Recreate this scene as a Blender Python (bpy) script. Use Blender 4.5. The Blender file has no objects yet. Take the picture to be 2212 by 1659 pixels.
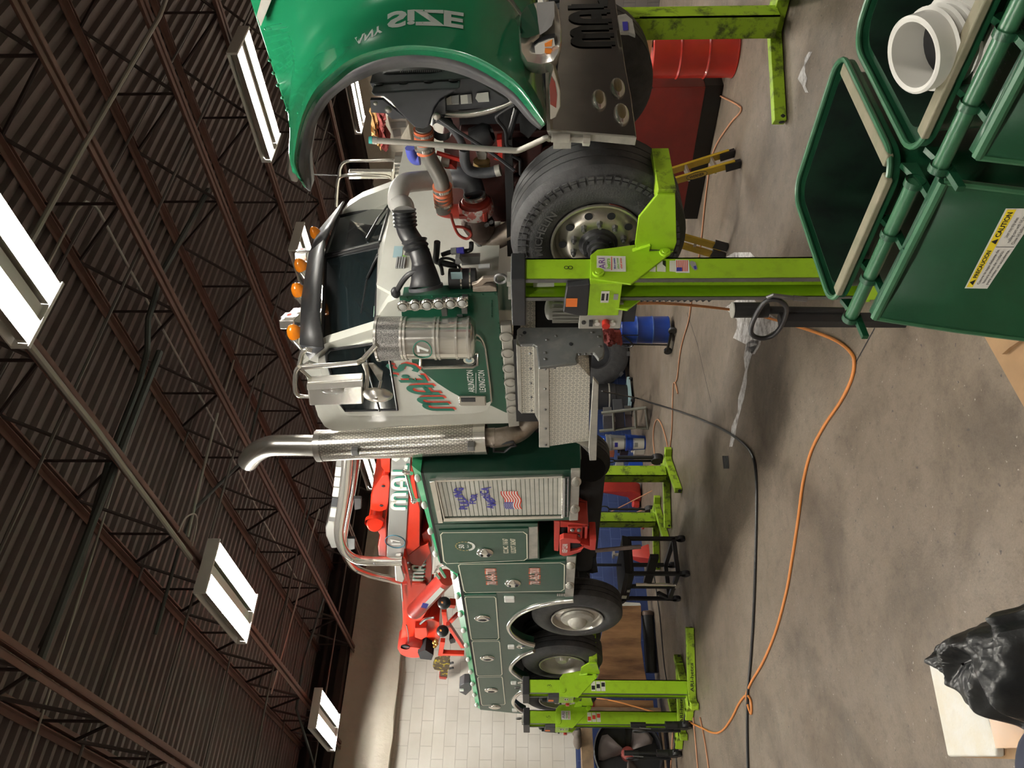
import bpy, bmesh, math, random
from mathutils import Vector as V, Matrix
random.seed(7)
SC = bpy.context.scene
COL = SC.collection
R = math.radians
# ---------------------------------------------------------------- camera geometry
FPX = 1667.0
CAMH = 2.13
yaw, pit, rol = R(38.3), R(1.5), R(0.05)
fw = V((-math.cos(yaw)*math.cos(pit), math.sin(yaw)*math.cos(pit), math.sin(pit)))
r0 = V((math.sin(yaw), math.cos(yaw), 0))
d0 = fw.cross(r0)
rt = math.cos(rol)*r0 + math.sin(rol)*d0
dn = -math.sin(rol)*r0 + math.cos(rol)*d0
CAM = V((0, 0, CAMH))
# crops used while measuring the photograph: origin and scale
CR = {'p': (0, 0, 1), '1': (500, 0, 600/2212), '2': (1000, 0, 600/2212), '3': (1000, 280, 600/2212), '4': (580, 400, 600/2212),
      '5': (500, 700, 600/2212), '6': (1000, 640, 600/2212), '7': (680, 950, 600/2212), '8': (1000, 1000, 600/2212),
      '9': (840, 1209, 600/2212), 'b2': (1600, 0, 612/2212), 'b3': (1600, 400, 612/2212), 'b4': (1600, 1200, 612/2212),
      'c5': (0, 0, 700/2212), 'c6': (0, 400, 700/2212), 'c7': (0, 850, 700/2212), 'c8': (200, 1134, 700/2212),
      'd1': (940, 1220, 320/2212), 'd2': (980, 1419, 320/2212), 'd3': (860, 980, 320/2212), 'd4': (1060, 980, 320/2212),
      'd5': (1240, 1400, 320/2212), 'd6': (1240, 1200, 320/2212), 'A': (740, 0, 320/2212), 'Bp': (1120, 0, 320/2212),
      'E': (780, 140, 400/2212), 'F': (820, 400, 320/2212), 'M': (600, 600, 320/2212), 'G': (1250, 820, 320/2212),
      'H': (1240, 1000, 320/2212), 'I': (1280, 620, 320/2212)}


def ray(c, x, y):
    o = CR[c]
    px, py = o[0]+x*o[2], o[1]+y*o[2]
    return rt*(1659-py-829.5) + dn*(px-1106) + fw*FPX


def W(c, x, y, X=None, Y=None, Z=None, D=None):
    d = ray(c, x, y)
    if X is not None: k = X/d.x
    elif Y is not None: k = Y/d.y
    elif Z is not None: k = (Z-CAMH)/d.z
    else: k = D/FPX
    return CAM + d*k


# truck frame (parked three degrees off the building grid)
ty, tp = R(3.0), R(0.5)
ax = V((math.cos(tp)*math.cos(ty), math.cos(tp)*math.sin(ty), math.sin(tp)))
ay = V((-math.sin(ty), math.cos(ty), 0))
az = ax.cross(ay)
TM = Matrix((ax, ay, az))           # world -> truck axes
OFF = V((-6.5, 5.16, -0.95))
MT = Matrix.Translation(CAM + TM.transposed() @ OFF) @ TM.transposed().to_4x4()


def T(c, x, y, Y=None, X=None, Z=None):
    d = TM @ ray(c, x, y)
    if Y is not None: k = Y/d.y
    elif X is not None: k = X/d.x
    else: k = Z/d.z
    return d*k - OFF


def Tl(c, pts, Y=None, X=None, Z=None):
    return [T(c, a, b, Y, X, Z) for a, b in pts]


def tv(x, y, z):
    return V((x, y, z)) - OFF


def Wl(c, pts, **k):
    return [W(c, a, b, **k) for a, b in pts]


# ---------------------------------------------------------------- materials
MATS = {}


def mat(name, col, rough=.5, metal=0., var=0., vs=6., dirt=None, bump=0., bs=60., coat=0., emit=0., spec=.5, stretch=None, trans=0., detail=6, thr=None):
    if name in MATS: return MATS[name]
    m = bpy.data.materials.new(name); MATS[name] = m
    m.use_nodes = True
    nt = m.node_tree; N = nt.nodes; L = nt.links
    b = N['Principled BSDF']
    b.inputs['Base Color'].default_value = (*col, 1)
    b.inputs['Roughness'].default_value = rough
    b.inputs['Metallic'].default_value = metal
    b.inputs['Coat Weight'].default_value = coat
    b.inputs['Coat Roughness'].default_value = .08
    b.inputs['Specular IOR Level'].default_value = spec
    b.inputs['Transmission Weight'].default_value = trans
    if emit:
        b.inputs['Emission Color'].default_value = (*col, 1)
        b.inputs['Emission Strength'].default_value = emit
    if var or bump:
        tc = N.new('ShaderNodeTexCoord'); mp = N.new('ShaderNodeMapping')
        L.new(tc.outputs['Object'], mp.inputs[0])
        if stretch: mp.inputs['Scale'].default_value = stretch
    if var:
        n = N.new('ShaderNodeTexNoise'); n.inputs['Scale'].default_value = vs
        n.inputs['Detail'].default_value = detail; n.inputs['Roughness'].default_value = .65
        L.new(mp.outputs[0], n.inputs['Vector'])
        rp = N.new('ShaderNodeValToRGB')
        lo, hi = thr or (.35, .75)
        rp.color_ramp.elements[0].position = lo; rp.color_ramp.elements[1].position = hi
        dc = dirt or tuple(c*.35 for c in col)
        k = var
        rp.color_ramp.elements[0].color = (*col, 1)
        rp.color_ramp.elements[1].color = (*[c*(1-k)+d*k for c, d in zip(col, dc)], 1)
        L.new(n.outputs[0], rp.inputs[0]); L.new(rp.outputs[0], b.inputs['Base Color'])
    if bump:
        n2 = N.new('ShaderNodeTexNoise'); n2.inputs['Scale'].default_value = bs; n2.inputs['Detail'].default_value = 4
        L.new(mp.outputs[0], n2.inputs['Vector'])
        bp = N.new('ShaderNodeBump'); bp.inputs['Strength'].default_value = bump; bp.inputs['Distance'].default_value = .02
        L.new(n2.outputs[0], bp.inputs['Height']); L.new(bp.outputs[0], b.inputs['Normal'])
    return m


GREEN = mat('green_paint', (.006, .085, .042), .28, coat=.6, var=.3, vs=3, dirt=(.03, .09, .06))
BGREEN = mat('body_green_paint', (.007, .058, .032), .3, coat=.4, var=.45, vs=14, dirt=(.035, .075, .055), detail=10)
HGREEN = mat('hood_green_paint', (.008, .15, .062), .22, coat=.8)
RAILG = mat('rail_green_paint', (.02, .24, .10), .3, coat=.4)
WHITE = mat('white_paint', (.72, .72, .64), .35, coat=.4, var=.25, vs=5, dirt=(.5, .48, .38))
LIME = mat('lime_paint', (.36, .62, .018), .42, coat=.2, var=.55, vs=9, dirt=(.17, .27, .012), detail=10, thr=(.5, .8))
LIMED = mat('dirty_lime_paint', (.33, .52, .02), .5, var=.9, vs=9, dirt=(.04, .05, .012), detail=12, thr=(.5, .66))
RED = mat('red_boom_paint', (.68, .035, .012), .35, coat=.4, var=.2, vs=5, dirt=(.4, .02, .01))
RED2 = mat('red_winch_paint', (.55, .05, .035), .4, coat=.2, var=.3, vs=7)
DRED = mat('dark_red_paint', (.22, .018, .014), .38, coat=.2, var=.5, vs=3, dirt=(.08, .01, .01))
DRUM = mat('red_drum_paint', (.55, .03, .018), .32, coat=.3, var=.3, vs=6)
ENG = mat('red_engine_paint', (.38, .035, .02), .45, var=.6, vs=18, dirt=(.10, .02, .015))
CHROME = mat('chrome', (.80, .77, .70), .16, .85)
MIRR = mat('polished_steel', (.74, .71, .64), .24, .8)
ALU = mat('aluminium', (.58, .55, .49), .36, .75, var=.3, vs=8)
ALUD = mat('dull_aluminium', (.50, .48, .42), .45, .4, var=.5, vs=10, dirt=(.2, .19, .17))
BUMP = mat('bumper_steel', (.36, .33, .30), .2, 1.0, var=.5, vs=2.5, dirt=(.13, .12, .11))
BLACK = mat('black_plastic', (.014, .014, .016), .45, var=.5, vs=10, dirt=(.035, .034, .036))
BLK2 = mat('black_rail_steel', (.02, .02, .021), .4, .3)
TRIMB = mat('fender_trim', (.06, .06, .066), .3, var=.6, vs=8, dirt=(.13, .125, .12))
RUBB = mat('tyre_rubber', (.028, .028, .03), .62, var=.7, vs=10, dirt=(.075, .072, .07), bump=.15, bs=90)
HOSE = mat('black_hose', (.018, .018, .02), .38)
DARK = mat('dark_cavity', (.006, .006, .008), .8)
GREYP = mat('grey_plastic', (.05, .052, .058), .45, var=.4, vs=5)
STEEL = mat('grey_steel', (.22, .22, .22), .4, .8, var=.4, vs=14, dirt=(.1, .09, .08))
RUST = mat('rusty_cast_iron', (.11, .075, .06), .6, .4, var=.6, vs=20, dirt=(.05, .035, .03))
CAST = mat('exhaust_pipe', (.42, .36, .3), .45, .8, var=.6, vs=12, dirt=(.18, .13, .10))
ORANGE = mat('orange_silicone_hose', (.62, .16, .07), .5)
GLASS = mat('dark_opaque_glass', (.012, .02, .022), .04, spec=.9, coat=1.0)  # opaque; the dark cab interior is put into the glass colour
AMBER = mat('amber_lens', (.85, .24, .01), .2, coat=.6)
LENS = mat('clear_lens', (.75, .75, .70), .15, coat=1)
FOG = mat('fog_lamp_lens', (.22, .17, .08), .3, var=.6, vs=120, dirt=(.16, .12, .05))
LED = mat('led_lens', (.45, .44, .38), .3, var=.8, vs=160, dirt=(.10, .09, .06))
WTXT = mat('white_lettering', (.82, .82, .78), .5)
CTXT = mat('cream_lettering', (.74, .72, .58), .5)
RFTXT = mat('grey_reflected_letters', (.36, .40, .36), .5)
DGTXT = mat('dim_lettering', (.09, .15, .11), .5)
RTXT = mat('red_lettering', (.72, .06, .03), .5)
OTXT = mat('orange_lettering', (.72, .17, .08), .5)
TGTXT = mat('green_lettering', (.01, .16, .10), .5)
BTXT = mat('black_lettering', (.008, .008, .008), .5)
NTXT = mat('navy_lettering', (.035, .03, .30), .5)
PTXT = mat('purple_lettering', (.14, .03, .25), .5)
LTXT = mat('lime_lettering', (.2, .5, .03), .5)
SILV = mat('silver_panel', (.52, .52, .50), .28, .6)
PAPER = mat('sticker_white', (.72, .71, .64), .5)
PAPB = mat('sticker_pale_blue', (.36, .52, .55), .5)
PAPG = mat('sticker_pale_green', (.42, .62, .45), .5)
PAPD = mat('sticker_grey', (.3, .3, .28), .5)
ORST = mat('orange_sticker', (.85, .20, .03), .5)
YEL = mat('yellow_fibreglass', (.55, .36, .02), .45, var=.5, vs=10, dirt=(.28, .2, .03))
BLUED = mat('blue_drum_paint', (.012, .05, .30), .3, coat=.3, var=.3, vs=6)
BLUEP = mat('blue_pail_plastic', (.015, .07, .42), .35)
GREYPL = mat('grey_pail_plastic', (.30, .30, .29), .4)
WOOD = mat('worn_wood', (.42, .22, .095), .7, var=.9, vs=5, dirt=(.11, .05, .025), stretch=(1, 1, .18), detail=12, thr=(.4, .68), bump=.4, bs=14)
PLY = mat('old_plywood', (.28, .19, .11), .7, var=.8, vs=5, dirt=(.1, .065, .04))
CARD = mat('cardboard', (.36, .215, .105), .7, var=.3, vs=7)
RAG = mat('red_rag', (.30, .055, .05), .85, var=.4, vs=12, bump=.4, bs=40)
CORD = mat('orange_cord', (.62, .22, .05), .5)
CORDP = mat('faded_orange_cord', (.50, .24, .13), .55)
BING = mat('green_bin_plastic', (.005, .050, .020), .4, var=.45, vs=5, dirt=(.012, .085, .036), bump=.05, bs=200)
BINH = mat('green_bin_handle', (.035, .13, .06), .36, var=.6, vs=10, dirt=(.012, .07, .03))
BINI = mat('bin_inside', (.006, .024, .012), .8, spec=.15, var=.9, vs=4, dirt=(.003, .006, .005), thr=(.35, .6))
BONE = mat('scuffed_edge', (.25, .215, .145), .6, var=.7, vs=10, dirt=(.10, .12, .06))
WPL = mat('white_plastic', (.68, .66, .60), .35)
STY = mat('white_packing_foam', (.66, .65, .60), .6, var=.6, vs=9, dirt=(.62, .52, .33), bump=.3, bs=25)
CLOTH = mat('black_jacket_fabric', (.007, .0075, .008), .38, var=.4, vs=6, dirt=(.014, .015, .016), bump=.2, bs=25)
NAVY = mat('navy_fabric', (.012, .016, .035), .75)
NAVYD = mat('dark_blue_lining', (.014, .014, .035), .7)
DIA = None


def diamond(name, col, rough, scale=1.0, met=.85):
    m = mat(name, col, rough, met)
    nt = m.node_tree; N = nt.nodes; L = nt.links; b = N['Principled BSDF']
    tc = N.new('ShaderNodeTexCoord'); sp = N.new('ShaderNodeSeparateXYZ'); L.new(tc.outputs['Object'], sp.inputs[0])

    def mt(op, a, c=None):
        k = N.new('ShaderNodeMath'); k.operation = op
        for i, v in enumerate((a, c)):
            if v is None: continue
            if isinstance(v, (int, float)): k.inputs[i].default_value = v
            else: L.new(v, k.inputs[i])
        return k.outputs[0]
    S = 37*scale
    xy = mt('ADD', sp.outputs[0], sp.outputs[1])
    u, v = mt('MULTIPLY', xy, S), mt('MULTIPLY', sp.outputs[2], S)
    fu, fv = mt('FRACT', u), mt('FRACT', v)
    sel = mt('MODULO', mt('ADD', mt('FLOOR', u), mt('ADD', mt('FLOOR', v), 1000)), 2)
    sel = mt('ABSOLUTE', sel)
    a_ = mt('ABSOLUTE', mt('SUBTRACT', mt('ADD', fu, fv), 1)); b_ = mt('ABSOLUTE', mt('SUBTRACT', fu, fv))

    def pick(p, q): return mt('ADD', mt('MULTIPLY', p, mt('SUBTRACT', 1, sel)), mt('MULTIPLY', q, sel))
    hh = mt('MULTIPLY', mt('LESS_THAN', pick(a_, b_), .66), mt('LESS_THAN', pick(b_, a_), .20))
    mx = hh.node
    mc = N.new('ShaderNodeMix'); mc.data_type = 'RGBA'; mc.inputs['A'].default_value = (*[c*.82 for c in col], 1); mc.inputs['B'].default_value = (*[min(1, c*1.35) for c in col], 1)
    L.new(mx.outputs[0], mc.inputs['Factor']); L.new(mc.outputs['Result'], b.inputs['Base Color'])
    bp = N.new('ShaderNodeBump'); bp.inputs['Strength'].default_value = 1.0; bp.inputs['Distance'].default_value = .006
    L.new(mx.outputs[0], bp.inputs['Height']); L.new(bp.outputs[0], b.inputs['Normal'])
    return m


DIAP = diamond('diamond_plate', (.62, .59, .51), .4, met=.35)
DIAD = diamond('dull_diamond_plate', (.5, .45, .35), .45, met=.35)


def perforated():
    m = mat('perforated_steel', (.70, .67, .61), .25, .8)
    nt = m.node_tree; N = nt.nodes; L = nt.links; b = N['Principled BSDF']
    tc = N.new('ShaderNodeTexCoord')
    br = N.new('ShaderNodeTexBrick'); br.inputs['Scale'].default_value = 1
    br.inputs['Brick Width'].default_value = .046; br.inputs['Row Height'].default_value = .0145
    br.inputs['Mortar Size'].default_value = .0046; br.inputs['Mortar Smooth'].default_value = 0
    L.new(tc.outputs['UV'], br.inputs['Vector'])
    mx = N.new('ShaderNodeMix'); mx.data_type = 'RGBA'
    mx.inputs['A'].default_value = (.03, .027, .02, 1); mx.inputs['B'].default_value = (.74, .70, .62, 1)
    L.new(br.outputs['Fac'], mx.inputs['Factor']); L.new(mx.outputs['Result'], b.inputs['Base Color'])
    return m


PERF = perforated()

# ---------------------------------------------------------------- mesh builder


def crom(p, n=6, closed=False):
    p = [V(q) for q in p]; out = []
    m = len(p)
    for i in range(m if closed else m-1):
        a, b, c, d = (p[(i-1) % m], p[i], p[(i+1) % m], p[(i+2) % m]) if closed else (p[max(i-1, 0)], p[i], p[i+1], p[min(i+2, m-1)])
        for k in range(n):
            t = k/n
            out.append(.5*((2*b)+(c-a)*t+(2*a-5*b+4*c-d)*t*t+(3*b-a-3*c+d)*t**3))
    if not closed: out.append(p[-1])
    return out


class B:
    def __init__(s):
        s.bm = bmesh.new(); s.m = 0; s.uv = None

    def mi(s, m): s.m = m; return s

    def f(s, vs):
        try:
            f = s.bm.faces.new(vs); f.material_index = s.m; return f
        except ValueError: return None

    def face(s, pts):
        s.f([s.bm.verts.new(p) for p in pts]); return s

    def prism(s, pts, vec):
        vec = V(vec); a = [s.bm.verts.new(p) for p in pts]; b = [s.bm.verts.new(V(p)+vec) for p in pts]
        n = len(a); s.f(a); s.f(b[::-1])
        for i in range(n): s.f([a[i], b[i], b[(i+1) % n], a[(i+1) % n]])
        return s

    def box(s, lo, hi):
        (x, y, z), (X, Y, Z) = lo, hi
        return s.prism([V((x, y, z)), V((X, y, z)), V((X, y, Z)), V((x, y, Z))], (0, Y-y, 0))

    def obox(s, c, a, b, d):
        c, a, b, d = V(c), V(a), V(b), V(d)
        return s.prism([c-a-b-d, c+a-b-d, c+a+b-d, c-a+b-d], d*2)

    def bar(s, a, b, w, h, up=(0, 0, 1)):
        a, b = V(a), V(b); t = (b-a).normalized(); sd = t.cross(V(up))
        if sd.length < 1e-4: sd = t.cross(V((1, 0, 0)))
        sd.normalize(); u = sd.cross(t)
        sd = sd*w/2; u = u*h/2
        return s.prism([a-sd-u, a+sd-u, a+sd+u, a-sd+u], b-a)

    def tube(s, path, r, n=10, closed=False, cap=True, sx=1.0):
        p = [V(q) for q in path]; m = len(p)
        rr = r if isinstance(r, (list, tuple)) else [r]*m
        t0 = (p[1]-p[0]).normalized()
        nv = t0.cross(V((0, 0, 1)))
        if nv.length < .1: nv = t0.cross(V((1, 0, 0)))
        nv.normalize(); rings = []
        for i in range(m):
            if closed: t = (p[(i+1) % m]-p[i-1])
            else: t = p[min(i+1, m-1)]-p[max(i-1, 0)]
            t.normalize(); nv = nv-t*nv.dot(t)
            if nv.length < 1e-6: nv = t.orthogonal()
            nv.normalize(); bv = t.cross(nv)
            rings.append([s.bm.verts.new(p[i]+rr[i]*(nv*math.cos(2*math.pi*k/n)+bv*math.sin(2*math.pi*k/n)*sx)) for k in range(n)])
        for i in range(m if closed else m-1):
            a, b = rings[i], rings[(i+1) % m]
            for k in range(n): s.f([a[k], a[(k+1) % n], b[(k+1) % n], b[k]])
        if cap and not closed: s.f(rings[0][::-1]); s.f(rings[-1])
        return s

    def cyl(s, a, b, r, r2=None, n=20, cap=True):
        return s.tube([a, b], [r, r if r2 is None else r2], n, cap=cap)

    def lathe(s, o, ax_, prof, n=28, mats=None, uv=False):
        o = V(o); a = V(ax_).normalized(); x = a.orthogonal().normalized()
        if abs(a.z) < .9:
            x = V((0, 0, 1))-a*a.z; x.normalize()
        y = a.cross(x); rings = []
        if uv and not s.uv: s.uv = s.bm.loops.layers.uv.new('UVMap')
        for h, r in prof:
            if r < 1e-6: rings.append([s.bm.verts.new(o+a*h)])
            else: rings.append([s.bm.verts.new(o+a*h+(x*math.cos(2*math.pi*k/n)+y*math.sin(2*math.pi*k/n))*r) for k in range(n)])
        for i in range(len(rings)-1):
            A, C = rings[i], rings[i+1]
            if mats: s.m = mats[i]
            for k in range(n):
                k2 = (k+1) % n
                if len(A) == 1 and len(C) == 1: continue
                if len(A) == 1: s.f([A[0], C[k], C[k2]])
                elif len(C) == 1: s.f([A[k], A[k2], C[0]])
                else:
                    q = s.f([A[k], A[k2], C[k2], C[k]])
                    if uv and q:
                        r = prof[i][1]
                        uvs = [(k*2*math.pi*r/n, prof[i][0]), ((k+1)*2*math.pi*r/n, prof[i][0]), ((k+1)*2*math.pi*r/n, prof[i+1][0]), (k*2*math.pi*r/n, prof[i+1][0])]
                        for lp, w in zip(q.loops, uvs): lp[s.uv].uv = (w[1], w[0])
        return s

    def ell(s, c, rx, ry, rz, n=16, m=10, M=None):
        c = V(c); rings = []
        for i in range(m+1):
            t = math.pi*i/m
            if i in (0, m): rings.append([V((0, 0, math.cos(t)*rz))])
            else: rings.append([V((math.sin(t)*math.cos(2*math.pi*k/n)*rx, math.sin(t)*math.sin(2*math.pi*k/n)*ry, math.cos(t)*rz)) for k in range(n)])
        rings = [[s.bm.verts.new(c+(M @ v if M else v)) for v in q] for q in rings]
        for i in range(m):
            A, C = rings[i], rings[i+1]
            for k in range(n):
                k2 = (k+1) % n
                if len(A) == 1: s.f([A[0], C[k], C[k2]])
                elif len(C) == 1: s.f([A[k], C[0], A[k2]])
                else: s.f([A[k], C[k], C[k2], A[k2]])
        return s

    def grid(s, rows, thick=None, wrap=False):
        vs = [[s.bm.verts.new(p) for p in r] for r in rows]
        for i in range(len(vs)-1):
            n = len(vs[i])
            for k in range(n if wrap else n-1): s.f([vs[i][k], vs[i][(k+1) % n], vs[i+1][(k+1) % n], vs[i+1][k]])
        return s

    def done(s, name, mats, parent=None, bevel=0, solid=0, angle=38, sub=0, recalc=True, smooth=True):
        if recalc: bmesh.ops.recalc_face_normals(s.bm, faces=s.bm.faces)
        me = bpy.data.meshes.new(name); s.bm.to_mesh(me); s.bm.free()
        for m in (mats if isinstance(mats, (list, tuple)) else [mats]): me.materials.append(m)
        if smooth:
            me.polygons.foreach_set('use_smooth', [True]*len(me.polygons))
            me.set_sharp_from_angle(angle=R(angle))
        o = bpy.data.objects.new(name, me); COL.objects.link(o)
        if parent: o.parent = parent
        if solid:
            k = o.modifiers.new('solid', 'SOLIDIFY'); k.thickness = solid; k.offset = 0
        if bevel:
            k = o.modifiers.new('bevel', 'BEVEL'); k.width = bevel; k.segments = 2; k.limit_method = 'ANGLE'; k.angle_limit = R(40)
            k.harden_normals = True
        if sub:
            k = o.modifiers.new('sub', 'SUBSURF'); k.levels = sub; k.render_levels = sub
        return o


def empty(name, label, cat, loc=(0, 0, 0), rz=0, group=None, M=None):
    o = bpy.data.objects.new(name, None); COL.objects.link(o)
    if M is not None: o.matrix_world = M
    else:
        o.location = loc; o.rotation_euler = (0, 0, rz)
    return tag(o, label, cat, group)


def tag(o, label, cat, group=None, kind=None):
    o['label'] = label; o['category'] = cat
    if group: o['group'] = group
    if kind: o['kind'] = kind
    return o


def struct(o, label=None, cat=None):
    o['kind'] = 'structure'
    if label: o['label'] = label
    if cat: o['category'] = cat
    return o


_tc = {}


def glyphs(s, bold, space):
    k = (s, bold, space)
    if k not in _tc:
        c = bpy.data.curves.new('t', 'FONT'); c.body = s; c.offset = bold; c.space_character = space; c.resolution_u = 3
        o = bpy.data.objects.new('t', c); COL.objects.link(o)
        dg = bpy.context.evaluated_depsgraph_get(); dg.update()
        me = bpy.data.meshes.new_from_object(o.evaluated_get(dg))
        vs = [v.co.copy() for v in me.vertices]; fs = [tuple(p.vertices) for p in me.polygons]
        bpy.data.objects.remove(o); bpy.data.meshes.remove(me); bpy.data.curves.remove(c)
        _tc[k] = (vs, fs)
    return _tc[k]


def text(lines, o, r, u, h, m, parent=None, name='lettering', bold=0., shear=0., w=None, gap=1.5, space=1., fn=None, lift=.002, depth=0, center=True):
    """lines of lettering centred on o; r reads along, u is up, h is cap height; w fixes the width of the widest line"""
    b = B(); o, r, u = V(o), V(r), V(u); n = r.cross(u).normalized()
    if isinstance(lines, str): lines = [lines]
    xs = []
    for i, s in enumerate(lines):
        vs, fs = glyphs(s, bold, space)
        if not vs: continue
        x0 = min(v.x for v in vs); x1 = max(v.x for v in vs); xs.append((x1-x0, x0, x1))
    wid = max(x[0] for x in xs); k = h/.73; kx = k if w is None else w/wid
    tot = (len(lines)-1)*gap*h
    for i, s in enumerate(lines):
        vs, fs = glyphs(s, bold, space)
        if not vs: continue
        x0 = min(v.x for v in vs); x1 = max(v.x for v in vs); mx = (x0+x1)/2 if center else x0
        yo = tot/2 - i*gap*h - h/2
        def pos(v):
            X = (v.x-mx)*kx; Y = v.y*k+yo
            X += shear*Y
            if fn: return fn(X, Y)
            return o+r*X+u*Y+n*lift
        q = [b.bm.verts.new(pos(v)) for v in vs]
        for f in fs: b.f([q[j] for j in f])
    ob = b.done(name, m, parent, recalc=False, smooth=False)
    return ob


def plate(b, o, r, u, w, h, m=0, lift=.002):
    o, r, u = V(o), V(r).normalized(), V(u).normalized(); n = r.cross(u)*lift
    b.mi(m); b.face([o+n-r*w/2-u*h/2, o+n+r*w/2-u*h/2, o+n+r*w/2+u*h/2, o+n-r*w/2+u*h/2])


def quadpt(q, a, b):
    """bilinear point in a quad q0(0,0) q1(1,0) q2(1,1) q3(0,1)"""
    return (q[0]*(1-a)+q[1]*a)*(1-b)+(q[3]*(1-a)+q[2]*a)*b


def copytree(o, parent=None):
    c = o.copy(); COL.objects.link(c)
    if parent: c.parent = parent
    for ch in list(o.children): copytree(ch, c)
    return c


# ---------------------------------------------------------------- camera
cam = bpy.data.cameras.new('camera'); cam.sensor_fit = 'HORIZONTAL'; cam.sensor_width = 36; cam.lens = FPX/2212*36
cam.clip_start = .05; cam.clip_end = 100
co = bpy.data.objects.new('camera', cam); COL.objects.link(co)
co.matrix_world = Matrix.Translation(CAM) @ Matrix((dn, rt, -fw)).transposed().to_4x4()
SC.camera = co
vs_ = SC.view_settings
vs_.view_transform = 'Standard'; vs_.look = 'None'; vs_.gamma = 1; vs_.use_curve_mapping = False; vs_.exposure = 1.3
SC.cycles.use_denoising = True
SC.cycles.max_bounces = 7; SC.cycles.diffuse_bounces = 3; SC.cycles.glossy_bounces = 4; SC.cycles.transmission_bounces = 4
SC.cycles.sample_clamp_indirect = 4
w_ = bpy.data.worlds.new('world'); SC.world = w_; w_.use_nodes = True
w_.node_tree.nodes['Background'].inputs[0].default_value = (.5, .55, .7, 1)
w_.node_tree.nodes['Background'].inputs[1].default_value = .02
# ---------------------------------------------------------------- room shell
XR, XF, YN, YF, ZD = -13.75, 7.0, -5.2, 13.0, CAMH+3.82


def floor_mat():
    m = bpy.data.materials.new('concrete_floor'); m.use_nodes = True
    nt = m.node_tree; N = nt.nodes; L = nt.links; b = N['Principled BSDF']
    tc = N.new('ShaderNodeTexCoord')

    def noise(sc, det, ro=.6, stretch=None, dist=0):
        mp = N.new('ShaderNodeMapping'); L.new(tc.outputs['Object'], mp.inputs[0])
        if stretch: mp.inputs['Scale'].default_value = stretch; mp.inputs['Rotation'].default_value = (0, 0, R(50))
        n = N.new('ShaderNodeTexNoise'); n.inputs['Scale'].default_value = sc; n.inputs['Detail'].default_value = det
        n.inputs['Roughness'].default_value = ro; n.inputs['Distortion'].default_value = dist
        L.new(mp.outputs[0], n.inputs['Vector']); return n.outputs[0]

    def ramp(src, stops):
        r = N.new('ShaderNodeValToRGB'); e = r.color_ramp.elements
        while len(e) < len(stops): e.new(.5)
        for k, (p, c) in zip(e, stops): k.position = p; k.color = (*c, 1)
        L.new(src, r.inputs[0]); return r.outputs[0]

    def mix(f, a, c, mode='MIX'):
        k = N.new('ShaderNodeMix'); k.data_type = 'RGBA'; k.blend_type = mode
        if isinstance(f, float): k.inputs['Factor'].default_value = f
        else: L.new(f, k.inputs['Factor'])
        L.new(a, k.inputs['A']); L.new(c, k.inputs['B']); return k.outputs['Result']
    base = ramp(noise(.45, 8), [(.3, (.125, .094, .066)), (.55, (.182, .143, .106)), (.75, (.235, .193, .150))])
    fine = ramp(noise(9, 10, .75), [(.3, (.52, .50, .48)), (.5, (1, 1, 1)), (.72, (1.1, 1.08, 1.05))])
    c = mix(.75, base, fine, 'MULTIPLY')
    grain = ramp(noise(70, 6, .8), [(.35, (.62, .6, .58)), (.55, (1, 1, 1)), (.8, (1.2, 1.2, 1.2))])
    c = mix(.45, c, grain, 'MULTIPLY')
    oil = ramp(noise(.8, 9, .62, dist=.6), [(.50, (1, 1, 1)), (.60, (.62, .60, .58)), (.72, (.40, .38, .37))])
    c = mix(.8, c, oil, 'MULTIPLY')
    spk = ramp(noise(38, 2, .5), [(.70, (0, 0, 0)), (.76, (1, 1, 1))])
    wht = N.new('ShaderNodeRGB'); wht.outputs[0].default_value = (.34, .31, .27, 1)
    c = mix(spk, c, wht.outputs[0])
    spd = ramp(noise(24, 3, .5), [(.27, (1, 1, 1)), (.32, (0, 0, 0))])
    blk = N.new('ShaderNodeRGB'); blk.outputs[0].default_value = (.055, .046, .04, 1)
    c = mix(spd, c, blk.outputs[0])
    L.new(c, b.inputs['Base Color'])
    rg = N.new('ShaderNodeMapRange'); L.new(noise(1.4, 6), rg.inputs[0])
    rg.inputs['From Min'].default_value = .3; rg.inputs['From Max'].default_value = .7
    rg.inputs['To Min'].default_value = .42; rg.inputs['To Max'].default_value = .75; L.new(rg.outputs[0], b.inputs['Roughness'])
    bp = N.new('ShaderNodeBump'); bp.inputs['Strength'].default_value = .25; bp.inputs['Distance'].default_value = .01
    L.new(noise(45, 5), bp.inputs['Height']); L.new(bp.outputs[0], b.inputs['Normal'])
    return m


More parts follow.
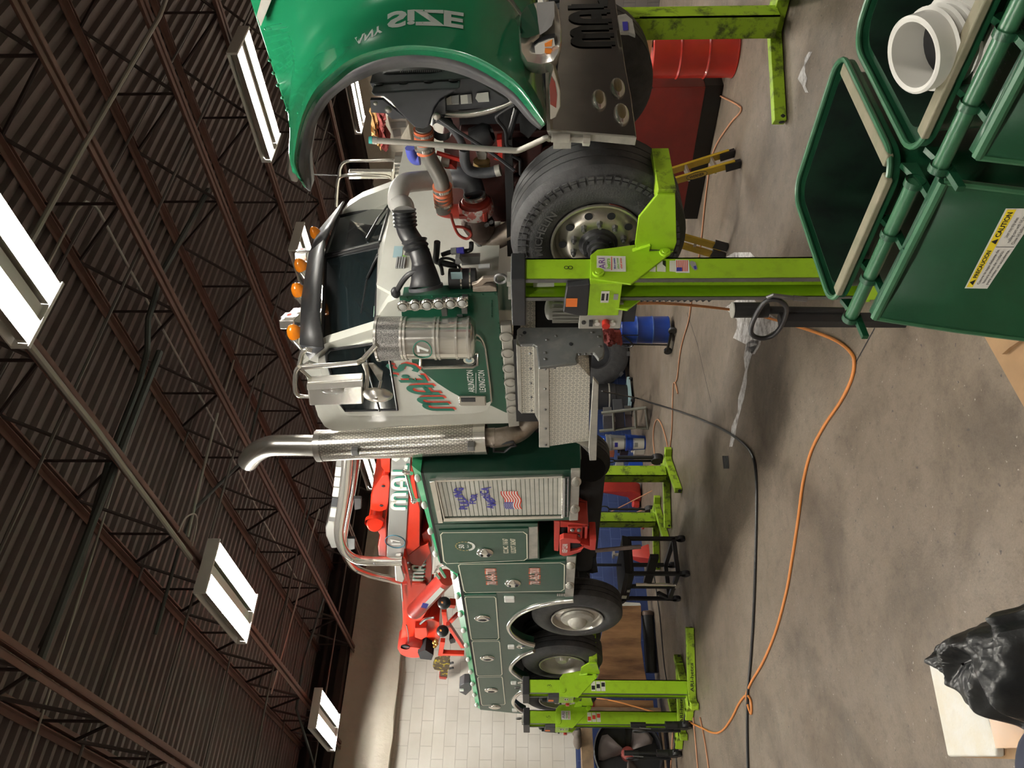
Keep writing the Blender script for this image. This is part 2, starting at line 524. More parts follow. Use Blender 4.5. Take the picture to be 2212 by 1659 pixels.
def block_mat(name, col, axis, mortar, dirt):
    m = bpy.data.materials.new(name); m.use_nodes = True
    nt = m.node_tree; N = nt.nodes; L = nt.links; b = N['Principled BSDF']
    tc = N.new('ShaderNodeTexCoord'); sp = N.new('ShaderNodeSeparateXYZ'); L.new(tc.outputs['Object'], sp.inputs[0])
    cb = N.new('ShaderNodeCombineXYZ'); L.new(sp.outputs[axis], cb.inputs[0]); L.new(sp.outputs[2], cb.inputs[1])
    br = N.new('ShaderNodeTexBrick'); br.inputs['Scale'].default_value = 1
    br.inputs['Brick Width'].default_value = .4; br.inputs['Row Height'].default_value = .2; br.inputs['Mortar Size'].default_value = .006
    br.inputs['Mortar Smooth'].default_value = .3
    L.new(cb.outputs[0], br.inputs['Vector'])
    br.inputs['Color1'].default_value = (*col, 1); br.inputs['Color2'].default_value = (*[c*.93 for c in col], 1); br.inputs['Mortar'].default_value = (*mortar, 1)
    n = N.new('ShaderNodeTexNoise'); n.inputs['Scale'].default_value = 1.3; n.inputs['Detail'].default_value = 9; L.new(tc.outputs['Object'], n.inputs['Vector'])
    rp = N.new('ShaderNodeValToRGB'); rp.color_ramp.elements[0].position = .4; rp.color_ramp.elements[1].position = .75
    rp.color_ramp.elements[0].color = (1, 1, 1, 1); rp.color_ramp.elements[1].color = (*dirt, 1); L.new(n.outputs[0], rp.inputs[0])
    mx = N.new('ShaderNodeMix'); mx.data_type = 'RGBA'; mx.blend_type = 'MULTIPLY'; mx.inputs['Factor'].default_value = 1
    L.new(br.outputs['Color'], mx.inputs['A']); L.new(rp.outputs[0], mx.inputs['B']); L.new(mx.outputs['Result'], b.inputs['Base Color'])
    bp = N.new('ShaderNodeBump'); bp.inputs['Strength'].default_value = .6; bp.inputs['Distance'].default_value = .01; bp.invert = True
    L.new(br.outputs['Fac'], bp.inputs['Height']); L.new(bp.outputs[0], b.inputs['Normal'])
    b.inputs['Roughness'].default_value = .5
    return m


b = B(); b.box((XR, YN, -.1), (XF, YF, 0)); struct(b.done('floor', floor_mat(), smooth=False), 'stained brown grey concrete workshop floor', 'floor')
BLW = {0: None, 1: None}
wm = {a: (block_mat('white_block_%d' % a, (.66, .63, .57), a, (.52, .49, .44), (.82, .8, .76)),
          block_mat('blue_block_%d' % a, ((.115, .10, .09), (.030, .056, .175))[a], a, ((.09, .08, .07), (.085, .125, .27))[a], (.45, .45, .5))) for a in (0, 1)}
ZB = W('d2', 1815, 1200, X=XR).z
ZI = W('p', 857, 1540, X=XR).z
ZIT = W('p', 742, 1540, X=XR).z


def wall(nm, p0, p1, nrm, a, label):
    p0, p1, nrm = V(p0), V(p1), V(nrm)
    b = B()
    for z0, z1, k in ((0, ZB, 1), (ZB, ZD+.2, 0)):
        b.mi(k); b.prism([p0+V((0, 0, z0)), p1+V((0, 0, z0)), p1+V((0, 0, z1)), p0+V((0, 0, z1))], -nrm*.2)
    o = b.done('wall_'+nm, [wm[a][0], wm[a][1]], smooth=False); struct(o, label, 'wall'); return o


wall('rear', (XR, YN, 0), (XR, YF, 0), (1, 0, 0), 1, 'painted block wall behind the truck, blue below and white above')
wall('far_side', (XR, YF, 0), (XF, YF, 0), (0, -1, 0), 0, 'block side wall on the far side of the truck')
wall('near_side', (XR, YN, 0), (XF, YN, 0), (0, 1, 0), 0, 'block side wall behind the camera')
wall('front', (XF, YN, 0), (XF, YF, 0), (-1, 0, 0), 0, 'block wall ahead of the truck')
# wall insulation facing, bulging and wrinkled
INS = mat('insulation_facing', (.70, .64, .53), .4, var=.35, vs=3, dirt=(.52, .46, .38), bump=.8, bs=9)
STB = mat('dark_roof_steel', (.05, .034, .03), .6, .3, var=.4, vs=6)


def insul(nm, f, n, label):
    rows = []
    for j in range(9):
        t = j/8; z = ZI+(ZIT-ZI)*t
        rows.append([f(i/n, .16+.13*math.sin(math.pi*min(1, t*1.4+.18))+.015*math.sin(i*1.7+j)+.012*math.sin(i*3.1-j*2.3), z+(.012*math.sin(i*2.2) if j == 0 else 0)) for i in range(n+1)])
    b = B(); b.grid(rows)
    lo = [V(p) for p in rows[0]]; b.grid([[V((p.x, p.y, p.z)) for p in lo], [f(i/n, 0, ZI+.02) for i in range(n+1)]])
    o = b.done(nm, INS); struct(o, label, 'wall insulation')
    b = B()
    # steel girts and dark panel above the insulation
    b.prism([f(0, .12, ZIT), f(1, .12, ZIT), f(1, .12, ZD), f(0, .12, ZD)], f(0, .0, 0)-f(0, .12, 0))
    for z, h in ((ZIT+.02, .12), (ZIT+.36, .06)):
        b.prism([f(0, .36, z), f(1, .36, z), f(1, .36, z+h), f(0, .36, z+h)], f(0, .0, 0)-f(0, .36, 0))
    o = b.done('trim_%d' % (2+int(nm[-1])), STB, smooth=False); struct(o, 'dark steel girt at the top of the wall', 'steel girt')


insul('trim_1', lambda t, d, z: V((XR+d, YN+(YF-YN)*t, z)), 60, 'cream wrinkled insulation facing on the rear wall')
insul('trim_2', lambda t, d, z: V((XR+(XF-XR)*t, YF-d, z)), 70, 'cream wrinkled insulation facing on the far side wall')
# corrugated roof deck: ribs run across the building
DECK = mat('primed_roof_deck', (.195, .152, .145), .5, .25, var=.5, vs=2.5, dirt=(.10, .072, .066))
b = B(); x = XR; rows = []
pr = []
while x < XF:
    for dx, dz in ((0, 0), (.045, 0), (.065, .045), (.115, .045)): pr.append((x+dx, dz))
    x += .135
b.grid([[V((px, YN, ZD+pz)) for px, pz in pr], [V((px, YF, ZD+pz)) for px, pz in pr]])
b.prism([V((XR, YN, ZD+.06)), V((XF, YN, ZD+.06)), V((XF, YN, ZD+.2)), V((XR, YN, ZD+.2))], (0, YF-YN, 0))
struct(b.done('ceiling', DECK, smooth=False), 'brown corrugated steel roof deck', 'ceiling')
# open web joists running along the building
JST = mat('joist_primer', (.22, .115, .09), .55, .2, var=.4, vs=4, dirt=(.11, .06, .05))
JW = mat('joist_web_primer', (.05, .032, .03), .6, .2)
ZJ = CAMH+3.15
JY = [-4.72, -3.14, -1.56, .02, 1.58, 3.16, 4.74, 6.28, 7.78, 9.3, 10.9]
ord_ = ['above the near wall', 'three bays behind the camera', 'two bays behind the camera', 'right above the camera', 'in the bay before the lamp row',
        'that carries the lamps on the camera side', 'passing over the white cab', 'just beyond the exhaust stack', 'that carries the lamps beyond the truck', 'beyond the far lamp row', 'along the far side wall']
for k, y in enumerate(JY):
    root = empty('roof_joist', 'brown open web roof joist '+ord_[k], 'roof joist', (-3.4, y, ZJ), group='open web roof joists')
    x0, x1 = XR+.1+3.4, XF-.1+3.4
    H = ZD-ZJ-.005
    b = B()
    for s in (-1, 1):
        b.box((x0, s*.018-(.045 if s < 0 else 0), 0), (x1, s*.018+(.045 if s > 0 else 0), .008))
        b.box((x0, s*.018-.004, 0), (x1, s*.018+.004, .05))
    b.done('bottom_chord', JST, root, smooth=False)
    b = B()
    for s in (-1, 1):
        b.box((x0, s*.018-(.05 if s < 0 else 0), H-.008), (x1, s*.018+(.05 if s > 0 else 0), H))
        b.box((x0, s*.018-.004, H-.055), (x1, s*.018+.004, H))
    b.done('top_chord', JST, root, smooth=False)
    b = B(); x = x0+.3
    while x < x1-.6:
        for e in (-.6, 0, .6): b.cyl(V((x, 0, .03)), V((x+e, 0, H-.03)), .016 if e else .013, n=6)
        x += 1.2
    b.done('web', JW, root)
REFLR = mat('red_reflection_panel', (.16, .022, .02), .45, var=.3, vs=3)  # unseen red slatted panel, added to redden the bumper's reflection
b = B()
for k in range(20): b.box((XF-.06-.02*(k % 2), 2.2, .2*k), (XF, 8.6, .2*k+.2))
struct(b.done('reflection_panel_1', REFLR, smooth=False), 'added dark red slatted panel ahead of the truck, there for the bumper reflection', 'reflection panel')
# cross bridging rods
BRG = mat('bridging_steel', (.16, .14, .13), .5, .5)
for k, x in enumerate((-12.3, -9.6, -6.9, -4.2, -1.2, 2.0, 4.6)):
    b = B(); b.cyl(V((x, YN+.1, ZJ+.055)), V((x, YF-.1, ZJ+.055)), .012, n=6)
    b.cyl(V((x+.05, YN+.1, ZD-.07)), V((x+.05, YF-.1, ZD-.07)), .012, n=6)
    o = b.done('joist_bridging', BRG)
    tag(o, 'thin steel bridging rods tying the roof joists together', 'bridging', 'joist bridging rods')
# conduits, pipes and cables strapped under the joists
CND = mat('galvanised_conduit', (.46, .44, .40), .4, .7)
PIP = mat('dark_pipe', (.09, .10, .095), .45, .5)


def run(name, pts, r, m, label, cat, z=None, n=8):
    P = [W('p', p[0], p[1], Z=CAMH+(p[2] if len(p) > 2 else z)) for p in pts]
    b = B(); b.tube(P, r, n); return tag(b.done(name, m), label, cat)


run('conduit', [(-60, 750), (170, 335), (345, 35), (380, -60)], .018, CND, 'pale conduit crossing under the joists at the upper end of the roof', 'conduit', 3.10)
run('conduit', [(-20, 640), (145, 850), (205, 925), (412, 1207)], .024, CND, 'long pale conduit running along the lamp joist towards the lit fixture', 'conduit', 3.12)
run('conduit', [(405, 1160), (430, 1050), (470, 893)], .014, CND, 'short pale conduit between the second lamp and the next joist', 'conduit', 3.12)
run('conduit', [(484, 849), (505, 778), (538, 640)], .014, CND, 'thin pale conduit rising above the cab roof', 'conduit', 3.79)
run('conduit', [(213, 455), (290, 600), (345, 700), (470, 925), (560, 1110), (640, 1250)], .013, CND, 'thin pale conduit along the roof deck behind the joists', 'conduit', 3.72)
run('cable', [(40, 695), (130, 520), (165, 455), (185, 435), (205, 445), (215, 458)], .012, CND, 'pale bent cable hooked over at the top of the roof', 'cable', 3.6)
run('pipe', [(90, 1400), (170, 1230), (240, 980), (300, 830), (318, 760), (320, 690), (350, 590), (450, 410)], .026, PIP, 'dark pipe bent between the joists above the camera', 'pipe', 3.3)
run('pipe', [(70, 1470), (180, 1180), (215, 1090), (345, 760)], .03, PIP, 'dark pipe running across the roof in front of the lamps', 'pipe', 3.2)
run('pipe', [(335, 1370), (385, 1190), (420, 1100), (530, 990), (570, 830)], .017, PIP, 'thin dark pipe passing beside the second lamp', 'pipe', 3.3)
run('conduit', [(55, 1659), (130, 1420), (230, 1100), (300, 880)], .010, CND, 'fine conduit near the lower edge of the roof', 'conduit', 3.75)
run('conduit', [(680, 1659), (640, 1530), (655, 1430), (700, 1290)], .02, PIP, 'group of dark conduits near the rear wall', 'conduit', 3.4)
run('conduit', [(585, 1500), (640, 1300), (670, 1165), (690, 1100)], .014, CND, 'pale conduit climbing towards the rear wall insulation', 'conduit', 3.5)
run('conduit', [(560, 1480), (620, 1290), (650, 1165), (675, 1080)], .014, PIP, 'dark conduit beside the pale one at the rear wall', 'conduit', 3.5)
# loose wire loops by the fixtures
for k, (pts, z) in enumerate(([[(385, 1150), (400, 1120), (420, 1110), (425, 1130), (415, 1180)], 3.1], [[(0, 600), (30, 600), (50, 630), (45, 660), (20, 672)], 3.05])):
    b = B(); b.tube(crom([W('p', a, c, Z=CAMH+z) for a, c in pts], 5), .008, 6)
    tag(b.done('cable', CND), ['looped wire above the lamp nearest the boom', 'looped wire beside the lamp over the camera'][k], 'cable')
# ---------------------------------------------------------------- fluorescent high bay fixtures
TUBE = mat('fluorescent_tube', (1.0, .97, .90), .5, emit=95.)
TUBED = mat('fluorescent_tube_far', (1.0, .97, .90), .5, emit=95.)
FIX = mat('fixture_enamel', (.80, .79, .76), .35)


def fixture(x, y, z, label, rz=0):
    r = empty('ceiling_light', label, 'ceiling light', (x, y, z), rz, 'fluorescent fixtures under the roof joists')
    b = B(); L_, Wd = .64, .27
    b.box((-L_, -.05, .03), (L_, .05, .10)); b.box((-L_, -Wd, .095), (L_, Wd, .105))
    for e in (-1, 1): b.box((e*L_-.012, -Wd, -.01), (e*L_+.012, Wd, .105))
    b.done('housing', FIX, r, smooth=False)
    for s in (-1, 1):
        q = [(-.09, .0), (-.085, .06), (-.04, .09), (.04, .09), (.085, .06), (.09, .0)]
        b = B(); b.grid([[V((e*(L_-.013), s*.16+a, c)) for a, c in q] for e in (-1, 1)]); b.done('reflector', MIRR, r)
        for t in (-.045, .045):
            b = B(); b.cyl(V((-L_+.03, s*.16+t, .045)), V((L_-.03, s*.16+t, .045)), .0155, n=8)
            b.done('tube_lamp', TUBE, r)
    b = B()
    for e in (-.5, .5):
        b.cyl(V((e, 0, .1)), V((e, 0, .19)), .006, n=6)
    b.done('hanger', STEEL, r)
    return r


ZL = CAMH+2.96
lx = [(-7.22, 3.06, 'lit double fluorescent fixture between the exhaust stack and the boom'), (-11.75, 3.06, 'lit double fluorescent fixture beside the rear wall insulation'),
      (-2.72, 3.2, 'lit fluorescent fixture cut off at the top of the roof'),
      (1.8, 3.06, 'fluorescent fixture ahead of the camera'),
      (-4.6, 7.62, 'glaring fluorescent fixture behind the raised green hood'), (-7.15, 7.55, 'lit fluorescent fixture just above the cab roof lamps'), (-11.75, 7.55, 'lit fluorescent fixture seen under the chrome light bar'),
      (-.5, 7.55, 'fluorescent fixture over the front of the truck'),
      (-7.22, -1.6, 'fluorescent fixture left of the camera'), (-2.7, -1.6, 'fluorescent fixture behind the camera'), (-11.75, -1.6, 'fluorescent fixture behind the camera near the rear wall'), (1.8, -1.6, 'fluorescent fixture behind the camera near the front wall'),
      (-7.1, 11.9, 'lit fluorescent fixture seen through the open wheel arch')]
for x, y, l in lx: fixture(x, y, ZL, l)
# ================================================================ the tow truck
TR = empty('tow_truck', 'large green and white tow truck with red boom raised on lime column lifts, hood open', 'tow truck', M=MT)
YB, YC, YW = 3.88, 4.15, 3.957
EX, EY, EZ = V((1, 0, 0)), V((0, 1, 0)), V((0, 0, 1))


def part(name, m, fn, parent=TR, **k):
    b = B(); fn(b); return b.done(name, m, parent, **k)


def slab(name, m, pts, d, parent=TR, **k):
    b = B(); b.prism(pts, d); return b.done(name, m, parent, **k)


def outline(b, pts, w, n=-EY*.003, closed=True):
    """flat painted line of width w along a polygon lying on a side panel"""
    m = len(pts)
    for i in range(m if closed else m-1):
        a, c = pts[i], pts[(i+1) % m]; t = (c-a).normalized(); s = t.cross(EY).normalized()*w/2
        b.face([a-s+n-t*w/2, c-s+n+t*w/2, c+s+n+t*w/2, a+s+n-t*w/2])


# ---- chassis
b = B(); b.box(tv(-12.3, 4.74, -.42), tv(-2.45, 4.82, -.14)); b.box(tv(-12.3, 5.5, -.42), tv(-2.45, 5.58, -.14))
for x in (-11.9, -10.8, -9.4, -8, -6.6, -5.2, -3.9, -2.7): b.box(tv(x, 4.8, -.38), tv(x+.12, 5.55, -.2))
ch = b.done('chassis_frame', BLK2, TR)
b = B()
for x in (-3.134, -8.641, -10.105, -11.45): b.cyl(tv(x, 4.1, -.42), tv(x, 6.2, -.42), .075, n=12); b.ell(tv(x, 5.16, -.45), .2, .22, .2)
b.done('axle', BLK2, TR)
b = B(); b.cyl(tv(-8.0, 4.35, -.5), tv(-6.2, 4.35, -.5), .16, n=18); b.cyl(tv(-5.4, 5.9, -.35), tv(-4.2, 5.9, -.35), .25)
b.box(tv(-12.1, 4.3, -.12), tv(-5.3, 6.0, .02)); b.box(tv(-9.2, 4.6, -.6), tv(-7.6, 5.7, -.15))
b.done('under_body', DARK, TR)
# ---- wheels
LUGS = 10


def wheel(c, Rr, wd, side, dual, rimr=.306, front=False, simple=False):
    """side -1 faces the camera side; returns the tyre part (rim, hub and nuts are its sub-parts)"""
    a = V((0, side, 0)); c = V(c)
    n = 56
    b = B()
    h = wd
    prof = [(-.02, rimr-.012), (.012, rimr+.015), (.03, rimr+.06), (.032, Rr-.13), (.012, Rr-.055), (-.01, Rr-.022), (-.03, Rr-.004)]
    g = 4 if front else 3
    for k in range(g):
        t0 = -.05-(h-.1)*(k+.0)/g; t1 = -.05-(h-.1)*(k+1)/g
        prof += [(t0, Rr), (t1+.012, Rr), (t1+.009, Rr-.014), (t1+.001, Rr-.014)]
    prof += [(-h+.03, Rr-.004), (-h, Rr-.05), (-h-.02, Rr-.13), (-h, rimr)]
    b.lathe(c, a, prof, n)
    if front and not simple:          # moulded sidewall blocks
        for k in range(60):
            t = 2*math.pi*k/60; t2 = t+.07
            for r1, r2 in ((Rr-.10, Rr-.072), (Rr-.066, Rr-.048)):
                p = [c+a*.034+V((math.cos(q)*r, 0, math.sin(q)*r)) for q, r in ((t, r1), (t2, r1), (t2, r2), (t, r2))]
                b.prism(p, a*-.01)
    ty_ = b.done('tyre', RUBB, TR, angle=30)
    b = B()
    if front or not dual:
        disc = .018 if front else .0
        prof = [(.012, rimr+.003), (.026, rimr), (.026, rimr-.012), (.0, rimr-.022), (-.035, rimr-.032), (-.04, rimr-.05), (disc-.02, rimr-.075), (disc, .185), (disc, .14), (disc, .10)]
        b.lathe(c, a, prof, 48)
    else:
        prof = [(.012, rimr+.003), (.026, rimr), (.026, rimr-.012), (.0, rimr-.022), (-.05, rimr-.03), (-.13, rimr-.034), (-.16, rimr-.06), (-.165, .17), (-.165, .08), (-.12, .075), (-.11, 0)]
        b.lathe(c, a, prof, 48)
    rim = b.done('rim', ALU if not front else MIRRW, ty_)
    if simple: return ty_
    b = B()
    if front:
        for k in range(10):           # hand holes
            t = 2*math.pi*(k+.5)/10
            p = c+a*.0185+V((math.cos(t), 0, math.sin(t)))*.227
            b.tube([p, p-a*.004], .026, 14)
        b.done('hand_hole', DARK, ty_)
        b = B(); b.lathe(c, a, [(.015, .125), (.022, .125), (.03, .105), (.05, .1), (.055, .075), (.085, .072), (.09, .055), (.115, .05), (.118, .03), (.11, .0)], 24)
        for k in range(6):
            t = k*math.pi/3; p = c+a*.055+V((math.cos(t), 0, math.sin(t)))*.085; b.cyl(p, p+a*.012, .008, n=6)
        b.done('hub', BLACK, ty_)
        for k in range(10):
            t = 2*math.pi*(k+.0)/10; p = c+a*.016+V((math.cos(t), 0, math.sin(t)))*.165
            b = B(); big = k == 4
            b.cyl(p, p+a*.03, .022 if not big else .027, .019, 6); b.cyl(p+a*.03, p+a*.055, .012 if not big else .022, .01, 8)
            b.done('lug_nut', CHROME if big else STEEL, ty_)
    else:
        b = B()
        if dual: b.lathe(c, a, [(-.165, .105), (-.10, .1), (-.05, .085), (-.02, .06), (-.012, 0)], 20)
        else: b.lathe(c, a, [(.0, .2), (.03, .185), (.05, .115), (.085, .10), (.11, .07), (.118, 0)], 28)
        b.done('hub', ALUD, ty_)
    return ty_


MIRRW = mat('polished_wheel', (.60, .56, .48), .32, .8, var=.5, vs=9, dirt=(.22, .19, .16))
fwh = tv(-3.134, YW, -.395)
ft = wheel(fwh, .562, .40, -1, False, .302, front=True)
wheel(tv(-3.134, 6.36, -.395), .562, .40, 1, False, .302, simple=True)
for x, y, z, du in ((-8.641, 3.93, -.45, False), (-10.105, YW, -.305, True), (-11.43, YW, -.30, True)):
    wheel(tv(x, y, z), .535, .27 if not du else .28, -1, du)
    if du: wheel(tv(x, y+.33, z), .53, .26, -1, du, simple=True)
    wheel(tv(x, 6.36, z), .535, .28, 1, du, simple=True)
    if du: wheel(tv(x, 6.03, z), .53, .26, 1, du, simple=True)


def onarc(o, rad, a0, y):          # lettering bent around the tyre sidewall
    def fn(X, Y):
        t = a0 - X/rad
        return o+V((math.cos(t)*(rad+Y), y, math.sin(t)*(rad+Y)))
    return fn


MOLD = mat('moulded_rubber', (.075, .073, .072), .5)
text('MICHELIN', fwh, EX, EZ, .05, MOLD, ft, w=.36, bold=.02, fn=onarc(fwh, .385, R(74), -.040))
text('XZU', fwh, EX, EZ, .045, MOLD, ft, w=.13, bold=.02, fn=onarc(fwh, .385, R(-42), -.040))
# ---- service body boxes on the visible side
bodyf = part('service_body', BGREEN, lambda b: (
    b.prism(Tl('7', [(850, 265), (947, 672), (2095, 640), (2118, 240)], Y=YB), EY*.62),
    b.prism(Tl('7', [(947, 672), (1008, 985), (1792, 962), (1778, 667)], Y=YB), EY*.6),
    b.prism(Tl('7', [(1008, 985), (1135, 1072), (1180, 1212), (2058, 1238), (2087, 920), (1790, 950)], Y=YB), EY*.6),
    b.prism([T('7', 850, 265, YB), T('7', 2118, 240, YB), T('7', 2122, 140, YB+.14), T('7', 775, 172, YB+.14)], EY*.4)), bevel=.006)
arch1 = Tl('d1', [(2065, 520), (1800, 545), (1500, 610), (1270, 710), (1150, 810), (1098, 900), (1120, 985), (1200, 1070), (1335, 1148), (1475, 1190)], Y=YB)
arch2 = Tl('d1', [(1475, 1270), (1310, 1335), (1190, 1430), (1132, 1515)], Y=YB)+Tl('d2', [(865, 195), (935, 258), (1020, 310), (1110, 352)], Y=YB)
arch3 = Tl('d2', [(1135, 448), (1010, 505), (925, 575), (888, 645), (905, 705), (980, 775), (1080, 832)], Y=YB)
a1, a2, a3 = crom(arch1, 4), crom(arch2, 4), crom(arch3, 4)
poly = [T('d1', 425, 415, YB), T('9', 728, 1195, YB), T('9', 1082, 1230, YB)]+a3[::-1]+a2[::-1]+a1[::-1]+[T('d1', 2060, 415, YB)]
part('rear_fender', BGREEN, lambda b: b.prism(poly, EY*.10), bodyf)
part('rear_box', BGREEN, lambda b: b.prism([T('d1', 425, 415, YB+.1), T('9', 728, 1195, YB+.1), T('9', 960, 1210, YB+.1), T('d1', 1010, 415, YB+.1)], EY*.5), bodyf)
# matching box on the hidden side and the deck
part('far_service_body', BGREEN, lambda b: (b.prism([p+EY*2.1 for p in Tl('7', [(850, 265), (947, 672), (2095, 640), (2118, 240)], Y=YB)], EY*.45),
     b.prism([p+EY*2.1 for p in [T('7', 1008, 985, YB), T('9', 728, 1195, YB), T('9', 960, 1210, YB), T('7', 2087, 920, YB)]], EY*.45)))
for a in (a1, a2, a3):
    part('fender_trim', CHROME, lambda b: b.tube([p-EY*.008 for p in a], .03, 10), bodyf)
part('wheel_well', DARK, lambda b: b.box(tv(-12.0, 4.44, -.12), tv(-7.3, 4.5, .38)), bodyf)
# rails along the top with clear clearance lamps
part('top_rail', RAILG, lambda b: (
    b.prism([T('7', 843, 262, YB-.012), T('7', 1000, 985, YB-.012), T('7', 985, 960, YB+.06), T('7', 773, 205, YB+.06)], EY*.25),
    b.prism([T('9', 548, 118, YB-.012), T('9', 728, 1192, YB-.012), T('9', 694, 1170, YB+.06), T('9', 488, 85, YB+.06)], EY*.25)), bodyf)
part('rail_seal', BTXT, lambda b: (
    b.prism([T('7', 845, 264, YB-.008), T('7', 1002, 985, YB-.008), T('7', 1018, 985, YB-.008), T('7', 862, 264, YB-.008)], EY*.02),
    b.prism([T('9', 549, 118, YB-.008), T('9', 728, 1160, YB-.008), T('9', 742, 1160, YB-.008), T('9', 566, 118, YB-.008)], EY*.02)), bodyf)  # dark strips drawn where the shaded gap under the rail falls
for c_, x, y in [('7', 818, 312), ('7', 872, 528), ('7', 920, 735), ('7', 960, 915), ('7', 1105, 1095), ('7', 1133, 1255), ('7', 1157, 1397), ('7', 1182, 1525),
                 ('9', 615, 688), ('9', 630, 800), ('9', 650, 900), ('9', 665, 995), ('9', 680, 1083), ('9', 697, 1163)]:
    p = T(c_, x, y, YB-.0)
    part('clearance_lamp', LENS, lambda b: b.ell(p+EY*.01, .055, .03, .03, 12, 8), bodyf)
# roll up door
q = [T('7', 970, 318, YB), T('7', 1032, 606, YB), T('7', 1968, 590, YB), T('7', 1972, 284, YB)]
SLAT = mat('roll_door_slats', (.62, .61, .54), .4, .2, var=.3, vs=8)


def slats(b):
    n = 27; rows = []
    for i in range(n):
        for t, d in ((0, .004), (.1, -.006), (.9, -.006)):
            k = (i+t)/n
            rows.append([quadpt([q[0], q[3], q[2], q[1]], k, s)+EY*d for s in (0, 1)])
    b.grid(rows)


rd = part('roll_up_door', SLAT, slats, bodyf, angle=20)
fr = lambda b: (b.prism([x-EY*.035 for x in Tl('7', [(915, 312), (960, 305), (1024, 640), (985, 642)], Y=YB)], EY*.045),
                b.prism([x-EY*.022 for x in Tl('7', [(958, 310), (972, 312), (1036, 606), (1030, 635)], Y=YB)], EY*.03),
                b.prism([x-EY*.022 for x in Tl('7', [(958, 308), (1972, 274), (1972, 287), (968, 322)], Y=YB)], EY*.03),
                b.prism([x-EY*.022 for x in Tl('7', [(1028, 612), (1968, 596), (1970, 612), (1024, 638)], Y=YB)], EY*.03),
                b.prism([x-EY*.03 for x in Tl('7', [(1968, 284), (1985, 284), (1982, 604), (1966, 606)], Y=YB)], EY*.035))
part('door_frame', CHROME, fr, bodyf, bevel=.003)


def lb(b):
    for s in (1992, 2018):
        b.tube(Tl('7', [(s, 300), (s-4, 610)], Y=YB-.04), .009, 8)
    for y in (300, 355, 430, 525, 570, 610): b.tube(Tl('7', [(1985, y), (2025, y)], Y=YB-.03), .008, 8)


part('latch_bar', STEEL, lb, rd)
dr_u = (q[0]-q[3]).normalized(); 
WV = lambda o, u, am, ln: (lambda X, Y: o+EX*X+EZ*(Y+am*math.sin(X/ln*math.pi*2))-EY*.012)
o = T('7', 1165, 462, YB); text('PULLING', o, EX, EZ, .078, NTXT, rd, w=.36, bold=.04, fn=WV(o, 0, .026, .36))
o = T('7', 1262, 462, YB); text('FOR', o, EX, EZ, .062, NTXT, rd, w=.17, bold=.03, fn=WV(o, 0, -.012, .3))
o = T('7', 1378, 455, YB); text('AMERICA', o, EX, EZ, .078, NTXT, rd, w=.36, bold=.03, fn=WV(o, 0, .03, .36))


def flag(b, o, w, h, n=13, wave=.012, lift=.01):
    def P(s, t):
        return o+EX*(s*w)+EZ*(t*h+wave*math.sin(s*9)+wave*1.2*s*2)-EY*lift
    for k in range(n):
        b.mi(0 if k % 2 == 0 else 1)
        t1 = -k/n; t2 = -(k+1)/n
        for i in range(10):
            s0, s1 = i/10, (i+1)/10
            if k < 7 and s1 <= .4: continue
            b.face([P(s0, t1), P(s1, t1), P(s1, t2), P(s0, t2)])
    b.mi(2)
    for i in range(4):
        s0, s1 = i/10, (i+1)/10; b.face([P(s0, 0), P(s1, 0), P(s1, -7/n), P(s0, -7/n)])
    b.mi(1)
    for i in range(6):
        for j in range(5):
            c = P(.035+i*.064, -.05-j*.105)-EY*.002
            b.face([c+V((math.cos(a)*.018*w, 0, math.sin(a)*.018*w)) for a in [k*math.pi/3 for k in range(6)]])


part('flag_decal', [RTXT, WTXT, NTXT], lambda b: flag(b, T('7', 1520, 545, YB), .30, .155, wave=.012), rd, smooth=False)
# trims with oval lamps
tr1 = part('lower_trim', ALUD, lambda b: (b.prism([p-EY*.01 for p in Tl('7', [(2040, 240), (2113, 238), (2096, 635), (2026, 638)], Y=YB)], EY*.03),
      b.prism([p-EY*.01 for p in Tl('7', [(2008, 930), (2080, 926), (2060, 1242), (1992, 1246)], Y=YB)], EY*.03),
      b.prism([p-EY*.01 for p in Tl('7', [(1705, 695), (1776, 690), (1776, 936), (1705, 942)], Y=YB)], EY*.03)), bodyf, bevel=.004)
for x, y in ((2080, 335), (2070, 552), (2038, 1003), (2030, 1160)):
    p = T('7', x, y, YB-.012)
    e = part('marker_lamp', ALU, lambda b: b.ell(p, .08, .016, .048, 18, 8), bodyf)
    part('lens', LED, lambda b: b.ell(p-EY*.010, .058, .012, .032, 14, 8), e)
# hinged compartment doors, drawers and their handles


def door(name, c_, slabp, linep, handle, wide=False, lw=.011):
    sl = Tl(c_, slabp, Y=YB-.014)
    d = slab(name, BGREEN, sl, EY*.03, bodyf, bevel=.004)
    b = B(); outline(b, [p-EY*.014 for p in Tl(c_, linep, Y=YB)], lw); b.done('pin_stripe', CTXT, d, smooth=False)
    if handle:
        p = T(c_, *handle, Y=YB-.02)
        b = B()
        if wide: b.ell(p, .085, .022, .095, 18, 8); b.done('handle', CHROME, d); b = B(); b.ell(p-EY*.014, .035, .014, .055, 14, 6); b.done('handle_recess', BLACK, d)
        else:
            b.ell(p, .082, .03, .088, 18, 10); h = b.done('handle', CHROME, d)
            b = B()
            for s in (-1, 1): b.ell(p-EY*.022+EZ*.034*s-EX*.01, .03, .015, .02, 10, 6)
            b.done('handle_recess', BLACK, d)
    return d


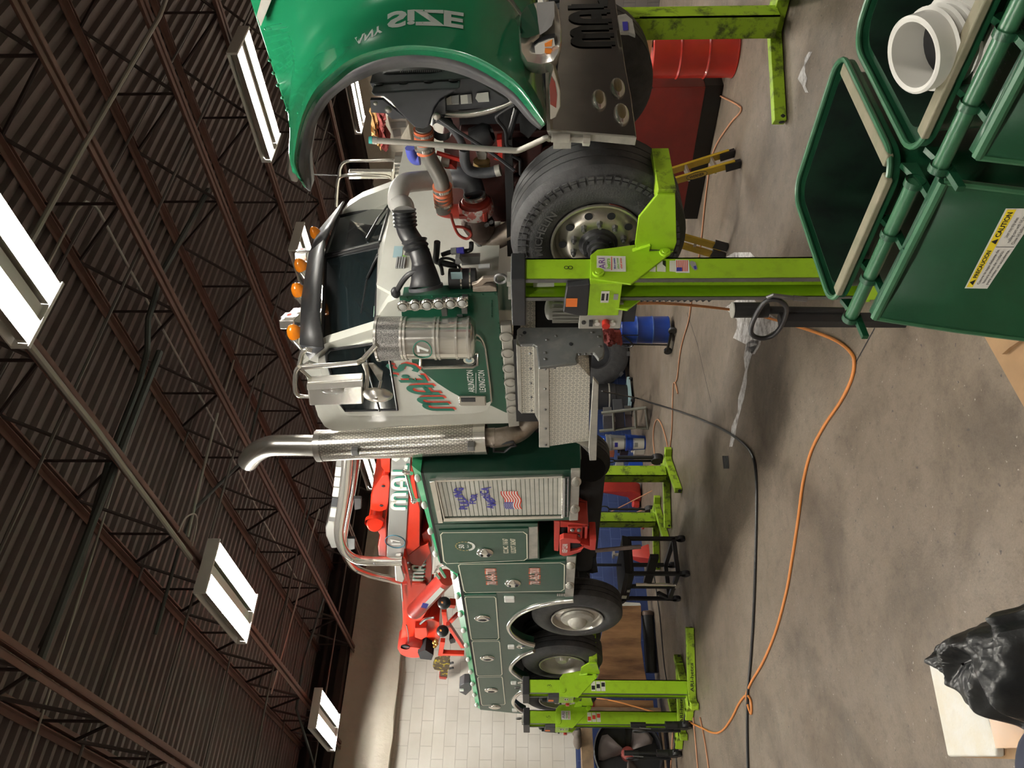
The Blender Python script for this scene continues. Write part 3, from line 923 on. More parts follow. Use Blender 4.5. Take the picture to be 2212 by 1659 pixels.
dB = door('compartment_door', '7', [(985, 722), (1700, 706), (1700, 955), (1035, 980)], [(1003, 745), (1020, 728), (1660, 722), (1688, 742), (1692, 932), (1664, 950), (1050, 974), (1028, 955)], (1355, 900))
dC = door('compartment_door', '7', [(1140, 985), (1998, 966), (1992, 1196), (1182, 1212)], [(1145, 990), (1160, 980), (1955, 968), (1988, 985), (1985, 1178), (1960, 1194), (1205, 1206), (1188, 1190)], (1577, 1144))
for sp, lp, h in (([(432, 455), (915, 440), (965, 1105), (535, 1112)], [(445, 480), (462, 460), (880, 458), (905, 478), (950, 1075), (925, 1098), (565, 1103), (540, 1090)], (705, 805)),
                  ([(540, 1118), (968, 1115), (1012, 1650), (620, 1655)], [(550, 1140), (570, 1125), (945, 1122), (963, 1140), (1000, 1615), (980, 1633), (645, 1640), (622, 1625)], (780, 1398))):
    door('drawer', 'd1', sp, lp, h, True)
door('drawer', 'd2', [(345, 275), (735, 270), (783, 690), (410, 712)], [(358, 300), (372, 285), (715, 280), (727, 295), (768, 680), (752, 694), (440, 708), (418, 690)], (560, 500), True)
text(['ICC.MC. 116167', 'US.DOT 362407'], T('7', 1548, 845, YB-.016), EX, EZ, .052, CTXT, dB, w=.29, gap=1.45, bold=.02)
for x, y, s in ((1402, 1090, '781-648-7700'), (1748, 1087, '781-862-7800')):
    o = T('7', x, y, YB-.016)
    text(s, o, EX, EZ, .118, OTXT, dC, w=.372, bold=.05); text(s, o-EY*.0015, EX, EZ, .105, WTXT, dC, w=.36, bold=.0)
o = T('7', 1190, 848, YB-.018)


def seal(b):
    b.mi(0)
    for s in (-1, 1):
        for k in range(7):
            t = R(100+k*24) if s < 0 else R(80-k*24)
            p = o+V((math.cos(t)*.085, 0, math.sin(t)*.085)); dx = V((-math.sin(t), 0, math.cos(t)))*.017; dn_ = V((math.cos(t), 0, math.sin(t)))*.009
            b.face([p-dx, p+dn_, p+dx, p-dn_])
    b.mi(1)
    for k in range(8):
        t0, t1 = R(200+k*17.5), R(200+(k+1)*17.5)
        P = lambda t, r: o+V((math.cos(t)*r, 0, math.sin(t)*r-.012))
        b.face([P(t0, .07), P(t1, .07), P(t1, .098), P(t0, .098)])


part('anniversary_seal', [mat('gold_leaf', (.35, .28, .09), .4), WTXT], seal, dB, smooth=False)
text('50', o+EZ*.03, EX, EZ, .055, WTXT, dB, bold=.02); text('Years', o-EZ*.035, EX, EZ, .022, WTXT, dB, shear=.3)
# small lamps and fittings on the rear fender
for c_, x, y, rx, m in (('d1', 1110, 497, .075, LENS), ('d1', 1137, 1210, .055, LENS), ('d2', 897, 372, .05, LENS), ('d2', 912, 780, .05, LENS)):
    p = T(c_, x, y, YB)
    e = part('square_lamp', m, lambda b: b.prism([p-EX*rx*.8-EZ*rx*.8-EY*.03, p+EX*rx*.8-EZ*rx*.8-EY*.03, p+EX*rx*.8+EZ*rx*.8-EY*.03, p-EX*rx*.8+EZ*rx*.8-EY*.03], EY*.035), bodyf, bevel=.012)
for c_, x, y in (('d1', 1275, 1205), ('d2', 1010, 370), ('d2', 1095, 397)):
    p = T(c_, x, y, YB)
    e = part('filler_fitting', CHROME, lambda b: b.lathe(p, -EY, [(0, .05), (.02, .05), (.026, .03), (.01, .025), (.008, 0)], 18), bodyf)
part('handle', CHROME, lambda b: b.ell(T('d2', 612, 748, YB-.01), .075, .025, .09, 14, 8), bodyf)
text('BULLS', T('d1', 1905, 448, YB-.002), EX, EZ, .028, RFTXT, bodyf, w=.17, bold=.03) if False else None
part('badge', ALU, lambda b: [b.obox(T('d1', 1830+k*32, 448, YB-.006), EX*.028, EZ*.008, EY*.004) for k in range(6)], bodyf)
part('mud_flap', BLK2, lambda b: b.prism(Tl('8', [(900, 745), (1060, 760), (1075, 870), (1030, 880), (905, 860)], Y=YB+.35), EY*.02), bodyf)
# front headboard in diamond plate behind the exhaust
fx = T('7', 2122, 140, YB+.14)
part('headboard', DIAD, lambda b: b.prism([T('7', 775, 172, YB+.14), T('7', 2122, 140, YB+.14), T('7', 2120, 140, YB+.14)+EY*1.9+EX*.02, T('7', 775, 172, YB+.14)+EY*1.9+EX*.02], EX*-.03), bodyf)
# red under-reach arm storage with KEEP CLEAR plate
kc = part('winch_arm', RED2, lambda b: (
    b.prism(Tl('d4', [(945, 1005), (1035, 1010), (1030, 1290), (1012, 1460), (945, 1450)], Y=YB+.02), EY*.25),
    b.prism(Tl('d4', [(1035, 1010), (1450, 1060), (1445, 1105), (1035, 1100)], Y=YB+.03), EY*.25),
    b.prism(Tl('d4', [(1150, 1095), (1372, 1100), (1365, 1268), (1150, 1265)], Y=YB+.01), EY*.22),
    b.prism(Tl('d4', [(1405, 1095), (1450, 1095), (1440, 1270), (1400, 1270)], Y=YB+.01), EY*.22),
    b.prism(Tl('d4', [(1030, 1290), (1090, 1262), (1170, 1265), (1290, 1280), (1345, 1320), (1330, 1345), (1190, 1335), (1190, 1460), (1290, 1450), (1390, 1405), (1340, 1470), (1200, 1520), (1090, 1535), (1030, 1510)], Y=YB-.06), EY*.06),
    b.prism(Tl('d4', [(1330, 1345), (1480, 1380), (1480, 1282), (1580, 1280), (1562, 1445), (1490, 1442), (1390, 1405)], Y=YB-.03), EY*.2),
    b.prism(Tl('d4', [(1300, 700), (1440, 720), (1460, 1090), (1300, 1000)], Y=YB+.3), EY*.2)), bevel=.006)
part('arm_pocket', DARK, lambda b: (b.prism(Tl('d4', [(1035, 1105), (1150, 1105), (1150, 1260), (1035, 1285)], Y=YB+.05), EY*.2), b.prism(Tl('d4', [(1192, 1338), (1330, 1348), (1385, 1400), (1290, 1448), (1192, 1458)], Y=YB-.03), EY*.1)), kc)
for x, y in ((1220, 1140), (1318, 1142), (1220, 1222), (1305, 1228)):
    part('arm_bolt', STEEL, lambda b: b.ell(T('d4', x, y, YB), .022, .02, .022, 10, 6), kc)
text('KEEP CLEAR', T('d4', 1105, 1410, YB-.062), EX, EZ, .05, WTXT, kc, w=.175, bold=.02)
part('mount_rod', RUST, lambda b: b.tube(Tl('H', [(320, 1310), (700, 1275), (1000, 1250)], Y=YB+.05), .022, 8), kc)
# ---- cab
Xd = T('4', 1040, 885, YC)
cabp = [T('6', 292, 212, YC), T('6', 362, 1012, YC), T('5', 2205, 790, YC), T('5', 1340, 812, YC), T('5', 860, 852, YC), T('5', 800, 848, YC), T('5', 742, 815, YC), T('5', 690, 735, YC), T('5', 625, 520, YC), T('5', 565, 300, YC),
        T('4', 330, 1330, YC), T('4', 455, 1262, YC), T('4', 850, 1140, YC), T('4', 870, 1050, YC), T('4', 950, 935, YC), T('4', 1040, 895, YC), T('4', 1822, 862, YC)]
inn = [p.copy() for p in cabp]
for i in range(9, 15): inn[i] = inn[i]-EX*(.16 if i > 9 else .1)
cab = part('cab', WHITE, lambda b: (b.prism(cabp, EY*.09), b.prism([p+EY*.085 for p in inn], EY*1.83), b.prism([p+EY*1.91 for p in cabp], EY*.09)), bevel=.012)
# green lower half of the cab side
part('green_flank', GREEN, lambda b: b.prism([p-EY*.004 for p in [T('4', 1042, 885, YC), T('4', 1822, 852, YC), T('6', 292, 212, YC), T('6', 350, 925, YC), T('5', 2180, 700, YC), T('5', 2075, 650, YC), T('5', 1840, 575, YC), T('5', 1640, 455, YC), T('5', 1500, 345, YC), T('5', 1380, 240, YC), T('4', 1060, 1010, YC)]], EY*.01), cab)
part('cowl_edge', GREEN, lambda b: b.prism([T('4', 1042, 885, YC-.01), T('4', 1822, 852, YC-.01), T('4', 1825, 885, YC-.01), T('4', 1045, 922, YC-.01)], EY*.1), cab, bevel=.003)


def rivets(b):
    for k in range(8): b.ell(T('4', 1105+k*100, 898-k*4.4, YC-.012), .009, .006, .009, 8, 4)
    for k in range(14):
        b.ell(T('4', 1835+k*3.4, 1100+k*40, YC-.006), .006, .004, .006, 6, 4)
    for k in range(12): b.ell(T('4', 1780, 920+k*12, YC-.006), .006, .004, .006, 6, 4)


part('rivet_row', GREEN, rivets, cab)
# firewall seen through the open hood
Xf = Xd.x+.0
fwl = part('firewall', WHITE, lambda b: b.prism([V((Xf-.02, (YC-OFF.y), Xd.z-.70)), V((Xf-.02, YC-OFF.y+2.0, Xd.z-.70)), V((Xf-.02, YC-OFF.y+2.0, Xd.z+.18)), V((Xf-.02, YC-OFF.y+.12, Xd.z+.18)), V((Xf-.02, YC-OFF.y, Xd.z+.02))], EX*.03), cab)
wsl = [T('4', 850, 1138, 4.22), T('4', 884, 472, 5.16), T('4', 975, 150, 6.08)]
# white cowl lip sweeping round under the windscreen
lip0 = [T('4', 865, 1080, 4.2), T('4', 872, 800, 4.6), T('4', 886, 480, 5.16), T('4', 930, 320, 5.6), T('4', 978, 150, 6.1)]
lip1 = [T('4', 1010, 900, 4.17), T('4', 945, 790, 4.45), T('4', 955, 560, 4.85), T('4', 968, 380, 5.3), T('4', 990, 180, 6.0)]
part('cowl_lip', WHITE, lambda b: b.grid([crom(lip0, 5), crom(lip1, 5), [p-EX*.15 for p in crom(lip1, 5)]]), cab, solid=.02)
part('cowl_seal', BLACK, lambda b: b.tube([p+EX*.005-EZ*.01 for p in crom(lip1+[], 6)][::-1]+[T('4', 1040, 885, YC+.04)], .012, 8), cab)
# windscreen, two flat panes meeting at the centre post
ws = {}
for nm, pts in (('windscreen', [(850, 1136, 4.24), (884, 492, 5.13), (452, 585, 5.13), (430, 1245, 4.3)]), ('windscreen', [(886, 455, 5.19), (972, 152, 6.08), (560, 250, 6.05), (452, 560, 5.19)])):
    P = [T('4', x, y, Y) for x, y, Y in pts]
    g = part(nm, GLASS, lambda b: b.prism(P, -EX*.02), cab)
    part('windscreen_seal', BLACK, lambda b: b.tube(P+[P[0]], .016, 8), g)
    ws[len(ws)] = (g, P)
part('windscreen_post', BLACK, lambda b: b.tube([T('4', 884, 470, 5.16), T('4', 450, 575, 5.16)], .018, 8), cab)
# wipers, stickers and the scratch on the glass
g0, P0 = ws[0]
wn = (P0[1]-P0[0]).cross(P0[3]-P0[0]).normalized()
if wn.x < 0: wn = -wn


def onws(x, y, lift=.012):
    d = T('4', x, y, 4.6)-T('4', x, y, 4.2); o_ = T('4', x, y, 4.2); k = (P0[0]-o_).dot(wn)/d.dot(wn); return o_+d*k+wn*lift


part('wiper', BLACK, lambda b: (b.tube([onws(905, 545, .02), onws(855, 640, .03), onws(800, 760, .03)], .009, 6), b.tube([onws(880, 560, .02), onws(790, 780, .02), onws(750, 1030, .02)], .008, 6)), cab)
g1, P1 = ws[1]; wn1 = (P1[1]-P1[0]).cross(P1[3]-P1[0]).normalized()
if wn1.x < 0: wn1 = -wn1


def onws1(x, y, lift=.012):
    d = T('4', x, y, 6)-T('4', x, y, 5); o_ = T('4', x, y, 5); k = (P1[0]-o_).dot(wn1)/d.dot(wn1); return o_+d*k+wn1*lift


part('wiper', BLACK, lambda b: b.tube([onws1(965, 165, .02), onws1(880, 290, .03), onws1(785, 445, .02)], .009, 6), cab)
part('wiper_smear', mat('wiper_smear', (.09, .10, .10), .5), lambda b: [b.tube([onws(800-math.cos(t)*r*1.0-0, 560+math.sin(t)*r, .001) for t in [R(a) for a in range(20, 100, 8)]], .0015, 4) for r in (160, 185, 205, 230, 262, 290, 330, 372)], g0)
part('windscreen_crack', mat('crack_line', (.32, .35, .34), .5), lambda b: b.tube([onws(480, 1112, .002), onws(600, 1100, .002), onws(690, 1090, .002), onws(780, 1085, .002)], .0016, 4), g0)
part('permit_sticker', [PAPG, PAPD], lambda b: (b.mi(0).face([onws(778, 985, .004), onws(845, 965, .004), onws(842, 1050, .004), onws(762, 1072, .004)]), b.mi(1).face([onws(815, 990, .006), onws(830, 985, .006), onws(826, 1040, .006), onws(812, 1044, .006)])), g0, smooth=False)
part('permit_sticker', [NTXT, PAPB], lambda b: (b.mi(0).face([onws(775, 520, .004), onws(820, 516, .004), onws(812, 595, .004), onws(768, 598, .004)]), b.mi(1).face([onws(785, 528, .006), onws(806, 526, .006), onws(800, 588, .006), onws(780, 590, .006)])), g0, smooth=False)
# roof cap and sun visor
VIS = mat('smoked_visor', (.016, .016, .017), .5, var=.3, vs=30, dirt=(.05, .05, .05))
va = [T('4', 445, 440, 5.16), T('4', 405, 1040, 4.35), T('4', 440, 1292, 4.08)]
vb = [T('4', 328, 540, 5.16), T('4', 268, 900, 4.6), T('4', 252, 1275, 4.12)]
part('sun_visor', VIS, lambda b: (b.grid([va, vb], ), b.grid([[va[0], T('4', 600, 130, 6.2)], [vb[0], T('4', 412, 352, 6.1)]])), cab, solid=.02, angle=8)
part('visor_end', GREYP, lambda b: b.face([va[2], T('4', 440, 1292, 4.08)-EX*.01, T('4', 330, 1385, 4.1), vb[2]]), cab, solid=.01)
rf = [T('4', 330, 545, 5.16), T('4', 262, 900, 4.6), T('4', 250, 1280, 4.16)]
# amber cab lamps on chrome bodies
for x, y, Y, s in ((215, 1182, 4.3, 1.0), (245, 848, 4.72, .95), (265, 652, 5.1, .9), (381, 392, 5.85, .85)):
    p = T('4', x, y, Y)
    l = part('cab_lamp', CHROME, lambda b: b.lathe(p, -EX-EZ*.12, [(-.0, .062*s), (.03, .064*s), (.1, .045*s), (.24, .018*s), (.26, .0)], 18), cab)
    part('amber_lens', AMBER, lambda b: b.lathe(p, EX*.9+EZ*.25, [(-.01, .064*s), (.02, .062*s), (.06, .045*s), (.085, .02*s), (.09, 0)], 16), l)
for x, y, Y, w_l, h_l in ((172, 1085, 4.45, .085, .062), (272, 560, 5.3, .065, .055)):
    p = T('4', x, y, Y); u = EZ*h_l; r_ = (EY*.9-EX*.45)*w_l
    l = part('work_lamp', CHROME, lambda b: b.obox(p, EZ*h_l, r_, EX*.03+EY*.02), cab, bevel=.008)
    f = -(EX*-.9+EY*-.0).normalized()
    fd = r_.cross(EZ).normalized()
    if fd.x < 0: fd = -fd
    c0 = p+fd*.055
    part('lamp_face', [SILV, RTXT], lambda b: (b.mi(0).face([c0-r_*.8-u*.8, c0+r_*.8-u*.8, c0+r_*.8+u*.8, c0-r_*.8+u*.8]), b.mi(1).face([c0+fd*.003+r_*.42*math.cos(t)+u*.28*math.sin(t) for t in [k*math.pi/8 for k in range(16)]])), l, smooth=False)
part('work_lamp', CHROME, lambda b: b.obox(T('M', 315, 520, 4.62), EZ*.06, (EY*.9-EX*.45)*.07, EX*.03), cab, bevel=.012)
part('lamp_bracket', STEEL, lambda b: b.bar(T('4', 190, 1130, 4.45), T('4', 300, 1100, 4.45), .04, .02), cab)
# door with its window, lower peep window, handle and lettering
dp = [T('5', 1075, 128, YC), T('5', 740, 235, YC), T('5', 695, 262, YC), T('5', 690, 300, YC), T('5', 722, 400, YC), T('5', 800, 560, YC), T('5', 880, 690, YC), T('5', 920, 720, YC), T('5', 1330, 722, YC), T('5', 1950, 700, YC), T('5', 2040, 672, YC), T('5', 2068, 620, YC), T('5', 2050, 400, YC), T('5', 2020, 190, YC), T('5', 1985, 130, YC), T('5', 1930, 100, YC)]
dr = part('cab_door', WHITE, lambda b: b.prism([p-EY*.018 for p in dp], EY*.025), cab, bevel=.006)
part('door_green_panel', GREEN, lambda b: b.face([p-EY*.0195 for p in [T('5', 1985, 130, YC), T('5', 2020, 190, YC), T('5', 2050, 400, YC), T('5', 2066, 600, YC), T('5', 1985, 636, YC), T('5', 1840, 575, YC), T('5', 1740, 520, YC), T('5', 1640, 455, YC), T('5', 1500, 345, YC), T('5', 1440, 290, YC), T('5', 1420, 120, YC), T('5', 1925, 102, YC)]]), dr)
dwp = Tl('5', [(1100, 160), (785, 205), (755, 240), (758, 285), (820, 500), (868, 640), (905, 690), (1322, 682), (1262, 300), (1225, 130)], Y=YC-.02)
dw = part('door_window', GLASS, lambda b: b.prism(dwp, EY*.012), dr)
part('window_seal', BLACK, lambda b: b.tube(dwp+[dwp[0]], .012, 6), dw)
part('vent_post', BLACK, lambda b: b.tube([p-EY*.005 for p in Tl('5', [(1065, 190), (1100, 400), (1180, 690)], Y=YC-.02)], .009, 6), dw)
pw = Tl('5', [(1510, 230), (1505, 320), (1530, 345), (1920, 338), (1958, 320), (1962, 230)], Y=YC-.02)
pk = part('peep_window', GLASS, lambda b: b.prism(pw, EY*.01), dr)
part('peep_frame', CHROME, lambda b: b.tube([p-EY*.004 for p in pw]+[pw[0]-EY*.004], .013, 8), pk)
part('round_sticker', [CTXT, PAPB], lambda b: (b.mi(0).lathe(T('5', 1890, 288, YC-.03), -EY, [(0, .043), (.001, 0)], 20), b.mi(1).lathe(T('5', 1890, 288, YC-.033), -EY, [(0, .026), (.001, 0)], 16)), pk)
hd = part('door_handle', CHROME, lambda b: b.obox(T('5', 1918, 610, YC-.03), EX*.06, EZ*.115, EY*.012), dr, bevel=.012)
part('handle_recess', BLACK, lambda b: b.obox(T('5', 1885, 603, YC-.043), EX*.025, EZ*.06, EY*.004), hd, bevel=.003)
part('grab_rail', CHROME, lambda b: b.tube(crom(Tl('5', [(1945, 80), (1985, 110), (2015, 170), (2035, 300), (2060, 500), (2070, 620)], Y=YC-.03), 5), .008, 8), dr)
text(['ARLINGTON', 'LEXINGTON'], T('5', 1948, 455, YC-.022), EX, EZ, .052, WTXT, dr, w=.27, gap=1.75, bold=.01)
part('lettering_rule', WTXT, lambda b: b.face([p-EY*.023 for p in Tl('5', [(1946, 372), (1950, 372), (1950, 535), (1946, 535)], Y=YC)]), dr)


def mals(origin, base_dir, up, h, m1, m2, parent, y, wd=None, apo=True, thick=1.0):
    """hand shaped lowercase m a l ' s with a drop shadow; coordinates in letter heights"""
    S = []
    def arc(cx, cy, r, a0, a1, n=8): return [(cx+r*math.cos(R(a0+(a1-a0)*k/n)), cy+r*math.sin(R(a0+(a1-a0)*k/n))) for k in range(n+1)]
    w = .2*thick
    S.append(('st', [(.1, 0), (.1, .62)]+arc(.33, .68, .22, 160, 20)+[(.55, .62), (.55, 0)], w))
    S.append(('st', [(.55, .62)]+arc(.78, .68, .22, 160, 20)+[(1.0, .62), (1.0, 0)], w))
    S.append(('st', [(1.35, 0), (1.35, .5)]+arc(1.62, .66, .25, 165, 15)+[(1.89, .5), (1.89, 0)], w))
    S.append(('st', [(1.35, .33), (1.89, .33)], w*.9))
    S.append(('st', [(2.25, 1.0), (2.25, .1), (2.7, .1)], w))
    if apo: S.append(('st', [(2.72, 1.12), (2.66, .9)], w*.8))
    S.append(('st', [(3.45, .78), (3.3, .9), (3.08, .88), (3.0, .74), (3.1, .6), (3.34, .44), (3.42, .28), (3.32, .1), (3.1, .06), (2.94, .2)], w))
    n = base_dir.cross(up).normalized()
    for sh, mm, lf in (((.09, -.10), m2, .001), ((0, 0), m1, .003)):
        b = B()
        for _, pl, ww in S:
            pts = [V((px+sh[0], py+sh[1], 0)) for px, py in pl]
            L_, R_ = [], []
            for i, p in enumerate(pts):
                t = (pts[min(i+1, len(pts)-1)]-pts[max(i-1, 0)]).normalized(); s = V((-t.y, t.x, 0))*ww/2
                L_.append(p+s); R_.append(p-s)
            mp = lambda v: origin+base_dir*(v.x*h)+up*(v.y*h)+n*lf
            b.grid([[mp(v) for v in L_], [mp(v) for v in R_]])
        b.done('lettering', mm, parent, smooth=False)


c0, c1 = T('5', 1780, 690, YC-.022), T('5', 1440, 300, YC-.022)
bd = (c1-c0); ln_ = bd.length; bd.normalize()
mals(c0+EX*.0+EZ*.0, bd*(ln_/3.6/.24), (EZ*.97-EX*.0).normalized(), .24, TGTXT, RTXT, dr, YC)
part('hook_emblem', [TGTXT], lambda b: (b.ell(T('5', 1385, 418, YC-.022), .022, .003, .035, 12, 8), b.tube([p-EY*.024 for p in crom(Tl('5', [(1415, 420), (1445, 422), (1470, 432), (1465, 415)], Y=YC), 4)], .006, 6)), dr)
# lamps under the cab and the cab step box
ls = part('cab_light_strip', ALUD, lambda b: b.prism([p-EY*.03 for p in [T('6', 300, 212, YC), T('6', 386, 208, YC), T('6', 450, 1012, YC), T('6', 365, 1022, YC)]], EY*.06), cab, bevel=.006)
for k in range(6):
    p = T('6', [345, 358, 368, 378, 387, 396][k], [325, 455, 575, 688, 800, 903][k], YC-.035)
    part('strip_lamp', ALUD, lambda b: b.lathe(p, -EY, [(-.01, .054), (.010, .052), (.012, .040), (.006, .038), (.008, .03), (.010, 0)], 20), ls)
YS = 3.88
sA = T('6', 600, 565, YS)
st = part('step_box', DIAP, lambda b: (
    b.prism([T('6', 685, 568, YS), T('6', 920, 535, YS), T('6', 1012, 640, YS), T('6', 1003, 1150, YS), T('6', 690, 1195, YS)], EY*.6),
    b.prism([T('6', 455, 392, YS+.12), T('6', 578, 392, YS+.12), T('6', 575, 932, YS+.12), T('6', 468, 932, YS+.12)], EY*.5)), bevel=.004)
part('step_trim', WPL if False else ALUD, lambda b: (
    b.prism([p-EY*.012 for p in [T('6', 600, 566, YS), T('6', 686, 566, YS), T('6', 690, 1196, YS), T('6', 606, 1196, YS)]], EY*.03),
    b.prism([p-EY*.012 for p in [T('6', 425, 375, YS+.12), T('6', 462, 395, YS+.12), T('6', 472, 932, YS+.12), T('6', 440, 900, YS+.12)]], EY*.1),
    b.prism([p-EY*.012 for p in [T('6', 560, 390, YS+.1), T('6', 600, 420, YS+.1), T('6', 606, 1000, YS+.1), T('6', 574, 935, YS+.1)]], EY*.1),
    b.prism([p-EY*.02 for p in [T('6', 1036, 640, YS-.05), T('6', 1080, 690, YS-.05), T('6', 1062, 1292, YS-.05), T('6', 1008, 1294, YS-.05), T('6', 1000, 1205, YS-.05)]], EY*.03),
    b.prism([T('6', 885, 1160, YS-.01), T('6', 1005, 1150, YS-.01), T('6', 1006, 1290, YS-.05), T('6', 1000, 1212, YS-.05)], EY*.02)), st, bevel=.004)
Xs = max(sA.x, T('6', 685, 568, YS).x, T('6', 920, 535, YS).x, T('6', 455, 392, YS+.12).x)+.015
fp = [(430, 262), (445, 245), (1095, 240), (1112, 258), (1130, 440), (1118, 480), (1080, 505), (1040, 450), (915, 455), (905, 500), (915, 530), (603, 566), (585, 400), (560, 384), (462, 384), (432, 352)]
SGR = mat('grey_sheet_metal', (.22, .225, .22), .42, .55, var=.5, vs=6, dirt=(.34, .33, .30), thr=(.5, .62))
fpn = part('step_front_panel', SGR, lambda b: b.prism([T('6', x, y, X=Xs+.01+OFF.x) for x, y in fp], -EX*.03), st, bevel=.012)
part('panel_bolt', STEEL, lambda b: [b.ell(T('6', x, y, X=Xs+.015+OFF.x), .006, .012, .012, 8, 6) for x, y in ((655, 448), (655, 498), (930, 463), (977, 460), (1022, 460), (740, 315), (668, 345), (460, 312), (1082, 320), (1092, 397), (1028, 285))], fpn)
part('panel_hole', DARK, lambda b: [b.ell(T('6', x, y, X=Xs+.012+OFF.x), .003, .018, .014, 10, 6) for x, y in ((490, 290), (860, 380))], fpn)
part('trim_bolt', STEEL, lambda b: [b.ell(T('6', x, y, YS-.016), .011, .008, .011, 8, 6) for x, y in ((655, 580), (655, 738), (656, 903), (658, 1055), (660, 1185), (730, 570), (535, 456), (538, 578), (541, 694), (545, 804), (547, 910))], st)
part('step_body', BLK2, lambda b: b.box(tv(-5.15, 4.1, -.42), tv(Xs+OFF.x-.05, 4.9, .18)), st)
# ---- exhaust stack behind the cab
a0, a1_ = T('5', 690, 970, 4.12), T('5', 2030, 905, 4.12)
axx = (a1_-a0); Lh = axx.length; axx.normalize()
ex = part('exhaust_shield', PERF, lambda b: b.lathe(a0, axx, [(0, .142), (Lh, .142)], 40, uv=True))
part('shield_band', MIRR, lambda b: (b.lathe(a0, axx, [(-.006, .145), (.05, .145)], 40), b.lathe(a0, axx, [(Lh-.10, .145), (Lh+.004, .145)], 40), b.lathe(a0, axx, [(.0, .06), (.0, .144)], 32)), ex)
part('muffler', RUST, lambda b: b.cyl(a0+axx*.02, a1_-axx*.02, .12, n=24), ex)
stp = crom([a0+axx*.02, T('5', 560, 966, 4.12), T('5', 420, 966, 4.12), T('5', 330, 968, 4.12), T('5', 250, 990, 4.12), T('5', 180, 1035, 4.12), T('5', 130, 1098, 4.12)], 6)
part('stack_pipe', MIRR, lambda b: b.tube(stp, .093, 28, cap=False), ex, solid=.004)
part('stack_mouth', DARK, lambda b: b.lathe(stp[-1]-(stp[-1]-stp[-2]).normalized()*.03, (stp[-1]-stp[-2]), [(0, .09), (.001, 0)], 24), ex)
part('exhaust_elbow', CAST, lambda b: (b.tube([a1_-axx*.05, a1_+axx*.08], .085, 20), b.tube(crom([T('5', 2090, 905, 4.12), T('6', 250, 1130, 4.12), T('6', 370, 1110, 4.14), T('6', 460, 1070, 4.2), T('6', 530, 1005, 4.25), T('6', 585, 960, 4.3)], 6), .088, 20)), ex)
part('shield_clamp', STEEL, lambda b: [b.obox(T('5', x, y, 3.97), EX*.03, EZ*.03, EY*.03) for x, y in ((985, 1010), (1910, 975))], ex, bevel=.005)
part('grab_loop', BLACK, lambda b: b.tube(Tl('6', [(245, 1185), (245, 1235), (330, 1240), (385, 1195), (420, 1190), (400, 1160), (350, 1165), (270, 1185)], Y=4.05), .012, 8, closed=True), ex)
# ---- air cleaner on the cowl with its rings and fleet number
ca, cb2 = T('4', 870, 1222, 3.95), T('4', 1645, 1215, 3.95)
ca.y = cb2.y = 3.95-OFF.y; mx_ = (ca.x+cb2.x)/2; ca.x = cb2.x = mx_
Lc = (ca-cb2).length
ac = part('air_cleaner', CHROME, lambda b: b.lathe(cb2, EZ, [(.0, .0), (.0, .12), (.02, .148), (.05, .152), (Lc*.33, .152), (Lc*.73, .152), (Lc*.74, .158)], 48))
part('cleaner_ring', MIRR, lambda b: [b.lathe(cb2, EZ, [(Lc*k-.008, .150), (Lc*k-.008, .160), (Lc*k+.008, .160), (Lc*k+.008, .150)], 40) for k in (.06, .18, .36, .40, .70, .735)], ac)
part('cleaner_cap', MIRR, lambda b: b.lathe(cb2, EZ, [(Lc*.97, .155), (Lc*.975, .170), (Lc*1.0, .170), (Lc*1.01, .15), (Lc*1.02, 0)], 40), ac)
part('intake_screen', mat('intake_mesh', (.45, .43, .40), .35, .9, var=.9, vs=180, dirt=(.1, .1, .1), thr=(.45, .55)), lambda b: b.lathe(cb2, EZ, [(Lc*.745, .160), (Lc*.97, .163)], 40), ac)


def oncyl(px, py):
    d = T('4', px, py, 4.0)-T('4', px, py, 3.7); o_ = T('4', px, py, 3.7)
    A_ = d.x**2+d.y**2; Bq = 2*((o_.x-mx_)*d.x+(o_.y-ca.y)*d.y); C_ = (o_.x-mx_)**2+(o_.y-ca.y)**2-.1545**2
    D_ = max(0, Bq*Bq-4*A_*C_); return o_+d*((-Bq-math.sqrt(D_))/(2*A_))


cn = oncyl(1226, 1320); an = math.atan2(cn.y-ca.y, cn.x-mx_)


def wrap(X, Y, r=.1545):
    t = an+X/r; return V((mx_+math.cos(t)*r, ca.y+math.sin(t)*r, cn.z+Y))


text('17', cn, EX, EZ, .078, WTXT, ac, w=.095, bold=.04, fn=lambda X, Y: wrap(X, Y, .156))
part('number_ring', TGTXT, lambda b: b.tube([wrap(math.cos(t)*.078, math.sin(t)*.066, .155) for t in [k*math.pi/14 for k in range(28)]], .004, 5, closed=True), ac)
part('cleaner_bracket', STEEL, lambda b: b.box(V((mx_-.05, ca.y+.1, cb2.z+.1)), V((mx_+.05, YC-OFF.y+.01, cb2.z+.14))), ac)
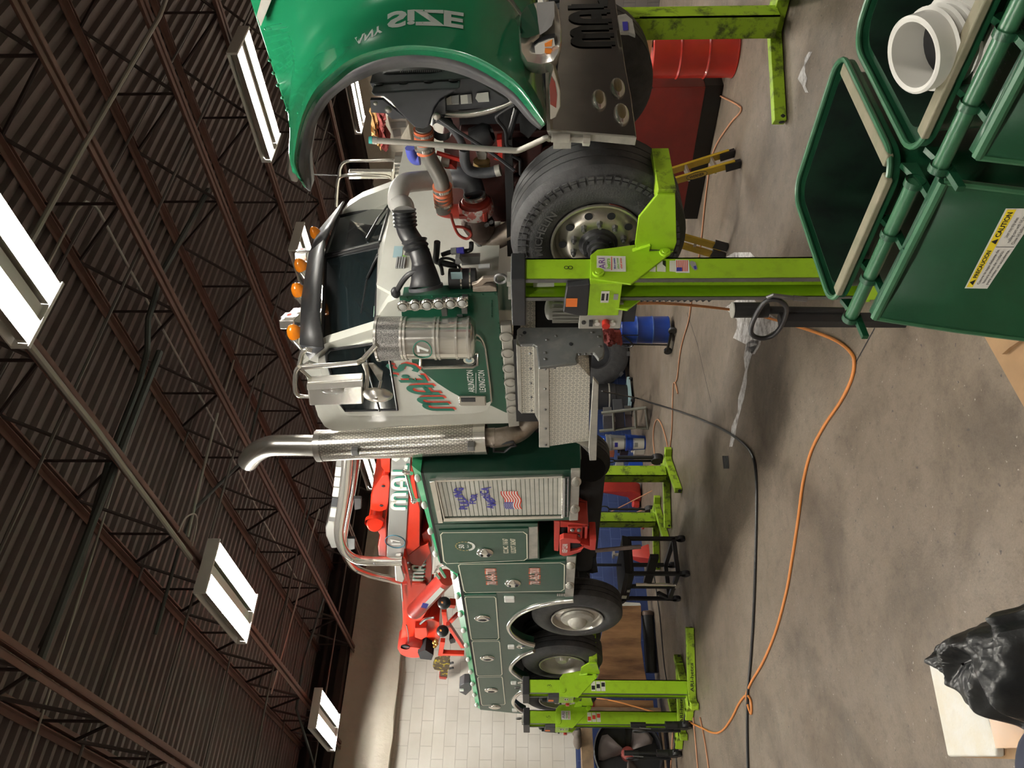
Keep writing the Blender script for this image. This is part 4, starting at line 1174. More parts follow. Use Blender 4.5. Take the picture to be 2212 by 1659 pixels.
# row of six round lamps on a chrome plate ahead of the cleaner
LAMPG = mat('lamp_glass', (.36, .36, .33), .25, coat=.5)
lp = part('lamp_plate', MIRR, lambda b: b.prism([T('4', 1030, 945, 4.0), T('4', 1590, 900, 4.0), T('4', 1590, 965, 4.0), T('4', 1030, 1005, 4.0)], EY*.02), cab, bevel=.004)
for x, y in ((1072, 960), (1168, 953), (1262, 948), (1356, 941), (1450, 936), (1543, 930)):
    p = T('4', x, y, 3.99)
    l = part('round_lamp', CHROME, lambda b: b.lathe(p, -EY+EX*.25, [(-.005, .042), (.018, .041), (.024, .035), (.012, .03)], 20), lp)
    part('lens', LAMPG, lambda b: b.lathe(p, -EY+EX*.1, [(.020, .028), (.024, .018), (.025, 0)], 16), l)
part('plate_bracket', STEEL, lambda b: (b.box(T('4', 1400, 1020, 4.02)-V((.03, 0, .02)), T('4', 1400, 1020, 4.02)+V((.05, .12, .02))), b.box(T('4', 1560, 1000, 4.02)-V((.03, 0, .02)), T('4', 1560, 1000, 4.02)+V((.05, .12, .02)))), lp)
# ---- mirrors
YM = 3.74
mb = part('mirror_bracket', CHROME, lambda b: (
    b.tube(crom(Tl('5', [(640, 215), (590, 205), (562, 240), (540, 335)], Y=YM+.1), 5)+Tl('5', [(545, 345), (800, 328), (1000, 308)], Y=YM)+crom(Tl('5', [(1045, 285), (1090, 235), (1160, 165)], Y=YM+.06), 4), .019, 10),
    b.tube(crom(Tl('5', [(540, 340), (512, 380), (503, 500), (520, 560), (580, 577), (800, 572), (1000, 555), (1062, 535), (1078, 480), (1080, 400), (1068, 315)], Y=YM-.02), 4), .015, 10),
    b.tube(Tl('5', [(540, 350), (640, 440)], Y=YM), .012, 8), b.tube(Tl('5', [(1050, 320), (1085, 400), (1060, 540)], Y=YM), .012, 8), b.tube(Tl('5', [(545, 350), (620, 300), (700, 330)], Y=YM+.2), .012, 8)))
mh = part('mirror_head', MIRR, lambda b: b.prism([T('5', 598, 470, YM-.05), T('5', 1040, 440, YM-.05), T('5', 1048, 640, YM-.03), T('5', 618, 652, YM-.03)], EY*.07), mb, bevel=.012)
part('head_ridge', MIRR, lambda b: b.prism([T('5', 600, 480, YM-.055), T('5', 1040, 450, YM-.055), T('5', 1042, 500, YM-.085), T('5', 604, 525, YM-.085)], EY*.04), mh)
part('head_lamp', LENS, lambda b: b.ell(T('5', 808, 532, YM-.055), .035, .012, .085, 12, 8), mh)
cm = T('5', 1162, 556, YM)
part('convex_mirror', MIRR, lambda b: (b.lathe(cm, -EY-EX*.3, [(.0, .115), (.012, .116), (.03, .09), (.045, .05), (.052, 0)], 32), b.lathe(cm, -EY-EX*.3, [(0, .115), (-.01, .0)], 32)), mb)
part('mirror_arm', ALUD, lambda b: b.prism(Tl('5', [(1090, 318), (1130, 318), (1205, 385), (1195, 455), (1170, 450)], Y=YM+.05), EY*.012), mb)
part('mirror_stem', CHROME, lambda b: (b.tube([T('5', 1190, 450, YM-.02), cm-EY*.05], .01, 8), b.tube([cm-EY*.05, T('5', 1060, 545, YM-.02)], .008, 8)), mb)
YL = 6.5
ml = part('mirror_bracket', CHROME, lambda b: (
    b.tube(crom(Tl('1', [(835, 1640), (850, 1440), (890, 1400), (1000, 1392), (1230, 1400), (1275, 1430)], Y=YL), 4), .017, 8),
    b.tube(crom(Tl('1', [(860, 1400), (870, 1330), (920, 1285), (1100, 1280), (1280, 1278), (1302, 1310), (1285, 1400), (1290, 1470)], Y=YL-.03), 4), .015, 8)))
part('mirror_head', MIRR, lambda b: b.prism(Tl('1', [(930, 1370), (1280, 1370), (1280, 1425), (930, 1430)], Y=YL), EY*.06), ml, bevel=.01)
part('aerial', STEEL, lambda b: b.tube(Tl('1', [(610, 1388), (845, 1396)], Y=YL), .006, 6), ml)
part('far_air_cleaner', CHROME, lambda b: b.cyl(T('1', 1320, 1335, 6.35), T('1', 1520, 1335, 6.35), .15, n=28))
# ---- raised hood: rows of the wheel arch lip, flare, side panel (photo pixels) with their depth
hr = [
 (3.93, [(669, 413), (664, 350), (669, 320), (679, 271), (706, 222), (744, 188), (787, 167), (825, 152), (880, 144), (936, 145), (990, 157), (1042, 178), (1100, 212), (1144, 260), (1168, 279)]),
 (3.88, [(660, 405), (644, 361), (649, 315), (663, 262), (690, 212), (727, 178), (765, 148), (820, 126), (880, 117), (940, 120), (1000, 133), (1055, 160), (1110, 198), (1150, 246), (1173, 273)]),
 (3.86, [(652, 392), (637, 352), (641, 305), (654, 250), (680, 196), (716, 160), (755, 130), (812, 108), (878, 98), (945, 102), (1008, 115), (1066, 142), (1120, 182), (1158, 235), (1177, 268)]),
 (3.93, [(646, 384), (633, 345), (636, 296), (648, 240), (672, 182), (707, 144), (745, 112), (805, 86), (875, 76), (945, 80), (1012, 92), (1075, 118), (1128, 160), (1164, 222), (1178, 262)]),
 (4.22, [(640, 376), (630, 338), (632, 290), (640, 230), (660, 165), (692, 115), (732, 75), (795, 35), (860, 10), (940, -6), (1020, -4), (1085, 28), (1135, 90), (1166, 180), (1179, 240)]),
 (4.30, [(634, 372), (627, 332), (629, 285), (626, 250), (640, 150), (668, 90), (705, 45), (770, 0), (845, -30), (930, -50), (1030, -50), (1100, 10), (1145, 80), (1170, 170), (1180, 236)]),
 (4.42, [(634, 371), (626, 331), (628, 283), (624, 244), (608, 195), (590, 143), (570, 82), (556, 40), (543, 0), (530, -50), (900, -130), (1040, -70), (1120, 20), (1160, 120), (1182, 230)])]
HR = [[T('p', x, y, 3.93+(Y-3.93)*(min(1, .3+.175*i) if Y > 4.1 else 1)) for i, (x, y) in enumerate(row)] for Y, row in hr]
HS = [crom(r, 4) for r in HR]
hood = part('hood', HGREEN, lambda b: b.grid(HS[1:]), solid=.012, angle=50)
from mathutils.bvhtree import BVHTree
_hm = hood.data
HB = BVHTree.FromPolygons([v.co.copy() for v in _hm.vertices], [tuple(p.vertices) for p in _hm.polygons])


def hoodpt(px, py, lift=.022):
    d = (TM @ ray('p', px, py)).normalized(); h = HB.ray_cast(-OFF, d)
    if h[0] is None: return T('p', px, py, 4.1)
    return h[0]-d*lift


part('fender_lip', TRIMB, lambda b: (b.grid(HS[:2]), b.grid([HS[0], [p+EY*.12 for p in HS[0]]])), hood, solid=.012, angle=50)
# top skin and nose of the tipped hood, out past the frame
back = [T('p', x, y, 4.42) for x, y in ((624, 244), (590, 143), (556, 40), (530, -50))]
part('hood_top', HGREEN, lambda b: b.grid([crom(back, 3), [p+V((.10, .25, .06)) for p in crom(back, 3)], [p+V((.18, 1.3, .1)) for p in crom(back, 3)]]), hood, solid=.012)
part('hood_nose', HGREEN, lambda b: b.grid([[T('p', 900, -130, 4.42), T('p', 1040, -70, 4.42), T('p', 1120, 20, 4.42), T('p', 1160, 120, 4.42)], [T('p', 900, -160, 5.9), T('p', 1040, -150, 5.9), T('p', 1120, -140, 5.9), T('p', 1160, -140, 5.9)]]), hood, solid=.012)
part('hood_rivets', HGREEN, lambda b: [b.ell(hoodpt(500+x*.27125, y*.27125, .0), .011, .011, .011, 8, 5) for x, y in ((270, 228), (305, 480), (335, 582), (370, 680), (405, 778), (442, 875))], hood)
part('side_vent', ALU, lambda b: b.prism(Tl('1', [(240, -20), (325, -20), (232, 212), (200, 125)], Y=4.36), EY*.02), hood)
part('far_fender', ALU, lambda b: b.prism(Tl('p', [(621, 328), (634, 322), (642, 360), (643, 396), (628, 393), (619, 375)], Y=6.2), EY*.1), hood, bevel=.02)


def arcpx(cx, cy, bend, slope=0., k=1.0):
    return lambda X, Y: hoodpt(cx+X*1000-bend*X*1000*Y*1000*.0, cy+Y*1000+bend*(X*1000)**2-X*1000*slope)


text('SiZE', V(), EX, EZ, .033, RFTXT, hood, w=.165, bold=.04, fn=arcpx(919, 38, .0012), name='lettering')  # mirrored reflection in the glossy hood, painted on as grey letters
text('ANY', V(), EX, EZ, .017, RFTXT, hood, w=.060, bold=.03, fn=arcpx(796, 76, 0, .5), name='lettering')  # same painted reflection, the smaller word on the flare
# headlamp pod
hp = [T('Bp', x, y, Y) for x, y, Y in ((5, 520, 4.0), (20, 250, 4.2), (110, 120, 4.4), (240, 40, 4.5), (540, 20, 4.5), (600, 150, 4.35), (640, 420, 4.1), (645, 640, 3.98), (600, 830, 3.92), (530, 950, 3.92), (330, 1000, 3.92), (120, 960, 3.93), (30, 800, 3.95))]
HPC = sum(hp, V())/len(hp)
pod = part('headlamp_pod', MIRR, lambda b: b.grid([[p+V((-.1, .12, 0)) for p in hp], hp, [HPC+(p-HPC)*.93+V((.02, -.035, 0)) for p in hp], [HPC+(p-HPC)*.6+V((.03, -.05, 0)) for p in hp], [HPC+(p-HPC)*.05+V((.03, -.05, 0)) for p in hp]], wrap=True), hood, angle=60)


def podp(c, x, y, d): return T(c, x, y, 4.12-d)


part('pod_cover', GREEN, lambda b: b.prism([T('Bp', x, y, Y-.085) for x, y, Y in ((10, 400, 4.07), (40, 230, 4.2), (130, 110, 4.35), (230, 80, 4.42), (270, 180, 4.3), (310, 510, 4.06), (130, 570, 4.03), (30, 560, 4.04))], EY*.03), pod, bevel=.008)
part('pod_panel', GREYPL, lambda b: b.prism([T('Bp', x, y, Y-.09) for x, y, Y in ((270, 75, 4.42), (535, 50, 4.43), (540, 240, 4.25), (500, 380, 4.13), (420, 460, 4.08), (320, 525, 4.06), (290, 330, 4.18))], EY*.03), pod, bevel=.006)
lensp = [(240, 700), (300, 650), (450, 590), (530, 575), (548, 700), (540, 860), (480, 930), (300, 940), (255, 860)]
hl = part('headlamp', BLACK, lambda b: b.prism([T('Bp', x, y, 3.95) for x, y in [(225, 690), (300, 630), (450, 570), (548, 560), (565, 700), (556, 875), (490, 955), (290, 960), (240, 870)]], EY*.05), pod, bevel=.004)
part('lens', LENS, lambda b: b.prism([T('Bp', x, y, 3.945) for x, y in lensp], EY*.02), hl)
part('amber_lens', AMBER, lambda b: (b.prism([T('Bp', x, y, 3.935) for x, y in [(390, 660), (505, 600), (495, 690), (395, 700)]], EY*.01), b.prism([T('Bp', x, y, 3.935) for x, y in [(395, 730), (495, 735), (490, 800), (390, 790)]], EY*.01), b.prism([T('Bp', x, y, 3.935) for x, y in [(385, 850), (480, 850), (470, 895), (385, 890)]], EY*.01)), hl)
part('signal_strip', MIRR, lambda b: b.prism([T('2', x, y, 3.93) for x, y in ((690, 950), (685, 700), (700, 600), (720, 530), (745, 620), (775, 720), (778, 850), (740, 935), (705, 955))], EY*.12), hood, bevel=.012)
part('signal_lens', mat('red_lens', (.25, .03, .02), .2, coat=.6), lambda b: b.prism([T('2', x, y, 3.922) for x, y in ((695, 830), (690, 680), (705, 610), (735, 660), (750, 760), (742, 860))], EY*.02), hood)
# ---- bumper
be = T('2', 1385, 1095, 3.93); bt = T('2', 690, 1035, 3.93)
Xb = be.x
bfp = [T('2', x, y, X=Xb+OFF.x) for x, y in ((690, 1035), (1385, 1095), (1340, 760), (1300, 560), (1215, 0), (1190, -150), (775, -150), (770, 0), (755, 500))]
bmp = part('bumper', BUMP, lambda b: b.prism(bfp, -EX*.02), bevel=.006)
part('bumper_end', ALUD, lambda b: b.prism([T('2', 668, 1040, 3.93), T('2', 1384, 1096, 3.93), T('2', 1372, 1160, 3.93), T('2', 690, 1092, 3.93)], EY*.02), bmp, bevel=.004)
part('bumper_return', ALUD, lambda b: b.prism([T('2', 668, 1040, 3.93), T('2', 690, 1092, 3.93), T('2', 690, 1092, 3.93)+EY*2.4, T('2', 668, 1040, 3.93)+EY*2.4], -EZ*.02), bmp)
for x, y, ang in ((1085, 795, 0), (1232, 700, 0), (1262, 908, 0)):
    p = T('2', x, y, X=Xb+.004+OFF.x)
    l = part('fog_lamp', MIRR, lambda b: b.ell(p, .03, .115, .045, 22, 10), bmp)
    part('lens', FOG, lambda b: b.ell(p+EX*.014, .022, .09, .029, 18, 8), l)
pm = T('2', 1130, 330, X=Xb+.004+OFF.x)
mo = T('Bp', 1440, 700, X=Xb+.004+OFF.x)
mals(mo+EZ*.02, EY*1.02, EZ, .27, BTXT, BTXT, bmp, 0, apo=False, thick=.95)
part('plate_bracket', ALUD, lambda b: b.prism([T('Bp', x, y, X=Xb+.06+OFF.x) for x, y in ((1480, 230), (1600, 205), (1700, 290), (1745, 520), (1650, 480), (1525, 475))], -EX*.02), bmp)
part('plate_sticker', NTXT, lambda b: b.face([T('Bp', x, y, X=Xb+.066+OFF.x) for x, y in ((1550, 325), (1630, 320), (1640, 450), (1562, 455))]), bmp)
# chrome pole standing from the bumper end, teal cap
pole = part('guide_pole', ALU, lambda b: b.tube(Tl('E', [(130, 900), (900, 955), (1500, 1005), (1700, 1018)], Y=3.9)+crom(Tl('E', [(1830, 1025), (1900, 1015), (2100, 925), (2212, 870)], Y=3.9), 4)+Tl('2', [(690, 1108)], Y=3.92), .0165, 12))
part('pole_cap', mat('teal_cap', (.08, .55, .50), .4), lambda b: b.cyl(T('E', 95, 898, 3.9), T('E', 135, 900, 3.9), .02, n=12), pole)
part('pole_collar', ALU, lambda b: b.cyl(T('E', 140, 901, 3.9), T('E', 195, 905, 3.9), .022, n=14), pole)
part('pole_bracket', ALUD, lambda b: (b.cyl(T('2', 705, 1095, 3.90), T('2', 850, 1105, 3.90), .026, n=14), b.cyl(T('2', 850, 1110, 3.90), T('2', 960, 1118, 3.90), .016, n=12), b.cyl(T('2', 955, 1118, 3.90), T('2', 1010, 1122, 3.90), .03, n=6), b.obox(T('2', 790, 1140, 3.92), EX*.03, EZ*.05, EY*.01)), pole)
# ---- engine bay
PEW = mat('charge_pipe', (.36, .35, .32), .4, .7, var=.5, vs=7, dirt=(.22, .19, .16))
GPIPE = mat('grey_intake_pipe', (.44, .43, .40), .45, .2, var=.3, vs=5)
part('frame_rail', BLK2, lambda b: b.prism([T('3', 318, -300, 4.7), T('3', 335, 400, 4.7), T('3', 355, 1010, 4.7), T('3', 420, 1010, 4.7), T('3', 400, 400, 4.7), T('3', 380, -300, 4.7)], EY*.08), ch)
part('bay_shade_block', DARK, lambda b: (b.box(tv(-3.85, 5.75, -.3), tv(-2.5, 5.8, .55)), b.box(tv(-3.9, 4.8, -.35), tv(-2.45, 5.8, -.3)), b.box(tv(-3.0, 5.1, -.25), tv(-2.5, 5.7, .55))))  # added dark boxes, the bay's deep shade put in as black
ENGD = mat('shaded_grimy_engine', (.07, .014, .010), .6, var=.7, vs=12, dirt=(.02, .012, .01))  # darkened copy of the engine red, shade of the bay put into it
en = part('engine_block', ENGD, lambda b: (b.box(tv(-3.75, 5.0, -.25), tv(-2.95, 5.5, .55)), b.box(tv(-3.7, 4.92, -.05), tv(-3.0, 5.05, .2)),
      [b.cyl(tv(-3.68+k*.13, 4.98, .2), tv(-3.68+k*.13, 4.86, .12), .045, n=10) for k in range(6)], b.box(tv(-3.7, 5.06, .55), tv(-3.0, 5.44, .68)), b.cyl(tv(-3.1, 4.95, -.1), tv(-3.1, 4.75, -.1), .07)), bevel=.015)
YT = 4.78
tb = part('turbocharger', ENG, lambda b: (b.lathe(T('F', 1440, 330, YT), EX, [(-.07, .05), (-.05, .115), (.03, .125), (.06, .10), (.07, .05)], 24), b.tube(crom(Tl('F', [(1400, 350), (1180, 390), (1000, 380), (900, 340)], Y=YT), 4), .055, 14)))
part('exhaust_manifold', ENG, lambda b: (b.tube(crom(Tl('F', [(1540, 900), (1350, 960), (1180, 880), (1130, 780)], Y=YT+.06), 5), .045, 12), b.tube(crom(Tl('F', [(1700, 1000), (1560, 1060), (1400, 1010), (1300, 960)], Y=YT+.05), 5), .05, 12)))
part('turbo_housing', mat('scraped_housing', (.55, .5, .46), .5, var=.9, vs=14, dirt=(.4, .05, .03), thr=(.48, .54)), lambda b: b.lathe(T('F', 1440, 320, YT-.02), EZ*.1+EX*1.0, [(-.055, .126), (-.03, .132), (.02, .132), (.04, .122)], 28), tb)
part('turbine_housing', RUST, lambda b: (b.lathe(T('F', 1470, 600, YT), EX*.6-EZ*.6, [(-.07, .05), (-.06, .12), (.0, .135), (.06, .12), (.1, .08)], 24), b.cyl(T('F', 1480, 690, YT-.02), T('F', 1540, 790, YT-.02), .075)), tb)
part('oil_line', ENG, lambda b: (b.tube(crom(Tl('F', [(1060, 430), (1110, 600), (1180, 740), (1300, 800), (1370, 740), (1340, 680), (1240, 630), (1130, 620)], Y=YT-.12), 5), .011, 8), b.tube(crom(Tl('F', [(1190, 470), (1400, 465), (1560, 480)], Y=YT-.12), 4), .018, 8), b.tube(Tl('F', [(1560, 400), (1570, 520)], Y=YT-.12), .025, 8)), tb)
part('heat_bolt', STEEL, lambda b: [b.cyl(T('F', x, y, YT-.13), T('F', x+18, y-10, YT-.17), .016, n=6) for x, y in ((1590, 600), (1655, 560))], tb)
part('downpipe', CAST, lambda b: b.tube(crom(Tl('F', [(1470, 800), (1600, 850), (1740, 800), (1900, 720), (2050, 640)], Y=YT+.0), 5), .082, 20), tb)
part('exhaust_band', STEEL, lambda b: b.lathe(T('F', 1500, 805, YT), EX*.5-EZ*.7, [(-.012, .078), (-.012, .09), (.012, .09), (.012, .078)], 24), tb)
# charge air pipe with ribbed orange hoses
cpath = crom(Tl('E', [(745, 760), (750, 850), (755, 930), (790, 1060), (870, 1210), (940, 1340), (965, 1440), (975, 1659), (985, 1750)], Y=4.62), 6)
cp = part('charge_pipe', PEW, lambda b: b.tube(cpath, .054, 22))


def ribbed(b, p0, p1, r, n):
    p0, p1 = V(p0), V(p1); pts, rr = [], []
    for i in range(n*6+1):
        t = i/(n*6); pts.append(p0+(p1-p0)*t); rr.append(r+.006*math.cos(t*n*2*math.pi))
    b.tube(pts, rr, 22)


part('orange_hose', ORANGE, lambda b: (ribbed(b, T('E', 745, 770, 4.62), T('E', 755, 925, 4.62), .062, 4), ribbed(b, T('E', 765, 1000, 4.62), T('E', 775, 1040, 4.62), .058, 1), ribbed(b, T('E', 968, 1450, 4.62), T('F', 960, 300, 4.64), .064, 6)), cp)
part('hose_clamp', CHROME, lambda b: [b.lathe(T(c_, x, y, 4.62), T(c_, x+dx, y+20, 4.62)-T(c_, x, y, 4.62), [(-.009, .05), (-.009, .068), (.009, .068), (.009, .05)], 24) for c_, x, y, dx in (('E', 746, 815, 2), ('E', 757, 985, 3), ('F', 930, 60, 3), ('F', 955, 265, 3), ('E', 966, 1480, 2))], cp)
# intake elbow across the bay and down to the cowl filter
ip = crom([T('E', 1250, 1330, 4.9), T('E', 1000, 1365, 4.85), T('E', 700, 1390, 4.78), T('E', 520, 1420, 4.7), T('E', 450, 1520, 4.62), T('E', 440, 1659, 4.55), T('F', 355, 300, 4.5), T('F', 365, 380, 4.46)], 6)
it = part('intake_pipe', GPIPE, lambda b: b.tube(ip, .072, 26))
part('intake_elbow', GREYP, lambda b: b.tube(crom([T('E', 1090, 1345, 4.88), T('E', 1200, 1350, 4.86), T('E', 1310, 1400, 4.84), T('E', 1350, 1500, 4.82), T('F', 1420, 130, 4.8)], 6), .078, 22), it)
part('elbow_clamp', CHROME, lambda b: b.lathe(T('F', 1420, 150, 4.8), EX*.5-EZ*.1+EY*.0-EX*1.2, [(-.014, .07), (-.014, .086), (.014, .086), (.014, .07)], 24), it)
bel = part('intake_bellows', HOSE, lambda b: (ribbed(b, T('F', 365, 370, 4.46), T('F', 385, 600, 4.42), .08, 4), ribbed(b, T('F', 520, 830, 4.34), T('F', 560, 1000, 4.28), .086, 2)), it)
part('intake_duct', BLACK, lambda b: b.tube(crom([T('F', 385, 590, 4.42), T('F', 410, 690, 4.4), T('F', 480, 810, 4.36), T('F', 560, 930, 4.3), T('F', 620, 1080, 4.24), T('F', 650, 1230, 4.2), T('F', 680, 1400, 4.12), T('F', 690, 1520, 4.08)], 5), [.07+max(0, i-10)*.0004+(.0028*max(0, i-22)) for i in range(36)], 22), it)
part('duct_band', GREYP, lambda b: [b.lathe(T('F', 690, y, Y), T('F', 690, 1560, 4.08)-T('F', 660, 1400, 4.12), [(-.012, .10), (-.012, .123), (.012, .123), (.012, .10)], 26) for y, Y in ((1525, 4.08),)], it)
part('breather_hose', BLACK, lambda b: b.tube(crom(Tl('F', [(560, 1290), (440, 1330), (340, 1440), (270, 1560), (240, 1620)], Y=4.12), 5), .02, 10), it)
part('breather_flange', BLACK, lambda b: b.ell(T('F', 240, 1605, 4.12), .05, .03, .035, 14, 8), it)
# radiator assembly
rdp = [(100, 215), (1320, 160), (1440, 215), (1840, 480), (1000, 560), (1000, 400), (160, 330)]
rad = part('radiator', GREYP, lambda b: b.prism(Tl('E', rdp, Y=4.6), EY*1.1), bevel=.006)
part('radiator_seal', BLACK, lambda b: (b.prism(Tl('E', [(100, 205), (300, 90), (800, 55), (1200, 110), (1330, 158), (800, 195)], Y=4.7), EY*.9),), rad, bevel=.01)
part('radiator_fins', STEEL, lambda b: [b.face(Tl('E', [(470+k*24, 60), (478+k*24, 60), (474+k*24, 90), (466+k*24, 90)], Y=4.68)) for k in range(22)], rad)
part('radiator_stay', BLK2, lambda b: [b.ell(T('E', x, y, 4.59), .01, .01, .03, 8, 6) for x, y in ((210, 235), (505, 222), (805, 205), (1100, 188))], rad)
tk = part('radiator_tank', GREYP, lambda b: b.prism(Tl('E', [(110, 335), (650, 300), (1190, 280), (1080, 350), (960, 420), (880, 520), (845, 640), (820, 740), (740, 775), (640, 755), (560, 680), (440, 560), (350, 450), (270, 390), (160, 385)], Y=4.5), EY*.12), bevel=.03)
part('tank_ribs', BLACK, lambda b: b.prism(Tl('E', [(1000, 395), (1010, 590), (870, 600), (850, 640), (880, 540), (930, 450)], Y=4.49), EY*.1), tk)
part('tank_bolt', ALU, lambda b: (b.ell(T('E', 905, 615, 4.46), .026, .02, .026, 12, 8), b.ell(T('E', 325, 535, 4.47), .022, .02, .022), b.ell(T('E', 172, 462, 4.48), .014, .01, .014, 10, 6)), tk)
part('side_plate', GREYP, lambda b: b.prism(Tl('E', [(110, 420), (260, 420), (380, 520), (540, 640), (370, 650), (300, 580), (120, 570)], Y=4.52), EY*.03), tk)
part('data_sticker', [PAPER, PAPD], lambda b: (b.mi(0).face(Tl('E', [(1015, 405), (1070, 372), (1168, 358), (1172, 470), (1025, 482)], Y=4.585)), b.mi(0).face(Tl('E', [(1185, 365), (1315, 348), (1328, 460), (1192, 470)], Y=4.585)), b.mi(0).face(Tl('E', [(1385, 340), (1520, 325), (1530, 440), (1400, 448), (1365, 400)], Y=4.585)), b.mi(1).face(Tl('E', [(1075, 375), (1165, 362), (1168, 465), (1082, 472)], Y=4.58)), b.mi(1).face(Tl('E', [(1268, 355), (1312, 352), (1322, 458), (1278, 462)], Y=4.58))), rad, smooth=False)
part('fan_shroud', MIRR, lambda b: b.tube(crom(Tl('E', [(1000, 585), (1250, 590), (1500, 550), (1700, 480), (1830, 420)], Y=4.62), 5), .024, 10), rad)
part('coolant_hose', GREYP, lambda b: (b.tube(crom(Tl('E', [(910, 640), (1050, 720), (1160, 850), (1215, 960)], Y=4.56), 5), .026, 12), b.tube(crom(Tl('E', [(1235, 1010), (1240, 1150), (1290, 1250), (1400, 1290), (1540, 1285), (1660, 1255)], Y=4.6), 6), .036, 14), b.tube(crom(Tl('E', [(930, 640), (1150, 790), (1420, 960), (1650, 1120), (1830, 1260)], Y=4.5), 5), .012, 8)))
part('hose_end', ALUD, lambda b: b.cyl(T('E', 1605, 1270, 4.59), T('E', 1665, 1255, 4.59), .04, n=14))
part('engine_accessories', BLACK, lambda b: ([b.lathe(T('E', 960, 780+k*0, 4.7), EY, [(-.02, .07+.0*k), (.08, .075)], 18) for k in range(1)], b.lathe(T('E', 1420, 870, 4.75), EX*.4-EZ, [(-.05, .085), (.05, .085), (.09, .06)], 20), b.tube(crom(Tl('E', [(1830, 480), (1660, 580), (1625, 650), (1720, 780), (1740, 950), (1800, 990)], Y=4.55), 5), .012, 8), b.tube(crom(Tl('E', [(1860, 520), (1800, 740), (1760, 880)], Y=4.6), 4), .02, 8), b.tube(Tl('E', [(1790, 1080), (1900, 1140), (1900, 1310)], Y=4.5), .01, 8), b.prism(Tl('E', [(1880, 560), (2000, 640), (2100, 760), (2000, 880), (1900, 800)], Y=4.8), EY*.1)))
part('accessory_casting', ALUD, lambda b: (b.prism(Tl('E', [(1310, 880), (1520, 860), (1525, 1000), (1340, 1010)], Y=4.75), EY*.15), b.prism(Tl('E', [(1370, 1020), (1460, 1020), (1510, 1060), (1500, 1140), (1400, 1150), (1370, 1060)], Y=4.74), EY*.1), b.cyl(T('E', 950, 1130, 4.72), T('E', 1060, 1150, 4.72), .05)), bevel=.01)
part('brass_filter', mat('brass_filter', (.28, .18, .06), .5, .5), lambda b: b.cyl(T('E', 1440, 1150, 4.72), T('E', 1440, 1230, 4.72), .06))
part('red_hose', DRUM, lambda b: (b.tube(Tl('E', [(900, 1050), (1190, 1135)], Y=4.66), .016, 8), b.prism(Tl('E', [(960, 1170), (1080, 1190), (1140, 1250), (1000, 1240)], Y=4.68), EY*.1), b.prism(Tl('E', [(1620, 900), (1680, 890), (1690, 1160), (1580, 1130), (1640, 1060)], Y=4.66), EY*.08)))
part('blue_hose', mat('blue_hose', (.10, .12, .50), .4), lambda b: b.tube(crom(Tl('E', [(590, 990), (610, 1080), (650, 1130), (700, 1130)], Y=4.9), 4), .04, 12))
part('hanging_rag', [mat('yellow_rag', (.62, .36, .13), .8), RAG], lambda b: (b.mi(0).prism(Tl('E', [(105, 565), (190, 585), (250, 985), (205, 985), (140, 840)], Y=4.5), EY*.04), b.mi(1).prism(Tl('E', [(190, 585), (300, 575), (265, 640), (345, 970), (250, 985)], Y=4.49), EY*.04)), bevel=.008) if False else None
part('label_plate', [PAPER, PAPD], lambda b: (b.mi(0).prism(Tl('E', [(315, 625), (540, 650), (565, 710), (480, 860), (470, 890), (385, 895)], Y=4.8), EY*.02), b.mi(1).face(Tl('E', [(350, 690), (535, 680), (540, 745), (360, 760)], Y=4.795)), b.mi(1).face(Tl('E', [(370, 775), (470, 770), (480, 850), (390, 865)], Y=4.795))), rad)
part('firewall_sticker', [PAPB, LTXT], lambda b: (b.mi(0).face([T('F', x, y, X=Xf-.0+.015+OFF.x) for x, y in ((220, 908), (348, 910), (330, 1082), (195, 1080))]), b.mi(1).face([T('F', x, y, X=Xf+.015+OFF.x) for x, y in ((345, 1040), (400, 1060), (400, 1085), (340, 1085))])), fwl, smooth=False)
part('firewall_louvre', GREYPL, lambda b: [b.obox(T('F', 262+k*36, 1155, X=Xf+.02+OFF.x), EY*.06, EZ*.006, EX*.01) for k in range(4)], fwl)
mo_ = part('wiper_motor', BLACK, lambda b: b.cyl(T('F', 1040, 1400, 4.25), T('F', 1440, 1390, 4.25), .075, n=20), fwl)
part('motor_band', CHROME, lambda b: [b.cyl(T('F', x, 1395, 4.25), T('F', x+22, 1395, 4.25), .079, n=20) for x in (1215, 1345)], mo_)
part('motor_label', PAPB, lambda b: b.obox(T('F', 1150, 1350, 4.17), EX*.03, EZ*.04, EY*.003), mo_)
part('wiring_loom', BLACK, lambda b: (b.tube(crom(Tl('F', [(860, 850), (850, 1010), (840, 1120), (900, 1150), (1060, 1190), (1160, 1200)], Y=4.35), 5), .024, 10), b.tube(crom(Tl('F', [(930, 1040), (1050, 1000), (1140, 985), (1280, 985), (1360, 960), (1370, 860)], Y=4.4), 5), .018, 10), b.tube(crom(Tl('F', [(890, 1190), (910, 1110), (1000, 1090), (1120, 1130), (1200, 1230)], Y=4.3), 5), .01, 8), b.tube(crom(Tl('F', [(940, 1330), (925, 1240), (905, 1190)], Y=4.3), 4), .014, 8)), fwl)
part('loom_connector', GREYPL, lambda b: (b.cyl(T('F', 1070, 990, 4.36), T('F', 1150, 980, 4.36), .026, n=12), b.prism(Tl('F', [(1130, 1090), (1190, 1090), (1230, 1150), (1190, 1190), (1130, 1170)], Y=4.28), EY*.06), b.cyl(T('F', 1480, 1215, 4.25), T('F', 1650, 1205, 4.25), .018, n=10), b.prism(Tl('F', [(1180, 1070), (1500, 1065), (1495, 1180), (1230, 1200)], Y=4.42), EY*.04)), fwl)
part('loom_plug', NTXT, lambda b: b.cyl(T('F', 1155, 985, 4.36), T('F', 1260, 975, 4.36), .026, n=12), fwl)
